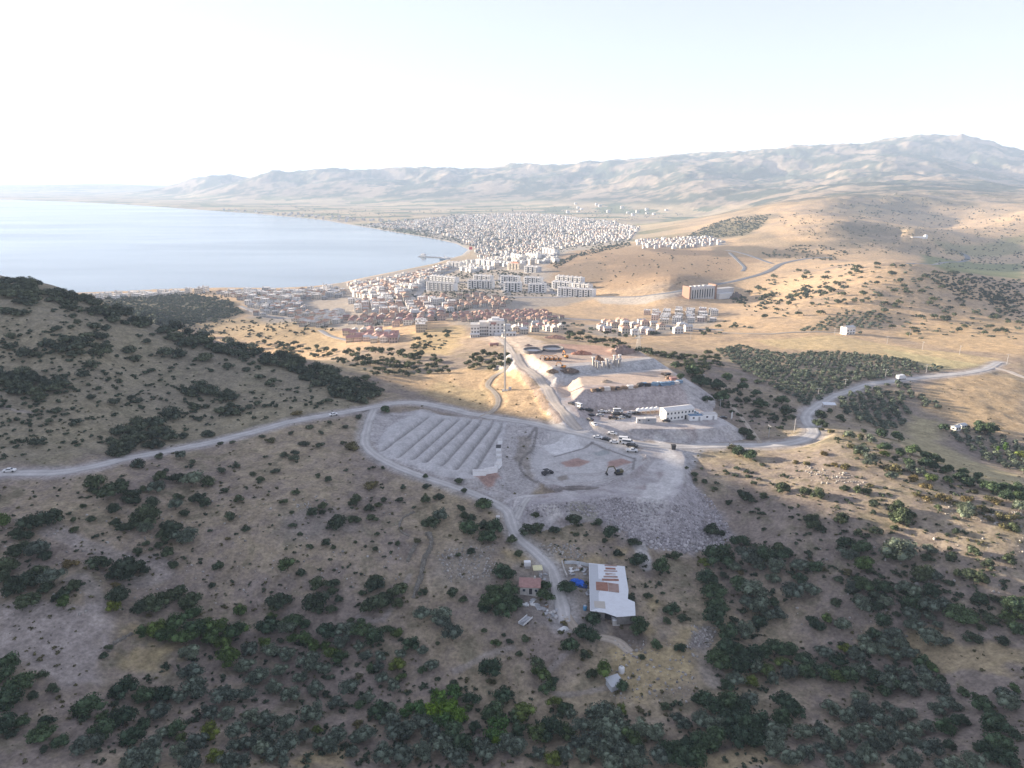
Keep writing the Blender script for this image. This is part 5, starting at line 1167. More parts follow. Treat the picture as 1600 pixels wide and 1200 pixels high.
# ---- excavators
M_YEL = plain_mat('orange_machine_paint', (.55,.24,.06), .1, 2, .5, .4); M_OLIVE = plain_mat('olive_machine_paint', (.13,.115,.06), .15, 2, .55, .3)
def excavator(u, v, rz, paint_, label, s=1.0, group=None, reach=1.0):
    p = G1(u, v); o = root('excavator', p, label, 'excavator', rz, group); o.scale = (s,) * 3; o.location.z += .05
    for sy in (-1, 1):
        t = MB(); extrude_profile(t, [(-1.8,.25),(-1.5,0),(1.5,0),(1.8,.25),(1.8,.65),(1.5,.85),(-1.5,.85),(-1.8,.65)], .28, lambda z: 0); q = part('track', t, M_DARK, o); q.location = (0, sy * 1.05, 0)
    b = MB(); b.box(-2.0, 1.2, -1.25, 1.25, .95, 1.35); b.box(-2.2, -.3, -1.25, 1.25, 1.35, 2.25); b.box(-.3, 1.1, -1.2, -.2, 1.35, 1.8); part('upper_body', b, paint_, o)
    c = MB(); extrude_profile(c, [(-.2,1.36),(-.2,2.85),(.9,2.85),(1.25,1.9),(1.25,1.36)], .5, lambda z: .0 if z < 1.9 else .06); q = part('cab', c, M_GLASS, o); q.location = (0, .68, 0)
    a = MB(); P1, P2, P3, P4 = (.9,-.1,1.6), (2.6*reach,-.1,4.3), (5.2*reach,-.1,4.2), (6.1*reach,-.1,1.5)
    a.bar(P1, P2, .5); a.bar(P2, P3, .45); part('boom', a, paint_, o)
    a = MB(); a.bar(P3, P4, .34); part('arm', a, paint_, o)
    k = MB(); extrude_profile(k, [(6.3*reach,1.7),(6.6*reach,.7),(5.9*reach,.1),(5.2*reach,.35),(5.6*reach,1.2)], .5, lambda z: 0); q = part('bucket', k, M_DARK, o); q.location = (0, -.1, 0)
    return o
excavator(966, 741, math.pi + .25, M_OLIVE, 'dark olive excavator digging at the edge of the pit', .85)
for i, u in enumerate((853.5, 860, 867, 874)):
    excavator(u, 563, math.pi * .9, M_YEL, ['leftmost','second from left','third from left','rightmost'][i] + ' of four orange excavators lined up on the top terrace', .62, 'orange excavators lined up on the top terrace')
excavator(884, 559, math.pi * .6, M_YEL, 'orange excavator with raised arm beside the reddish heap', .8)
excavator(880, 575, math.pi * .85, M_YEL, 'orange excavator on the edge above the pale mid terrace', .72)
# roller in the pit
p = G1(855, 741); o = root('site_machine', p, 'small dark site machine with a flat canopy standing in the pit', 'machine', .5)
b = MB(); b.box(-2.3, .3, -1, 1, .6, 1.3); b.box(-.2, 2.3, -.5, .5, .7, 1.1); part('body', b, M_DARK, o)
b = MB(); b.box(-1.6, .6, -1, 1, 2.1, 2.25, 0, True)
for x in (-1.5, .5):
    for y in (-.9, .9): b.bar((x, y, 1.2), (x, y, 2.1), .1)
part('canopy', b, M_DARK, o)
for x in (-1.7, 2.0):
    b = MB(); ring = np.linspace(0, 2 * math.pi, 17)[:-1]; n0 = len(b.v)
    b.v += [(x + .65 * math.cos(a), -.9, .65 + .65 * math.sin(a)) for a in ring] + [(x + .65 * math.cos(a), .9, .65 + .65 * math.sin(a)) for a in ring]
    b.f += [tuple(range(16)), tuple(range(31, 15, -1))]; b.m += [0, 0]
    for i in range(16): j = (i + 1) % 16; b.f.append((j, i, 16 + i, 16 + j)); b.m.append(0)
    part('drum', b, M_DARK, o)

# ---- round basins
for i, (u, v, r, lb) in enumerate(((833, 549, 6.2, 'left round concrete basin with dark rim on the top terrace'), (864, 546.5, 6.8, 'right round concrete basin with pale floor on the top terrace'))):
    p = G1(u, v); o = root('round_basin', p, lb, 'basin'); N = 40; A = np.linspace(0, 2 * math.pi, N, endpoint=False)
    w = MB(); r2 = r - .5
    for k in range(N):
        a, b_ = A[k], A[(k + 1) % N]; P = lambda rr, z, t: (rr * math.cos(t), rr * math.sin(t), z)
        w.quad(P(r,-.5,a), P(r,-.5,b_), P(r,1.5,b_), P(r,1.5,a)); w.quad(P(r2,.1,b_), P(r2,.1,a), P(r2,1.5,a), P(r2,1.5,b_)); w.quad(P(r,1.5,a), P(r,1.5,b_), P(r2,1.5,b_), P(r2,1.5,a))
    part('wall', w, plain_mat('dark_concrete', (.17,.165,.17), .15, .8), o); f = MB(); f.v += [(r2 * math.cos(a), r2 * math.sin(a), .12) for a in A]; f.f.append(tuple(range(N))); f.m.append(0); part('floor', f, M_PALER, o)

# ---- concrete columns and heaps
COLP = [(927,571),(931,574),(934.5,577),(942,575),(948,573),(953,571.5),(954,576),(960,569),(964,573),(968.5,573),(968,569)]
for i, (u, v) in enumerate(COLP):
    p = G1(u, v); o = root('concrete_column', p, 'raw pale concrete column standing on the top terrace edge', 'column', .2, 'raw concrete columns on the top terrace edge')
    h = [4.6,3.6,4.2,3.4,4.4,3.2,2.8,5.0,4.2,4.6,5.2][i]; b = MB(); b.box(-.55, .55, -.55, .55, -.4, h); part('shaft', b, M_CONC, o)
    b = MB(); b.box(-.9, .9, -.9, .9, h, h + .45, 0, True); part('column_head', b, M_PALER, o)
def heap(u, v, rx, ry, h, col, label, seed, name='earth_heap'):
    p = G1(u, v); rng = np.random.default_rng(seed); N, M = 22, 8; V = [(0, 0, h)]; Fc = []
    for j in range(1, M + 1):
        for i in range(N):
            a = 2 * math.pi * i / N; r = j / M * (1 + .14 * math.sin(3 * a + seed) + .06 * rng.standard_normal()); V.append((rx * r * math.cos(a), ry * r * math.sin(a), h * (1 - j / M) ** .8 + .12 * h * rng.standard_normal() * (j < M) - (.6 if j == M else 0)))
    for i in range(N): Fc.append((0, 1 + i, 1 + (i + 1) % N, 1 + (i + 1) % N))
    for j in range(M - 1):
        for i in range(N): a = 1 + j * N + i; b = 1 + j * N + (i + 1) % N; Fc.append((a, a + N, b + N, b))
    T = [(f[0], f[1], f[2]) if f[2] == f[3] else f for f in Fc]; me = bpy.data.meshes.new(name); me.from_pydata(V, [], T); me.materials.append(plain_mat(name + '_soil', col, .3, .5, .95, .05)); me.update()
    return tag(link(name, me, None, p), label, 'heap')
heap(934, 566, 4.2, 3.4, 4.2, (.23,.15,.11), 'round brown earth heap behind the concrete columns', 1)
heap(972, 549, 8, 5, 4.2, (.26,.20,.18), 'grey-brown spoil heap at the right of the top terrace', 2)
heap(826, 541, 3.5, 2.2, 1.6, (.25,.19,.17), 'low dark heap behind the left round basin', 3)
heap(909, 553, 7, 3.5, 2.2, (.36,.19,.14), 'low reddish heap right of the orange excavators', 4)
heap(868, 529, 10, 4, 3.2, (.40,.25,.19), 'reddish cut bank heap behind the right basin', 5)
heap(890, 580, 6, 2.5, 1.8, (.15,.12,.105), 'dark soil heap at the edge of the mid terrace', 6)
heap(863, 580.5, 3.5, 2, 1.5, (.18,.14,.11), 'small dark soil mound at the left edge of the mid terrace', 7)
heap(948, 597, 3.5, 2, 1.4, (.38,.32,.26), 'small pale mound in the middle of the mid terrace', 8)
heap(902, 762.5, 9, 1.6, .9, (.22,.20,.19), 'thin dark berm along the lower rim of the pit', 9)
# ---- stacked formwork along the mid terrace rim
M_BLUE = plain_mat('blue_panels', (.16,.25,.36), .2, 1); M_WOOD = plain_mat('weathered_timber', (.26,.19,.14), .2, 2); 
STK = [(928,611,'w'),(934,611,'d'),(941,610,'w'),(948,609.5,'p'),(956,609,'w'),(961,608.5,'d'),(967,608.5,'w'),(976,607,'w'),(985,606.5,'p'),(992,605.5,'w'),(1000,603.5,'d'),(1006,602.5,'b'),(1012,603,'d'),(1018,602,'b'),(1024,602,'b'),(1030,601,'p'),(1036,602,'b'),(1043,601.5,'b'),(1049,600.5,'b'),(1056,599.5,'p'),(1061,598,'b'),(1038,585,'w'),(1043,588,'d'),(1046,592,'w'),(1052,594,'r')]
SW = {'w': (M_WOOD, 'brown timber'), 'd': (M_DARK, 'dark formwork'), 'p': (M_PALER, 'pale board'), 'b': (M_BLUE, 'blue panel'), 'r': (M_RED, 'dull red panel')}
for i, (u, v, k) in enumerate(STK):
    p = G1(u, v); m_, w_ = SW[k]; rng = np.random.default_rng(900 + i)
    b = MB(); z = -.1
    for j in range(rng.integers(3, 6)):
        L, Wd = rng.uniform(1.3, 2.0), rng.uniform(.7, 1.1); dx = rng.uniform(-.25, .25); b.box(-L + dx, L + dx, -Wd, Wd, z, z + .34, 0, True); z += .38
    o = tag(link('material_stack', b.mesh('material_stack', [m_]), None, p, rng.uniform(-.5, .5)), f'{w_} stack in the storage row along the mid terrace rim', 'stack', f'{w_} stacks along the mid terrace rim')

# ---- white two-storey site office
p = G1(1057, 653); o = root('site_office', p, 'long white two-storey site office block on the gravel terrace', 'office', heading((1040,654),(1075,650)))
X, Y, Z = 7.6, 3.0, 5.0
w = MB(); w.box(-X, X, -Y, Y, -1.2, Z); part('wall', w, plain_mat('white_cabin_panel', (.74,.73,.70), .05, 1), o)
r = MB(); r.gable(-X, X, -Y, Y, Z, .9, 0, .3); part('roof', r, M_WHITE, o)
g = MB(); g.tri((-X, Y, Z), (-X, -Y, Z), (-X, 0, Z+.9)); g.tri((X, -Y, Z), (X, Y, Z), (X, 0, Z+.9)); part('gable', g, M_WHITE, o)
def window_part(par, x, y, z, w_, h_, axis='y', out=-1, frame=M_WHITE):
    f = MB(); t = .06
    if axis == 'y': f.box(x-w_/2-t, x+w_/2+t, min(y, y+out*.05), max(y, y+out*.05), z-h_/2-t, z+h_/2+t, 0, True); fo = part('window', f, frame, par); g = MB(); yy = y + out * .055; q = [(x-w_/2, yy, z-h_/2), (x+w_/2, yy, z-h_/2), (x+w_/2, yy, z+h_/2), (x-w_/2, yy, z+h_/2)]; g.quad(*(q if out < 0 else q[::-1]))
    else: f.box(min(x, x+out*.05), max(x, x+out*.05), y-w_/2-t, y+w_/2+t, z-h_/2-t, z+h_/2+t, 0, True); fo = part('window', f, frame, par); g = MB(); xx = x + out * .055; q = [(xx, y+w_/2, z-h_/2), (xx, y-w_/2, z-h_/2), (xx, y-w_/2, z+h_/2), (xx, y+w_/2, z+h_/2)]; g.quad(*(q if out < 0 else q[::-1]))
    part('pane', g, M_GLASS, fo)
for fl in (1.3, 3.7):
    for i in range(8):
        if fl < 2 and i == 5: d_ = MB(); d_.box(2.6, 3.6, -Y-.06, -Y, 0, 2.1, 0, True); part('door', d_, M_DARK, o); continue
        window_part(o, -X + 1 + i * 1.93, -Y, fl, .8, .95)
    for y in (-1.3, 1.3): window_part(o, -X, y, fl, .8, .9, 'x')
# canopies
_c0 = None
for i in range(5):
    p = G1(998 + i * 7, 647.5 - i * .6); lb = ['leftmost','second','middle','fourth','rightmost'][i] + ' white peaked canopy in the row left of the site office'
    if _c0 is None:
        o = root('peaked_canopy', p, lb, 'canopy', rc, 'white peaked canopies beside the site office'); b = MB()
        for a, c in (((-1.3,-1.3),(1.3,-1.3)),((1.3,-1.3),(1.3,1.3)),((1.3,1.3),(-1.3,1.3)),((-1.3,1.3),(-1.3,-1.3))): b.tri((*a,2.3),(*c,2.3),(0,0,3.5)); b.quad((*a,2.0),(*c,2.0),(*c,2.3),(*a,2.3))
        part('fabric_roof', b, PAINT['white'], o)
        for sx in (-1.2, 1.2):
            for sy in (-1.2, 1.2): b = MB(); b.bar((sx, sy, -.2), (sx, sy, 2.1), .09); part('post', b, M_STEEL, o)
        b = MB(); b.box(-1.1, 1.1, -1.1, 1.1, .7, .78, 0, True); b.box(-.1, .1, -.1, .1, 0, .7); part('table', b, M_WOOD, o); _c0 = o
    else: copy_tree(_c0, p, rc, lb, 'white peaked canopies beside the site office')
M_CONT = plain_mat('white_container_paint', (.82,.82,.82), .04, 1, .6)
# ---- containers
def container(u, v, rz, label, mat=None, L=3.0, Wd=1.22, h=2.6, group=None, roof=None):
    p = G1(u, v); o = root('site_container', p, label, 'container', rz, group, .1); mat = mat or M_CONT
    b = MB(); b.box(-L, L, -Wd, Wd, .12, h); n = int(L * 4)
    for i in range(n): x = -L + (i + .5) * 2 * L / n; b.box(x - .07, x + .07, -Wd - .04, -Wd, .3, h - .2); b.box(x - .07, x + .07, Wd, Wd + .04, .3, h - .2)
    part('wall', b, mat, o); r = MB(); r.box(-L - .06, L + .06, -Wd - .06, Wd + .06, h, h + .12, 0, True); part('roof', r, roof or M_PALER, o)
    d = MB(); d.box(L * .35, L * .35 + .9, -Wd - .07, -Wd, .15, 2.1, 0, True); part('door', d, M_STEEL, o); window_part(o, -L * .4, -Wd - .04, 1.6, .9, .8)
    b = MB(); b.box(-L, L, -.9, -.7, -.3, .1, 0, True); b.box(-L, L, .7, .9, -.3, .1, 0, True); part('base', b, M_DARK, o)
    return o
cr = heading((779,690),(776,740))
for u, v, a, L, rf, lb in ((781,693,cr,1.1,M_PALER,'small white cabin at the upper end of the container line'),(779,704,cr,1.9,M_DARK,'white container with dark roof in the line beside the spoil rows'),(779.5,713,cr,1.4,M_PALER,'white container third down the line beside the spoil rows'),(780,721,cr,1.1,M_PALER,'short white container fourth down the line beside the spoil rows'),(778.5,730,cr-.3,1.9,M_PALER,'long white container at the bend of the container line'),(767,738.5,cr-1.15,2.5,M_PALER,'white container set across the lower end of the spoil rows'),(749,742,cr-1.5,2.7,M_PALER,'low white container at the left end of the lower container line')):
    container(u, v, a, lb, None, L, 1.05, 2.0, None, rf)
container(1086, 656, rc + .1, 'white container with a blue side panel on the terrace edge', None, 3.2, 1.4, 2.6, None, M_BLUE)
container(1107, 654, rc + .1, 'white store with dark opening at the right of the terrace', None, 3.6, 1.8, 2.8)
container(1016, 660, rc, 'grey container on the terrace lip below the canopies', M_GREYW, 2.6, 1.2, 2.5)
container(1001, 660, rc, 'grey-white container left on the terrace lip', M_PALER, 2.0, 1.2, 2.2)
# leaning signboard
p = G1(1143, 656); o = root('signboard', p, 'tall white board on posts beside the footpath above the road', 'sign', .9); b = MB(); b.box(-.9, .9, -.05, .05, .8, 4.0, 0, True); part('panel', b, PAINT['white'], o)
for x in (-.7, .7): b = MB(); b.bar((x, .12, -.3), (x, .12, 3.8), .12); part('post', b, M_STEEL, o)

# ---- guyed lattice mast
p = G1(789, 610); o = root('lattice_mast', p, 'tall slim guyed lattice mast in the golden field', 'mast'); HM = 39.0; b = MB(); q = .5
cor = [(q * math.cos(a), q * math.sin(a)) for a in (.5, .5 + 2.094, .5 + 4.189)]
for x, y in cor: b.bar((x, y, 0), (x, y, HM), .22)
z = 0
while z < HM - 1:
    for i in range(3): a, c = cor[i], cor[(i + 1) % 3]; b.bar((*a, z), (*c, z + 1.3), .12); b.bar((*a, z), (*c, z), .12)
    z += 1.3
part('lattice', b, M_STEEL, o)
b = MB(); b.bar((0, 0, HM), (0, 0, HM + 3), .08); part('aerial', b, M_STEEL, o)
for z in (HM - 2, HM - 5, HM - 9): b = MB(); b.tube([(0, -.4, z), (0, -.7, z)], [.15, .5], 12); part('dish', b, PAINT['white'], o, True)
for i in range(3):
    a = .2 + i * 2.094
    for z, R in ((HM - 2, 17), (HM * .62, 15), (HM * .3, 12)):
        e = (R * math.cos(a), R * math.sin(a)); ze = float(hgt(p[0] + e[0], p[1] + e[1])) - p[2]; b = MB(); b.bar((.3 * math.cos(a), .3 * math.sin(a), z), (*e, ze), .025); part('guy_wire', b, M_STEEL, o)
b = MB(); b.box(-1.6, 1.6, -1.6, 1.6, -.5, .25); part('base', b, M_CONC, o)
b = MB(); b.box(2.0, 3.6, -1, .4, -.3, 2.0); part('equipment_cabinet', b, M_GREYW, o)

# ---- power poles and pylon
def power_pole(u, v, h, rz, label, mat=M_CONC, arm=1.3):
    p = G1(u, v); o = root('power_pole', p, label, 'pole', rz); b = MB(); b.tube([(0,0,-.5),(0,0,h)], [.2,.12], 8); part('pole', b, mat, o)
    c = MB(); c.bar((-arm, 0, h - .5), (arm, 0, h - .5), .14); part('crossarm', c, M_STEEL, o)
    for x in (-arm * .9, 0, arm * .9): d = MB(); d.tube([(x, 0, h - .42), (x, 0, h - .05)], [.07, .05], 6); part('insulator', d, M_WHITE, o)
PP = [(1125,639,5.5,'beside the big tree right of the site office'),(1241,675,6.5,'by the dirt road below the hillside scrub'),(1201,683,6,'in dry grass left of the road bend'),(1320,606,6,'on the edge of the big orchard near its right end'),(1383,592,7,'beside the white lorry'),(1447,583,6.5,'on the orchard road right of the lorry'),(1499,554,7.5,'standing in the straw field left of the road end'),(1441,546,7,'on the track crossing the straw field'),(1573,569,8,'beside the paved road end on the far right'),(1386,537,7,'between the white villa and the straw field'),(1421,526,7,'right of the villa hedge'),(1304,523,6.5,'beside the white villa'),(1079,531,7,'in the stubble field below the stepped terraces'),(1278,621,6,'where the dirt road leaves the big orchard'),(1098,600,6,'among the dark trees right of the mid terrace')]
for i, (u, v, h, w_) in enumerate(PP): power_pole(u, v, h, .3 + i * .7, 'pale power pole ' + w_)
p = G1(997, 552); o = root('pylon', p, 'white lattice pylon rising from the tree line behind the top terrace', 'pylon', .3); b = MB(); h = 15
for sx in (-1, 1):
    for sy in (-1, 1): b.bar((sx * 1.3, sy * 1.3, -.5), (sx * .25, sy * .25, h), .09)
for k in range(8):
    z0, z1 = h * k / 8, h * (k + 1) / 8; w0, w1 = 1.3 - 1.05 * k / 8, 1.3 - 1.05 * (k + 1) / 8
    for sx, sy, tx, ty in ((-1,-1,1,-1),(1,-1,1,1),(1,1,-1,1),(-1,1,-1,-1)): b.bar((sx * w0, sy * w0, z0), (tx * w1, ty * w1, z1), .05)
part('lattice', b, M_STEEL, o)
for z, a in ((h - .6, 2.6), (h - 3, 3.2), (h - 5.4, 2.6)): c = MB(); c.bar((-a, 0, z), (a, 0, z), .16); c.bar((-a, 0, z), (0, 0, z + .9), .09); c.bar((a, 0, z), (0, 0, z + .9), .09); part('crossarm', c, PAINT['white'], o)

# ---- white building at the quarry head (stepped block)
p = G1(765, 524); o = root('white_building', p, 'large white stepped four-storey building at the head of the quarry', 'building', .05); D_ = depth_of(np.array([p]))[0]; S = D_ / FPX
def blk(x0, x1, y0, y1, z1, nw, nf, name, mat=M_WHITE):
    b = MB(); b.box(x0, x1, y0, y1, -3, z1); part(name, b, mat, o); r = MB(); r.box(x0-.15, x1+.15, y0-.15, y1+.15, z1, z1+.5, 0, True); part('parapet', r, M_PALER, o)
    for fl in range(nf):
        for i in range(nw): window_part(o, x0 + (x1 - x0) * (i + .5) / nw, y0, 1.6 + fl * 3.0, 1.3, 1.4)
blk(-17, -9, -6, 6, 10.5, 3, 3, 'left_wing'); blk(-9, -1, -2, 8, 12.0, 4, 3, 'middle_wing'); blk(-1, 13, -5, 8, 13.5, 4, 4, 'tall_wing'); blk(13, 19, 0, 8, 8.5, 2, 2, 'end_wing')
b = MB(); b.box(1, 6, -5.1, -4.99, 10.9, 13, 0, True); part('red_sign_panel', b, M_RED, o)
b = MB(); b.box(2, 9, 0, 5, 14, 16.2); part('rooftop_room', b, M_WHITE, o)
b = MB(); b.box(4, 16, -10, -5.2, -3, 3.4); part('annexe', b, PAINT['white'], o)
for i, (u, v, L, cl, lb) in enumerate(((783,521,5,M_WHITE,'low white shed right of the big white building'),(795,525,6,M_PALER,'pale flat site shed at the quarry entrance'),(803,519,4.5,M_BLUE,'pale blue flat-roofed store beyond the quarry entrance'),(742,527,4,M_PALER,'low grey-white shed left of the big white building'))):
    p = G1(u, v); o = root('site_shed', p, lb, 'shed', .1); b = MB(); b.box(-L, L, -2.6, 2.6, -1.5, 3); b.windows(-L, L, -2.6, 2.6, .2, 3, 4, 2, 1); part('wall', b, [M_WHITE, M_GLASS], o); r = MB(); r.gable(-L, L, -2.6, 2.6, 3, .8); part('roof', r, cl, o)
p = G1(773, 541); o = root('tipper_truck', p, 'dull red tipper truck parked on the haul road', 'truck', .2); b = MB(); extrude_profile(b, [(-4,1.1),(-4.3,2.6),(.9,2.6),(.6,1.1)], 1.2, lambda z: 0); part('tipper_body', b, M_RED, o); b = MB(); b.box(1.1, 2.9, -1.15, 1.15, .7, 2.6); b.box(-3.8, 1.1, -.5, .5, .7, 1.05); part('cab', b, M_RED, o)
for x in (-3, -1.8, 2.1):
    for y in (-1, 1): link('wheel', car_meshes('van', 'white')[2], o, (x, y, .42))

# ---- white apartment slabs of the estate
M_BAY = plain_mat('apartment_white', (.74,.73,.71), .06, .3, hv=.05)
def slab(u0, u1, vb, hp, label, group=None, bays=None, wallm=M_BAY, depth=11, name='apartment_block'):
    P = ground([u0, u1, (u0 + u1) / 2], [vb] * 3); c = P[2]; d = depth_of(P)[2]; L = np.linalg.norm(P[1, :2] - P[0, :2]) / 2; h = hp * d / FPX
    o = root(name, c, label, 'apartment block' if name == 'apartment_block' else 'building', math.atan2(P[1,1] - P[0,1], P[1,0] - P[0,0]), group); o.location.y += depth * .5
    n = bays or max(3, int(L * 2 / 8)); b = MB(); b.box(-L, L, -depth / 2, depth / 2, -4, h)
    bw = 2 * L / n
    for i in range(n): x = -L + (i + .5) * bw; b.box(x - bw * .27, x + bw * .27, -depth / 2 - 1.3, -depth / 2, -4, h - .3 + (i % 2) * .8); b.box(x - bw * .27, x + bw * .27, depth / 2, depth / 2 + 1.3, -4, h - .3)
    part('wall', b, wallm, o)
    g = MB(); nf = max(3, int(h / 3))
    for i in range(n):
        x = -L + (i + .5) * bw
        for fl in range(nf):
            z = (fl + .55) * h / nf; hh = h / nf * .24
            for x0_, x1_ in ((x - bw * .17, x + bw * .17),): g.quad((x0_, -depth/2-1.34, z-hh), (x1_, -depth/2-1.34, z-hh), (x1_, -depth/2-1.34, z+hh), (x0_, -depth/2-1.34, z+hh))
    for i in range(n - 1):
        x = -L + (i + 1) * bw; g.quad((x - bw*.12, -depth/2-.05, 1), (x + bw*.12, -depth/2-.05, 1), (x + bw*.12, -depth/2-.05, h - .8), (x - bw*.12, -depth/2-.05, h - .8))
    part('window', g, M_GLASS, o); r = MB(); r.box(-L - .1, L + .1, -depth/2 - .1, depth/2 + .1, h, h + .5, 0, True)
    for i in range(n): r.box(-L + (i + .3) * bw, -L + (i + .6) * bw, -1.5, 1.5, h + .5, h + 2.2)
    part('roof', r, M_PALER, o)
    return o
SL = [(674,714,442,9.5,'leftmost upper slab of the white apartment estate'),(668,712,455,13,'leftmost lower slab of the white apartment estate'),(741,769,439,8,'upper slab of the second white apartment pair'),(731,772,451,12,'lower slab of the second white apartment pair'),(783,812,443,11,'upper slab of the third white apartment pair beside the street'),(787,815.6,456,14,'lower slab of the third white apartment pair beside the street'),(820,847.5,444,10,'upper slab of the fourth white apartment pair'),(825.5,854,457,12.6,'lower slab of the fourth white apartment pair'),(870,911.6,444,11,'rearmost slab of the right-hand white apartment cluster'),(864,893.6,451,10,'short middle-left slab of the right-hand white apartment cluster'),(896,924,452,8,'short middle-right slab of the right-hand white apartment cluster'),(872,930,464,12.6,'long front slab of the right-hand white apartment cluster')]
for a in SL: slab(*a)
for a in ((746,777,417,10,'long white slab on the slope above the apartment estate'),(801,818,408,10,'left grey-white block above the orange-roofed school'),(824,843,407,10,'middle grey-white block above the orange-roofed school'),(850,869,400,11,'right grey-white block above the orange-roofed school'),(700,722,419,9,'white slab nearest the pier at the shore end')): slab(*a, bays=4, wallm=M_WHITE)
o = slab(796, 816, 421, 9, 'cream school with an orange tiled roof above the estate', None, 4, M_CREAM, 14, 'school_building'); p = o; r = MB(); Lx = 13; r.hip(-Lx, Lx, -7, 7, 12, 3.2); part('tiled_roof', r, plain_mat('orange_tiles', (.50,.23,.14), .15, 1), o)
slab(822, 843, 426, 9, 'plain grey hall right of the orange-roofed school', None, 3, M_GREYW, 14, 'grey_hall')
# white villa on the right
p = G1(1324, 522); o = root('white_villa', p, 'white four-storey villa alone beside the olive grove on the right', 'house', .35); S = depth_of(np.array([p]))[0] / FPX
b = MB(); b.box(-5.5, 5.5, -4, 4, -2, 7.5); part('wall', b, M_WHITE, o); r = MB(); r.gable(-5.5, 5.5, -4, 4, 7.5, 1.2); part('roof', r, M_PALER, o)
for fl in (1.6, 4.4):
    for x in (-3.6, 0, 3.6): window_part(o, x, -4, fl, 1.4, 1.4)
    for y in (-2, 2): window_part(o, -5.5, y, fl, 1.2, 1.4, 'x')
b = MB(); b.box(-5, 5, -5.2, -4, 2.9, 3.1, 0, True); part('balcony', b, M_WHITE, o)
# ---- industrial block with brick end walls
P = ground([1077, 1116, 1143], [467, 467, 464]); c = P[0]; d = depth_of(P)[0]; S = d / FPX; ang = math.atan2(P[1,1] - P[0,1], P[1,0] - P[0,0])
o = root('factory', c, 'long factory with orange brick end walls and white vertical ribs', 'factory', ang); L = np.linalg.norm(P[1,:2] - P[0,:2]); h = 19 * S
b = MB(); b.box(0, L, 0, 13, -4, h - 2.4); part('wall', b, M_GREYW, o)
for x in (-1.5, L - .2): b = MB(); b.box(x, x + 3.0, -1.2, 14, -4, h); part('brick_end_wall', b, M_BRICK, o)
for i in range(10): x = 3.2 + i * (L - 6) / 9.; b = MB(); b.box(x - .55, x + .55, -.9, -.02, -4, h - 5); part('rib', b, PAINT['white'], o)
b = MB(); n = 9
for i in range(n): x = 3.2 + (i + .5) * (L - 6) / 9.; b.quad((x - 1.2, -.06, 0), (x + 1.2, -.06, 0), (x + 1.2, -.06, h - 5.5), (x - 1.2, -.06, h - 5.5))
part('window', b, M_GLASS, o)
b = MB(); b.box(1.6, L - .3, 0.1, 12.9, h - 2.38, h - 1.8, 0, True)
for i in range(4): b.box(6 + i * 8, 11 + i * 8, 4, 9, h - 1.8, h - .2)
part('roof', b, M_PALER, o)
L2 = np.linalg.norm(P[2,:2] - P[1,:2]); b = MB(); b.box(L + 2.9, L + L2, 2, 12, -4, h * .55); part('annexe', b, M_GREYW, o); b = MB(); b.box(L + 4, L + L2 * .8, -6, 1.9, -4, 4); part('loading_dock', b, PAINT['white'], o)
b = MB(); b.box(L + 2.8, L + L2 + .3, 1.8, 12.2, h * .55, h * .55 + .5, 0, True); part('annexe_roof', b, M_PALER, o)
p = G1(1150, 466); heap(1150, 466, 12, 9, 9, (.17,.14,.13), 'dark grey material heap beside the factory annexe', 12)
# ---- pier and ferry
A = np.array([*at_z(704, 403.5, 0)]); B = np.array([*at_z(655, 401, 0)]); ang = math.atan2(*(B - A)[::-1]); L = np.linalg.norm(B - A)
o = root('pier', (A[0], A[1], 0), 'concrete pier with a white kiosk reaching into the bay', 'pier', ang); b = MB(); b.box(-25, L, -5, 5, -2, 1.8); part('deck', b, M_CONC, o)
b = MB(); b.box(L - 22, L - 8, -4, 4, 1.8, 6.5); b.box(L - 18, L - 12, -3, 3, 6.5, 10); part('kiosk', b, M_WHITE, o); b = MB(); b.gable(L - 22.5, L - 7.5, -4.5, 4.5, 6.6, 1.8); part('roof', b, M_PALER, o)
q = at_z(697, 406, 0); o = root('ferry', (q[0], q[1], 0), 'blue and white ferry moored along the pier', 'boat', ang + 3.14); hw = 5.5; LL = 19
b = MB(); pts = [(-LL,-hw),(LL*.6,-hw),(LL,0),(LL*.6,hw),(-LL,hw)]; lo = [(x*.96, y*.8, -.5) for x, y in pts]; hi = [(x, y, 3.2) for x, y in pts]
for i in range(5): j = (i + 1) % 5; b.quad(lo[i], lo[j], hi[j], hi[i])
b.v += hi; b.f.append(tuple(range(len(b.v) - 5, len(b.v)))); b.m.append(0); part('hull', b, M_BLUE, o); b = MB(); b.box(-LL*.7, LL*.3, -hw*.75, hw*.75, 3.22, 6.2); b.box(-LL*.2, LL*.2, -hw*.5, hw*.5, 6.2, 8.6); b.windows(-LL*.7, LL*.3, -hw*.75, hw*.75, 3.4, 6, 9, 3, 1); part('cabin', b, [PAINT['white'], M_GLASS], o)
b = MB(); b.tube([(-4,0,8.6),(-4,0,12)], [.9,.7], 10); part('funnel', b, M_RED, o)
p = G1(733, 397); o = root('flag', p, 'big red flag on a white pole at the beach end', 'flag', .6); b = MB(); b.bar((0,0,0),(0,0,22),.4); part('pole', b, PAINT['white'], o); b = MB()
for i in range(8):
    x0, x1 = i * 1.5, (i + 1) * 1.5; y0, y1 = .7 * math.sin(x0 * .7), .7 * math.sin(x1 * .7)
    b.quad((x0, y0, 13), (x1, y1, 13), (x1, y1, 21.5), (x0, y0, 21.5)); b.quad((x1, y1 + .05, 13), (x0, y0 + .05, 13), (x0, y0 + .05, 21.5), (x1, y1 + .05, 21.5))
part('cloth', b, plain_mat('red_cloth', (.55,.03,.04), .05, 1), o)
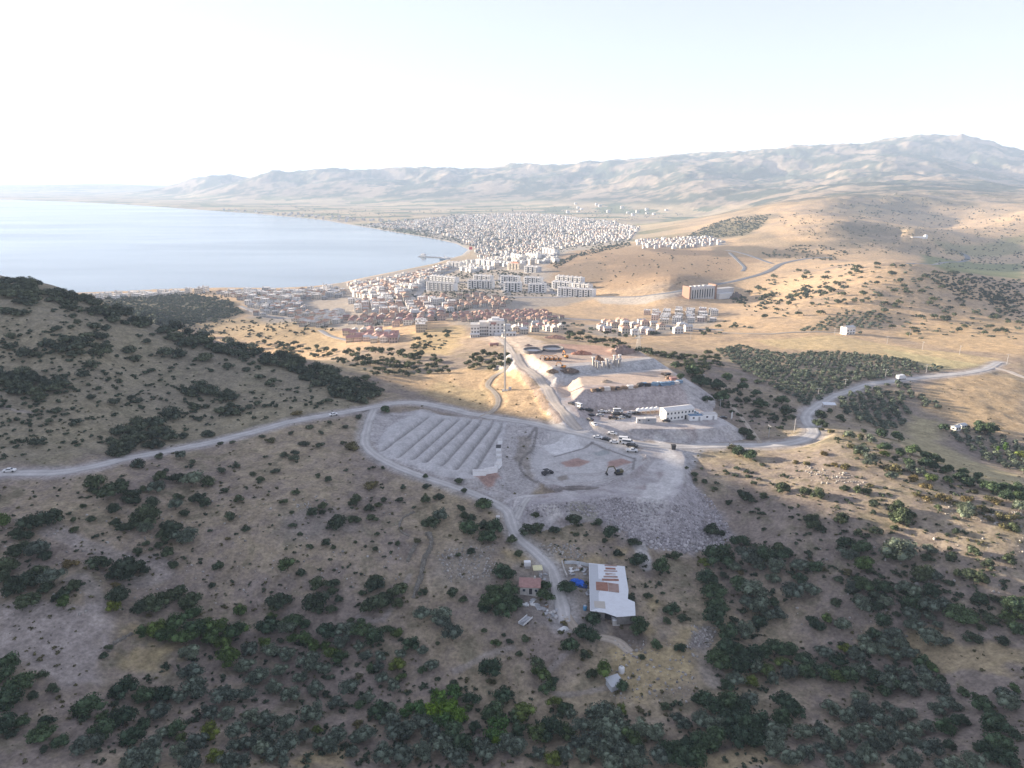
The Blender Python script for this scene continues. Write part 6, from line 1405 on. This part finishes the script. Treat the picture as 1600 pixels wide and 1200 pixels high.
# white minaret-like tower near the shore quarter
for u, v, lb in ((506, 459, 'slim white minaret left in the shore quarter'), (511, 461, 'slim white minaret right in the shore quarter')):
    p = G1(u, v); o = root('minaret', p, lb, 'minaret'); b = MB(); b.tube([(0,0,-2),(0,0,17)], [1.3,1.1], 10); part('shaft', b, M_WHITE, o); b = MB(); b.tube([(0,0,13),(0,0,14.2)], [1.3,1.8], 10); part('balcony', b, M_WHITE, o); b = MB(); b.tube([(0,0,17),(0,0,22)], [1.15,.05], 10); part('spire', b, M_GREYW, o)
# ------------------------------------------------------------------ farm
def corrugated(name, c, rust=None, amp=.1):
    m, nt, b = new_mat(name); tc = nd(nt, 'ShaderNodeTexCoord')
    n1 = noise(nt, .6, 5, tc.outputs['Object'], .7); col = mixc(nt, maprange(nt, n1, .45, .62, 0, .8 if rust else .12), c, rust or (.38,.34,.31))
    wv = nd(nt, 'ShaderNodeTexWave', Scale=3.2, bands_direction='Y'); nt.links.new(tc.outputs['Object'], wv.inputs['Vector'])
    nt.links.new(scaled(nt, col, maprange(nt, wv.outputs['Fac'], 0, 1, .88, 1.06)), b.inputs['Base Color'])
    bp = nd(nt, 'ShaderNodeBump', Strength=.5, Distance=.05); nt.links.new(wv.outputs['Fac'], bp.inputs['Height']); nt.links.new(bp.outputs[0], b.inputs['Normal'])
    b.inputs['Roughness'].default_value = .55; b.inputs['Specular IOR Level'].default_value = .3
    return m
M_SHEET = corrugated('white_roof_sheet', (.74,.76,.78)); M_SHEET2 = corrugated('dull_roof_sheet', (.52,.54,.56)); M_RUST = corrugated('rusty_roof_sheet', (.60,.57,.55), (.27,.13,.085)); M_RUST2 = corrugated('red_rust_sheet', (.34,.17,.12), (.25,.12,.08)); M_RUST3 = corrugated('faded_rust_sheet', (.36,.25,.21), (.28,.17,.13)); M_BEIGE = corrugated('beige_sheet', (.50,.46,.40))
M_OLDW = plain_mat('weathered_wall', (.50,.48,.45), .2, .8); M_TARP = plain_mat('blue_tarpaulin', (.03,.13,.55), .25, 1.2, .5); M_YELW = plain_mat('yellowed_canvas', (.62,.58,.36), .1, 1)
zc = float(G1(950, 920)[2]); ZR = zc + 2.5; YC = float(G1(950, 920)[1]); KR = .13
def rp(u, v, z): y = (H - z + KR * YC) / (float(slope(v)) + KR); return np.array([float(tcol(u, v)) * y, y, z + KR * (y - YC)])
O = rp(950, 920, ZR); O[2] = zc
o = root('farm_shed', O, 'long metal-roofed farm shed with white and rusted sheets', 'shed')
def roofpanel(name, px, lift, mat, th=.1):
    P = [rp(u, v, ZR) - np.array([O[0], O[1], O[2] - 0]) for u, v in px]; b = MB(); zf = lambda q: q[2] + lift + .012 * (q[0])
    T = [(q[0], q[1], zf(q)) for q in P]; Bt = [(q[0], q[1], zf(q) - th) for q in P]; n = len(T)
    b.v += T + Bt; b.f.append(tuple(reversed(range(n)))); b.m.append(0); b.f.append(tuple(range(n, 2 * n))); b.m.append(0)
    for i in range(n): j = (i + 1) % n; b.f.append((i, j, n + j, n + i)); b.m.append(0)
    me = b.mesh(name, [mat]); bm = bmesh.new(); bm.from_mesh(me); bmesh.ops.recalc_face_normals(bm, faces=bm.faces); bm.to_mesh(me); bm.free()
    return link(name, me, o)
roofpanel('roof', [(920,879.5),(976,885),(982,922),(981,936),(992,941),(993,962),(964,964),(945,957),(922,954)], 0, M_SHEET)
for k, pp in enumerate(([(921,881),(934,882),(935,904),(945,906),(935,927),(936,950),(923,953)],)): roofpanel('dull_sheet', pp, .05, M_SHEET2, .04)
for i in range(6): v0 = 882.6 + i * 4.3; a_ = (0, 1.5, -.8, 1.1, -1.5, -4)[i]; c_ = (1.5, -1, 1, -2.2, .5, 1.5)[i]; h_ = (2.0, 2.8, 1.7, 3.0, 2.3, 3.3)[i]; roofpanel('rusty_sheet', [(944.5 + a_, v0), (962 + i * .6 + c_, v0 + .8), (962.5 + i * .6 + c_, v0 + .8 + h_), (944.5 + a_, v0 + h_)], .07, (M_RUST3, M_RUST2, M_RUST3, M_RUST, M_RUST3, M_RUST2)[i], .05)
roofpanel('red_rust_patch', [(931,909),(949.5,910.5),(950.5,924),(931.5,922)], .10, M_RUST2, .05); roofpanel('rusty_patch', [(950,910.5),(966.5,913),(967.5,926.5),(951,924.2)], .08, M_RUST3, .05)
roofpanel('beige_patch', [(928,939),(945,940),(946,951),(929,949)], .09, M_BEIGE, .05)
W_ = [(921,881),(975.5,886),(981.2,922),(980,936.5),(991,941.5),(992,961),(964,963),(945,956),(923,953)]
b = MB(); Pw = [rp(u, v, ZR) - np.array([O[0], O[1], O[2]]) for u, v in W_]
for i in range(len(Pw)):
    if i == 6: continue
    a, c = Pw[i], Pw[(i + 1) % len(Pw)]; ta, tc_ = a[2] - .12 + .012 * a[0], c[2] - .12 + .012 * c[0]
    b.quad((a[0], a[1], -2.5), (c[0], c[1], -2.5), (c[0], c[1], tc_), (a[0], a[1], ta)); 
part('wall', b, plain_mat('shed_wall', (.20,.19,.18), .25, .8), o)
b = MB(); a, c = Pw[6], Pw[7]
b.quad((a[0], a[1] + 1.5, -2.5), (c[0], c[1] + 1.5, -2.5), (c[0], c[1] + 1.5, .6), (a[0], a[1] + 1.5, .6)); part('open_bay_wall', b, M_DARK, o)
p = G1(962, 974); o = root('lean_to', p, 'small pale box hut under the front edge of the farm shed', 'hut', .05); b = MB(); b.box(-1.1, 1.1, -1, 1, -.4, 1.7); part('wall', b, M_OLDW, o); b = MB(); b.box(-1.25, 1.25, -1.15, 1.15, 1.7, 1.82, 0, True); part('roof', b, M_SHEET, o)
# red roofed house
p = G1(828, 921); o = root('farmhouse', p, 'small farmhouse with a dull red roof among dark trees', 'house', -.06); b = MB(); b.box(-3.1, 3.1, -2.6, 2.6, -1.2, 2.6); b.tri((-3.1, 2.6, 2.6), (-3.1, -2.6, 2.6), (-3.1, 0, 3.9)); b.tri((3.1, -2.6, 2.6), (3.1, 2.6, 2.6), (3.1, 0, 3.9)); part('wall', b, M_OLDW, o)
r = MB(); r.gable(-3.1, 3.1, -2.6, 2.6, 2.6, 1.3, 0, .4); part('roof', r, M_RED, o); b = MB(); b.box(-.2, .8, -2.66, -2.6, -.1, 1.95, 0, True); part('door', b, M_DARK, o); window_part(o, -1.8, -2.6, 1.3, .9, .9); window_part(o, 2.0, -2.6, 1.3, .8, .9)
b = MB(); b.box(1.2, 1.8, .2, .8, 3.2, 4.6); part('chimney', b, M_OLDW, o)
p = G1(840, 897); o = root('canvas_shelter', p, 'yellowish canvas shelter behind the red-roofed farmhouse', 'shelter', .1); b = MB(); b.quad((-1.6,-1.3,2.2),(1.6,-1.3,2.2),(1.6,1.3,2.6),(-1.6,1.3,2.6)); b.quad((-1.6,1.3,2.52),(1.6,1.3,2.52),(1.6,-1.3,2.12),(-1.6,-1.3,2.12)); part('canvas', b, M_YELW, o)
for x in (-1.5, 1.5):
    for y in (-1.2, 1.2): b = MB(); b.bar((x, y, -.3), (x, y, 2.25 + .12 * (y > 0)), .1); part('post', b, M_WOOD, o)
p = G1(824, 887); o = root('water_tank', p, 'white box tank on a stand behind the farmhouse', 'tank', .1); b = MB(); b.box(-1.1, 1.1, -.8, .8, .9, 2.4, 0, True); part('tank', b, PAINT['white'], o); b = MB(); b.box(-.9, .9, -.6, .6, -.3, .9); part('stand', b, M_CONC, o)
p = G1(971, 1050); o = root('water_tank', p, 'white cylinder tank behind the grey sheet hut', 'tank'); b = MB(); b.tube([(0,0,-.2),(0,0,1.5),(0,0,1.8)], [.85,.85,.4], 14); part('tank', b, PAINT['white'], o, True); b = MB(); b.tube([(0,0,1.8),(0,0,2.0)], [.3,.3], 10); part('lid', b, M_GREYW, o)
p = G1(960, 1072); o = root('sheet_hut', p, 'grey metal sheet hut between two bushes below the shed', 'hut', .45); b = MB(); b.box(-1.9, 1.9, -1.5, 1.5, -.6, 1.6); part('wall', b, M_SHEET2, o); b = MB(); b.quad((-2.1,-1.8,1.6),(2.1,-1.8,1.6),(2.1,1.8,2.2),(-2.1,1.8,2.2)); b.quad((-2.1,1.8,2.12),(2.1,1.8,2.12),(2.1,-1.8,1.52),(-2.1,-1.8,1.52)); part('roof', b, M_SHEET2, o)
p = G1(778, 812); o = root('marker_box', p, 'small white box standing alone beside the farm track', 'box'); b = MB(); b.box(-.6, .6, -.6, .6, -.1, 1.3); part('body', b, PAINT['white'], o); b = MB(); b.box(-.7, .7, -.7, .7, 1.3, 1.45, 0, True); part('lid', b, M_PALER, o)
p = G1(914, 953); o = root('barrel', p, 'blue barrel beside the left wall of the farm shed', 'barrel'); b = MB(); b.tube([(0,0,0),(0,0,.5),(0,0,1.0),(0,0,1.5)], [.55,.62,.62,.55], 12); part('body', b, plain_mat('blue_plastic', (.12,.30,.48), .1, 2), o, True); b = MB(); b.tube([(0,0,1.5),(0,0,1.56)], [.4,.4], 12); part('lid', b, M_GREYW, o)
# draped tarpaulin
def drape(u, v, rx, ry, h, mat, label, name, seed, cat='tarpaulin', rz=.2):
    p = G1(u, v); N = 18; rng = np.random.default_rng(seed); V = np.zeros((N, N, 3)); g = np.linspace(-1, 1, N)
    for i in range(N):
        for j in range(N):
            r = max(abs(g[i]), abs(g[j])); V[j, i] = (g[i] * rx * (1 + .1 * rng.standard_normal()), g[j] * ry * (1 + .1 * rng.standard_normal()), h * max(0, 1 - r ** 2.5) * (1 + .12 * rng.standard_normal()) - (.15 if r > .95 else 0))
    ii = np.arange(N * N).reshape(N, N); f = np.stack([ii[:-1, :-1], ii[:-1, 1:], ii[1:, 1:], ii[1:, :-1]], -1).reshape(-1, 4)
    return tag(link(name, np_mesh(name, V.reshape(-1, 3), f, [mat]), None, p, rz), label, cat)
drape(901, 911, 2.4, 1.5, 1.3, M_TARP, 'bright blue tarpaulin over a pile next to the metal shed', 'tarpaulin', 1, rz=-.3)
drape(910, 916, 1.6, .9, .7, plain_mat('dark_blue_tarp', (.03,.06,.16), .2, 1), 'dark blue sheet trailing from the bright tarpaulin', 'tarpaulin', 2, rz=-.2)
drape(880, 984, .01 + 1.6, .9, .9, PAINT['white'], 'white sheet half hidden by the tree below the yard', 'plastic_sheet', 3, 'sheet', .6)
# scrap: many small sheets and boards, each its own
_sr = np.random.default_rng(5)
SCR = [((832,941),11,6,9,'white rubbish in front of the red-roofed farmhouse'),((848,950),8,5,7,'pale rubbish between the farmhouse and the yard'),((866,958),13,8,14,'grey scrap on the yard edge by the track'),((902,893),12,5,12,'grey metal scrap left of the farm shed'),((898,884),16,3,6,'sheet metal along the fence above the scrap yard'),((848,905),5,9,5,'clutter beside the farmhouse'),((918,925),3,8,5,'rubble heap at the shed wall')]
SM = [PAINT['white'], M_STEEL, M_GREYW, M_SHEET2, M_WOOD, M_PALER, M_BLUE]; SN = ['white', 'steel grey', 'grey', 'dull metal', 'brown timber', 'pale', 'blue']
for (cu, cv), du, dv, n, zz in SCR:
    for i in range(n):
        p = G1(cu + _sr.uniform(-du, du), cv + _sr.uniform(-dv, dv)); k = int(_sr.choice(len(SM), p=[.28,.2,.16,.14,.08,.1,.04])); b = MB(); L, w_, h = _sr.uniform(.3, 1.2), _sr.uniform(.2, .6), _sr.uniform(.08, .4)
        ax = np.array([math.cos(i), math.sin(i), _sr.uniform(-.25, .25)]); ay = np.array([-math.sin(i), math.cos(i), _sr.uniform(-.15, .15)]); az = np.cross(ax, ay); b.obox((0, 0, h * .8), ax * L, ay * w_, az * h * .5); b.obox((.1, .1, h * 1.3), ay * L * .6, ax * w_ * .7, az * h * .3)
        tag(link('scrap_piece', b.mesh('scrap_piece', [SM[k]]), None, p), f'{SN[k]} scrap piece in the {zz}', 'scrap', f'{SN[k]} scrap in the {zz}')
p = G1(821, 972); o = root('scrap_trailer', p, 'long white trailer frame filled with scrap below the farmhouse', 'trailer', .95); b = MB(); b.box(-2.4, 2.4, -1.0, 1.0, .35, .5, 0, True); part('bed', b, M_STEEL, o)
for y in (-1, 1): b = MB(); b.box(-2.4, 2.4, y - .05, y + .05, .5, 1.1); part('side_rail', b, PAINT['white'], o)
for y in (-1, 1): link('wheel', car_meshes('saloon', 'white')[2], o, (-.3, y * 1.05, .2))
b = MB()
for i in range(14): b.bar((_sr.uniform(-2.2,2), _sr.uniform(-.8,.8), .6), (_sr.uniform(-2.2,2.2), _sr.uniform(-.8,.8), _sr.uniform(.7,1.2)), .16)
part('scrap_load', b, M_GREYW, o)
# low walls along the yard entrance
def wall_line(px, w_, h, mat, label, name='yard_wall', cat='wall', jag=.0, n=30, seed=1):
    P = catmull(gpoly(px), 6); L = np.concatenate([[0], np.cumsum(np.linalg.norm(np.diff(P[:, :2], axis=0), axis=1))]); q = np.linspace(0, L[-1], n); x, y = np.interp(q, L, P[:, 0]), np.interp(q, L, P[:, 1]); rng = np.random.default_rng(seed)
    d = np.stack([np.gradient(x), np.gradient(y)], 1); d /= np.linalg.norm(d, axis=1)[:, None]; nn = np.stack([-d[:, 1], d[:, 0]], 1); V = []
    for i in range(n):
        ww = w_ / 2 * (1 + jag * rng.standard_normal()); hh = h * (1 + jag * 1.6 * rng.standard_normal()); z = float(hgt(x[i], y[i]))
        for s, t in ((-1.25, -.5), (-.9, max(hh, .1)), (.9, max(hh * (1 + jag * rng.standard_normal()), .1)), (1.25, -.5)): V.append((x[i] + nn[i, 0] * ww * s, y[i] + nn[i, 1] * ww * s, z + t))
    f = [(i*4+j, i*4+j+1, i*4+5+j, i*4+4+j) for i in range(n - 1) for j in range(3)] + [(0, 3, 2, 1)[::1] if False else (0, 1, 2, 3), (n*4-1, n*4-2, n*4-3, n*4-4)]
    me = bpy.data.meshes.new(name); me.from_pydata(V, [], f); me.materials.append(mat); bm = bmesh.new(); bm.from_mesh(me); bmesh.ops.recalc_face_normals(bm, faces=bm.faces); bm.to_mesh(me); bm.free()
    return tag(link(name, me), label, cat)
M_STONE = plain_mat('dry_stone', (.20,.185,.16), .4, 2.2, .95, .05)
wall_line([(857,890),(859,905),(862,925)], .3, .9, M_OLDW, 'pale low wall along the left side of the track by the farmhouse'); wall_line([(878,879),(882,893),(886,902)], .3, .9, M_OLDW, 'pale low wall along the right side of the track by the scrap yard'); wall_line([(882,881),(905,882),(920,885)], .25, 1.1, M_SHEET2, 'grey sheet fence along the top of the scrap yard', 'sheet_fence', 'fence')
wall_line([(668,832),(674,845),(672,858),(664,872),(660,890),(657,905),(650,922),(646,935)], 1.3, .8, M_STONE, 'tumbled dry stone wall running down the middle slope', 'stone_wall', 'wall', .28, 80, 3)
wall_line([(652,846),(646,858),(640,870),(637,878)], 1.1, .6, M_STONE, 'short dry stone wall remnant left of the long tumbled wall', 'stone_wall', 'wall', .3, 34, 4)
wall_line([(648,800),(632,808),(625,818),(626,830),(640,838)], .7, .4, M_STONE, 'low curved line of dark stones above the dry slope', 'stone_wall', 'wall', .3, 40, 5)
wall_line([(168,1018),(180,1005),(195,996),(208,990)], .9, .5, M_STONE, 'short dark stone bank beside the straw-coloured patch', 'stone_wall', 'wall', .3, 30, 6)
# white sheet shelter by the road, field huts
p = G1(1295, 637); o = root('sheet_shelter', p, 'white sheet-roofed shelter at the lower corner of the dark orchard', 'shelter', -.15); b = MB(); b.quad((-3.4,-1.8,2.2),(3.4,-1.8,2.2),(3.4,1.8,2.7),(-3.4,1.8,2.7)); b.quad((-3.4,1.8,2.6),(3.4,1.8,2.6),(3.4,-1.8,2.1),(-3.4,-1.8,2.1)); part('roof', b, M_SHEET, o)
for x in (-3, 3):
    for y in (-1.5, 1.5): b = MB(); b.bar((x, y, -.5), (x, y, 2.3), .14); part('post', b, M_WOOD, o)
for u, v, lb in ((1493, 672, 'pale blue-white hut left of the pair in the dark orchard'), (1502, 669, 'larger pale hut right of the pair in the dark orchard')):
    p = G1(u, v); o = root('orchard_hut', p, lb, 'hut', .4); b = MB(); b.box(-2, 2, -1.5, 1.5, -.5, 2.2); b.windows(-2, 2, -1.5, 1.5, .3, 2.2, 2, 1, 1); part('wall', b, [M_WHITE, M_GLASS], o); r = MB(); r.gable(-2, 2, -1.5, 1.5, 2.2, .7); part('roof', r, M_SHEET2, o)
p = G1(1443, 372); o = root('white_depot', p, 'white silo and long low depot far off in the right valley', 'depot', .1); b = MB(); b.box(-34, 0, -6, 6, -2, 3.5); part('hall', b, PAINT['white'], o); b = MB(); b.tube([(5,0,-2),(5,0,7),(5,0,9)], [4.5,4.5,.6], 20); part('silo', b, PAINT['white'], o, True)
# rocks of the tip and scattered stones
def rocks(name, pts, rmin, rmax, mat, label, p=3.0):
    rv, rf = ICO1; Vs, Fs, n = [], [], 0
    for x, y, z in pts:
        r = rmin + (rmax - rmin) * _sr.uniform() ** p; q = rv * r * _sr.uniform(.55, 1.2, 3) * (1 + .18 * _sr.standard_normal((len(rv), 1))); Vs.append(q + (x, y, z + r * .15)); Fs.append(rf + n); n += len(rv)
    tag(link(name, np_mesh(name, np.concatenate(Vs), np.concatenate(Fs), [mat])), label, kind='stuff')
def rock_mat(name, c):
    m, nt, b = new_mat(name); geo = nd(nt, 'ShaderNodeNewGeometry'); rgb = nd(nt, 'ShaderNodeRGB'); rgb.outputs[0].default_value = (*c, 1)
    nt.links.new(scaled(nt, scaled(nt, rgb.outputs[0], maprange(nt, geo.outputs['Random Per Island'], 0, 1, .6, 1.4)), maprange(nt, noise(nt, 3, 3, geo.outputs['Position']), .3, .7, .8, 1.2)), b.inputs['Base Color']); return m
def rock_pts(poly, n):
    q = np.array(scatter(poly, n, 1, 2, gap=0)); return ground(q[:, 0], q[:, 1])
pts = np.concatenate([rock_pts([(880,790),(960,778),(1010,785),(1060,790),(1100,780),(1140,832),(1130,850),(1085,862),(1030,852),(980,840),(940,815),(900,800)], 2600), rock_pts([(1030,840),(1100,820),(1142,832),(1130,852),(1085,864),(1020,854)], 900), rock_pts([(950,780),(990,783),(1000,800),(960,805)], 500), rock_pts([(1080,760),(1110,780),(1140,825),(1120,820)], 350), rock_pts([(800,790),(900,785),(890,800),(830,810)], 250)])
rocks('tip_rocks', pts, .1, .55, rock_mat('tip_rock', (.37,.345,.35)), 'broken rock covering the rubble tip', 2.4)
rocks('tip_boulders', rock_pts([(940,800),(1000,838),(1060,850),(1130,835),(1142,842),(1120,855),(1085,866),(1020,858),(950,825)], 170), .3, 1.0, rock_mat('boulder_rock', (.42,.395,.39)), 'pale boulders along the toe of the rubble tip', 1.6)
pts = np.concatenate([rock_pts([(680,860),(770,850),(780,900),(700,910)], 380), rock_pts([(0,800),(640,760),(640,900),(400,960),(0,960)], 420), rock_pts([(460,785),(485,785),(490,800),(465,800)], 60), rock_pts([(960,1000),(1090,1000),(1090,1100),(950,1090)], 260), rock_pts([(1080,975),(1122,980),(1110,1012),(1080,1010)], 150), rock_pts([(1250,725),(1330,740),(1360,760),(1270,755)], 160), rock_pts([(1200,860),(1600,830),(1600,1000),(1250,1000)], 200), rock_pts([(1440,780),(1600,800),(1600,830),(1480,805)], 160), rock_pts([(840,850),(900,850),(920,875),(850,870)], 200)])
rocks('scattered_stones', pts, .14, .55, rock_mat('field_stone', (.33,.31,.285)), 'pale stones scattered over the dry slopes', 2.5)
# ------------------------------------------------------------------ build ground, water, roads
M_GROUND = ground_mat('dry_ground', .9, .2, .34, .7, 2.2, .4)
M_SITE = ground_mat('gravel_ground', 1.1, .25, .2, .4, 1.6, .25)
M_HILL = ground_mat('hill_ground', .02, .006, .16, .6, .03, 14)
ny, nx = ZZ.shape
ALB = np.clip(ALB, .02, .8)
idx = np.arange(ny * nx).reshape(ny, nx)
F = np.stack([idx[:-1, :-1], idx[:-1, 1:], idx[1:, 1:], idx[1:, :-1]], -1).reshape(-1, 4)
fy = YY[:-1, :-1].ravel(); fs = (SITE[:-1, :-1] < 0).ravel() & (fy < 700)
fsea = (np.maximum.reduce([ZZ[:-1, :-1], ZZ[1:, 1:], ZZ[:-1, 1:], ZZ[1:, :-1]]) < -.5).ravel()
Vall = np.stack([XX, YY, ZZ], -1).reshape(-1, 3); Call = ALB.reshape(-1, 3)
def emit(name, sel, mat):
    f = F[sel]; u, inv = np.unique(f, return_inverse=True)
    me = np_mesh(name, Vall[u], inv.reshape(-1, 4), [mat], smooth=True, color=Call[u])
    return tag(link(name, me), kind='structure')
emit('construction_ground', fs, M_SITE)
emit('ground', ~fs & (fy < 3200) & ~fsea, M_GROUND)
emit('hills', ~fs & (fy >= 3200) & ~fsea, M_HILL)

wm, nt, b = new_mat('sea_water')
b.inputs['Base Color'].default_value = (.12, .165, .195, 1); b.inputs['Roughness'].default_value = .22; b.inputs['Specular IOR Level'].default_value = .5
geo = nd(nt, 'ShaderNodeNewGeometry')
bp = nd(nt, 'ShaderNodeBump', Strength=.22, Distance=.8)
mp = nd(nt, 'ShaderNodeMapping'); mp.inputs['Scale'].default_value = (.06, .16, .1); nt.links.new(geo.outputs['Position'], mp.inputs[0])
nt.links.new(noise(nt, 1.0, 5, mp.outputs[0], .65), bp.inputs['Height']); nt.links.new(bp.outputs[0], b.inputs['Normal'])
mp2 = nd(nt, 'ShaderNodeMapping'); mp2.inputs['Scale'].default_value = (.0007, .0028, .001); nt.links.new(geo.outputs['Position'], mp2.inputs[0])
nt.links.new(maprange(nt, noise(nt, 1.0, 3, mp2.outputs[0]), 0.35, .65, .12, .2), b.inputs['Roughness'])
wv = np.array([(-29000, 600, 0), (3000, 600, 0), (3000, 25000, 0), (-29000, 25000, 0)], float)
tag(link('sea', np_mesh('sea', wv, np.array([[0, 1, 2, 3]]), [wm])), 'calm pale blue bay', kind='structure')

M_ROAD = {'gravel': ground_mat('gravel_road', 1.2, .15, .10, .3, 2.5, .1), }
RC = {'gravel': C(.47, .45, .43), 'pale': C(.50, .44, .38), 'track': C(.40, .345, .28), 'asphalt': C(.20, .205, .215), 'street': C(.26, .255, .26)}
RN = {'gravel': 'dirt_road', 'pale': 'dirt_road', 'track': 'dirt_track', 'asphalt': 'asphalt_road', 'street': 'street'}
for R, w, kind, lift in ROADS:
    d = np.gradient(R[:, :2], axis=0); d /= np.linalg.norm(d, axis=1)[:, None]
    nrm = np.stack([-d[:, 1], d[:, 0]], 1)
    K = np.array([-.5, -.42, -.3, -.2, -.08, .08, .2, .3, .42, .5]); n = len(R)
    dirt = kind in ('gravel', 'pale', 'track'); wobs = [1 + (.34 if dirt else 0) * fbm(R[:, 0] + 50 * s_, R[:, 1], 6, 3, 90) for s_ in (0, 1)]
    V = np.zeros((n, len(K), 3)); c = np.zeros((n, len(K), 3))
    for j, k in enumerate(K):
        wob = wobs[int(k > 0)] if abs(k) > .25 else np.ones(n)
        V[:, j, :2] = R[:, :2] + nrm * (k * w * wob)[:, None]
        V[:, j, 2] = np.maximum(R[:, 2], hgt(V[:, j, 0], V[:, j, 1])) + lift - (.12 * lift / .14 if abs(k) == .5 else 0)
        tone = 1.0
        if kind in ('gravel', 'pale', 'track'): tone = {.5: .72, .42: .86, .3: .97, .2: 1.10, .08: .92}[abs(k)]
        elif abs(k) == .5: tone = 1.5
        c[:, j] = RC[kind] * tone * (1 + .22 * fbm(V[:, j, 0], V[:, j, 1], 5, 4, 93))[:, None]
    ii = np.arange(n * len(K)).reshape(n, len(K))
    f = np.stack([ii[:-1, :-1], ii[:-1, 1:], ii[1:, 1:], ii[1:, :-1]], -1).reshape(-1, 4)[:, ::-1]
    tag(link(RN[kind], np_mesh(RN[kind], V.reshape(-1, 3), f, [M_ROAD['gravel']], smooth=True, color=c.reshape(-1, 3))), kind='structure')
HAZE = 7.2e-5
# ------------------------------------------------------------------ camera, sun, sky, air
SUN_EL = math.radians(9.5); SUN_DIR = np.array([-.927, .375])    # where the sun stands, seen from above
cam = bpy.data.cameras.new('camera'); cam.sensor_width = 36; cam.lens = FPX / 1600 * 36; cam.clip_start = 1; cam.clip_end = 60000
co = bpy.data.objects.new('camera', cam); COL.objects.link(co)
co.location = (0, 0, H); co.rotation_euler = (math.pi / 2 - PITCH, 0, 0); SC.camera = co
sun = bpy.data.lights.new('sun', 'SUN'); sun.energy = 5.0; sun.angle = math.radians(.5); sun.color = (1, .84, .64)
so = bpy.data.objects.new('sun', sun); COL.objects.link(so)
from mathutils import Vector
sd = Vector((SUN_DIR[0] * math.cos(SUN_EL), SUN_DIR[1] * math.cos(SUN_EL), math.sin(SUN_EL)))
so.rotation_euler = sd.to_track_quat('Z', 'Y').to_euler()
W = bpy.data.worlds.new('World'); SC.world = W; W.use_nodes = True
nt = W.node_tree; bg = nt.nodes['Background']
sky = nt.nodes.new('ShaderNodeTexSky'); sky.sky_type = 'NISHITA'; sky.sun_disc = False
sky.sun_elevation = SUN_EL; sky.sun_rotation = math.atan2(SUN_DIR[0], SUN_DIR[1])
sky.altitude = 200; sky.air_density = 1.0; sky.dust_density = .15; sky.ozone_density = 4
hs = nt.nodes.new('ShaderNodeHueSaturation'); hs.inputs['Saturation'].default_value = .62; nt.links.new(sky.outputs[0], hs.inputs['Color']); gm = nt.nodes.new('ShaderNodeGamma'); gm.inputs[1].default_value = .5; nt.links.new(hs.outputs[0], gm.inputs[0]); tint = mixc(nt, 1.0, gm.outputs[0], (.99, .935, 1.01), 'MULTIPLY'); nt.links.new(tint, bg.inputs[0]); bg.inputs[1].default_value = .15
SC.view_settings.view_transform = 'Standard'; SC.view_settings.look = 'None'; SC.view_settings.exposure = 1.98; SC.view_settings.gamma = 1
SC.cycles.use_denoising = True
SC.cycles.max_bounces = 6; SC.cycles.diffuse_bounces = 3; SC.cycles.glossy_bounces = 2; SC.cycles.volume_bounces = 1; SC.cycles.transparent_max_bounces = 4
SC.cycles.sample_clamp_indirect = 8

hz, hn, hb = new_mat('haze')
hn.nodes.remove(hb)
pv = hn.nodes.new('ShaderNodeVolumePrincipled'); pv.inputs['Density'].default_value = HAZE
pv.inputs['Color'].default_value = (.60, .76, 1, 1); pv.inputs['Anisotropy'].default_value = 0.0
hn.links.new(pv.outputs[0], hn.nodes['Material Output'].inputs['Volume'])
x0, x1, y0, y1, z0, z1 = -30000, 30000, -600, 26000, -6, float(ZZ.max()) + 25
hv = np.array([(x, y, z) for z in (z0, z1) for y in (y0, y1) for x in (x0, x1)], float)
hf = np.array([(0,2,3,1),(4,5,7,6),(0,1,5,4),(2,6,7,3),(0,4,6,2),(1,3,7,5)])
tag(link('haze', np_mesh('haze', hv, hf, [hz])), 'thin pale haze over the bay and mountains', kind='stuff')
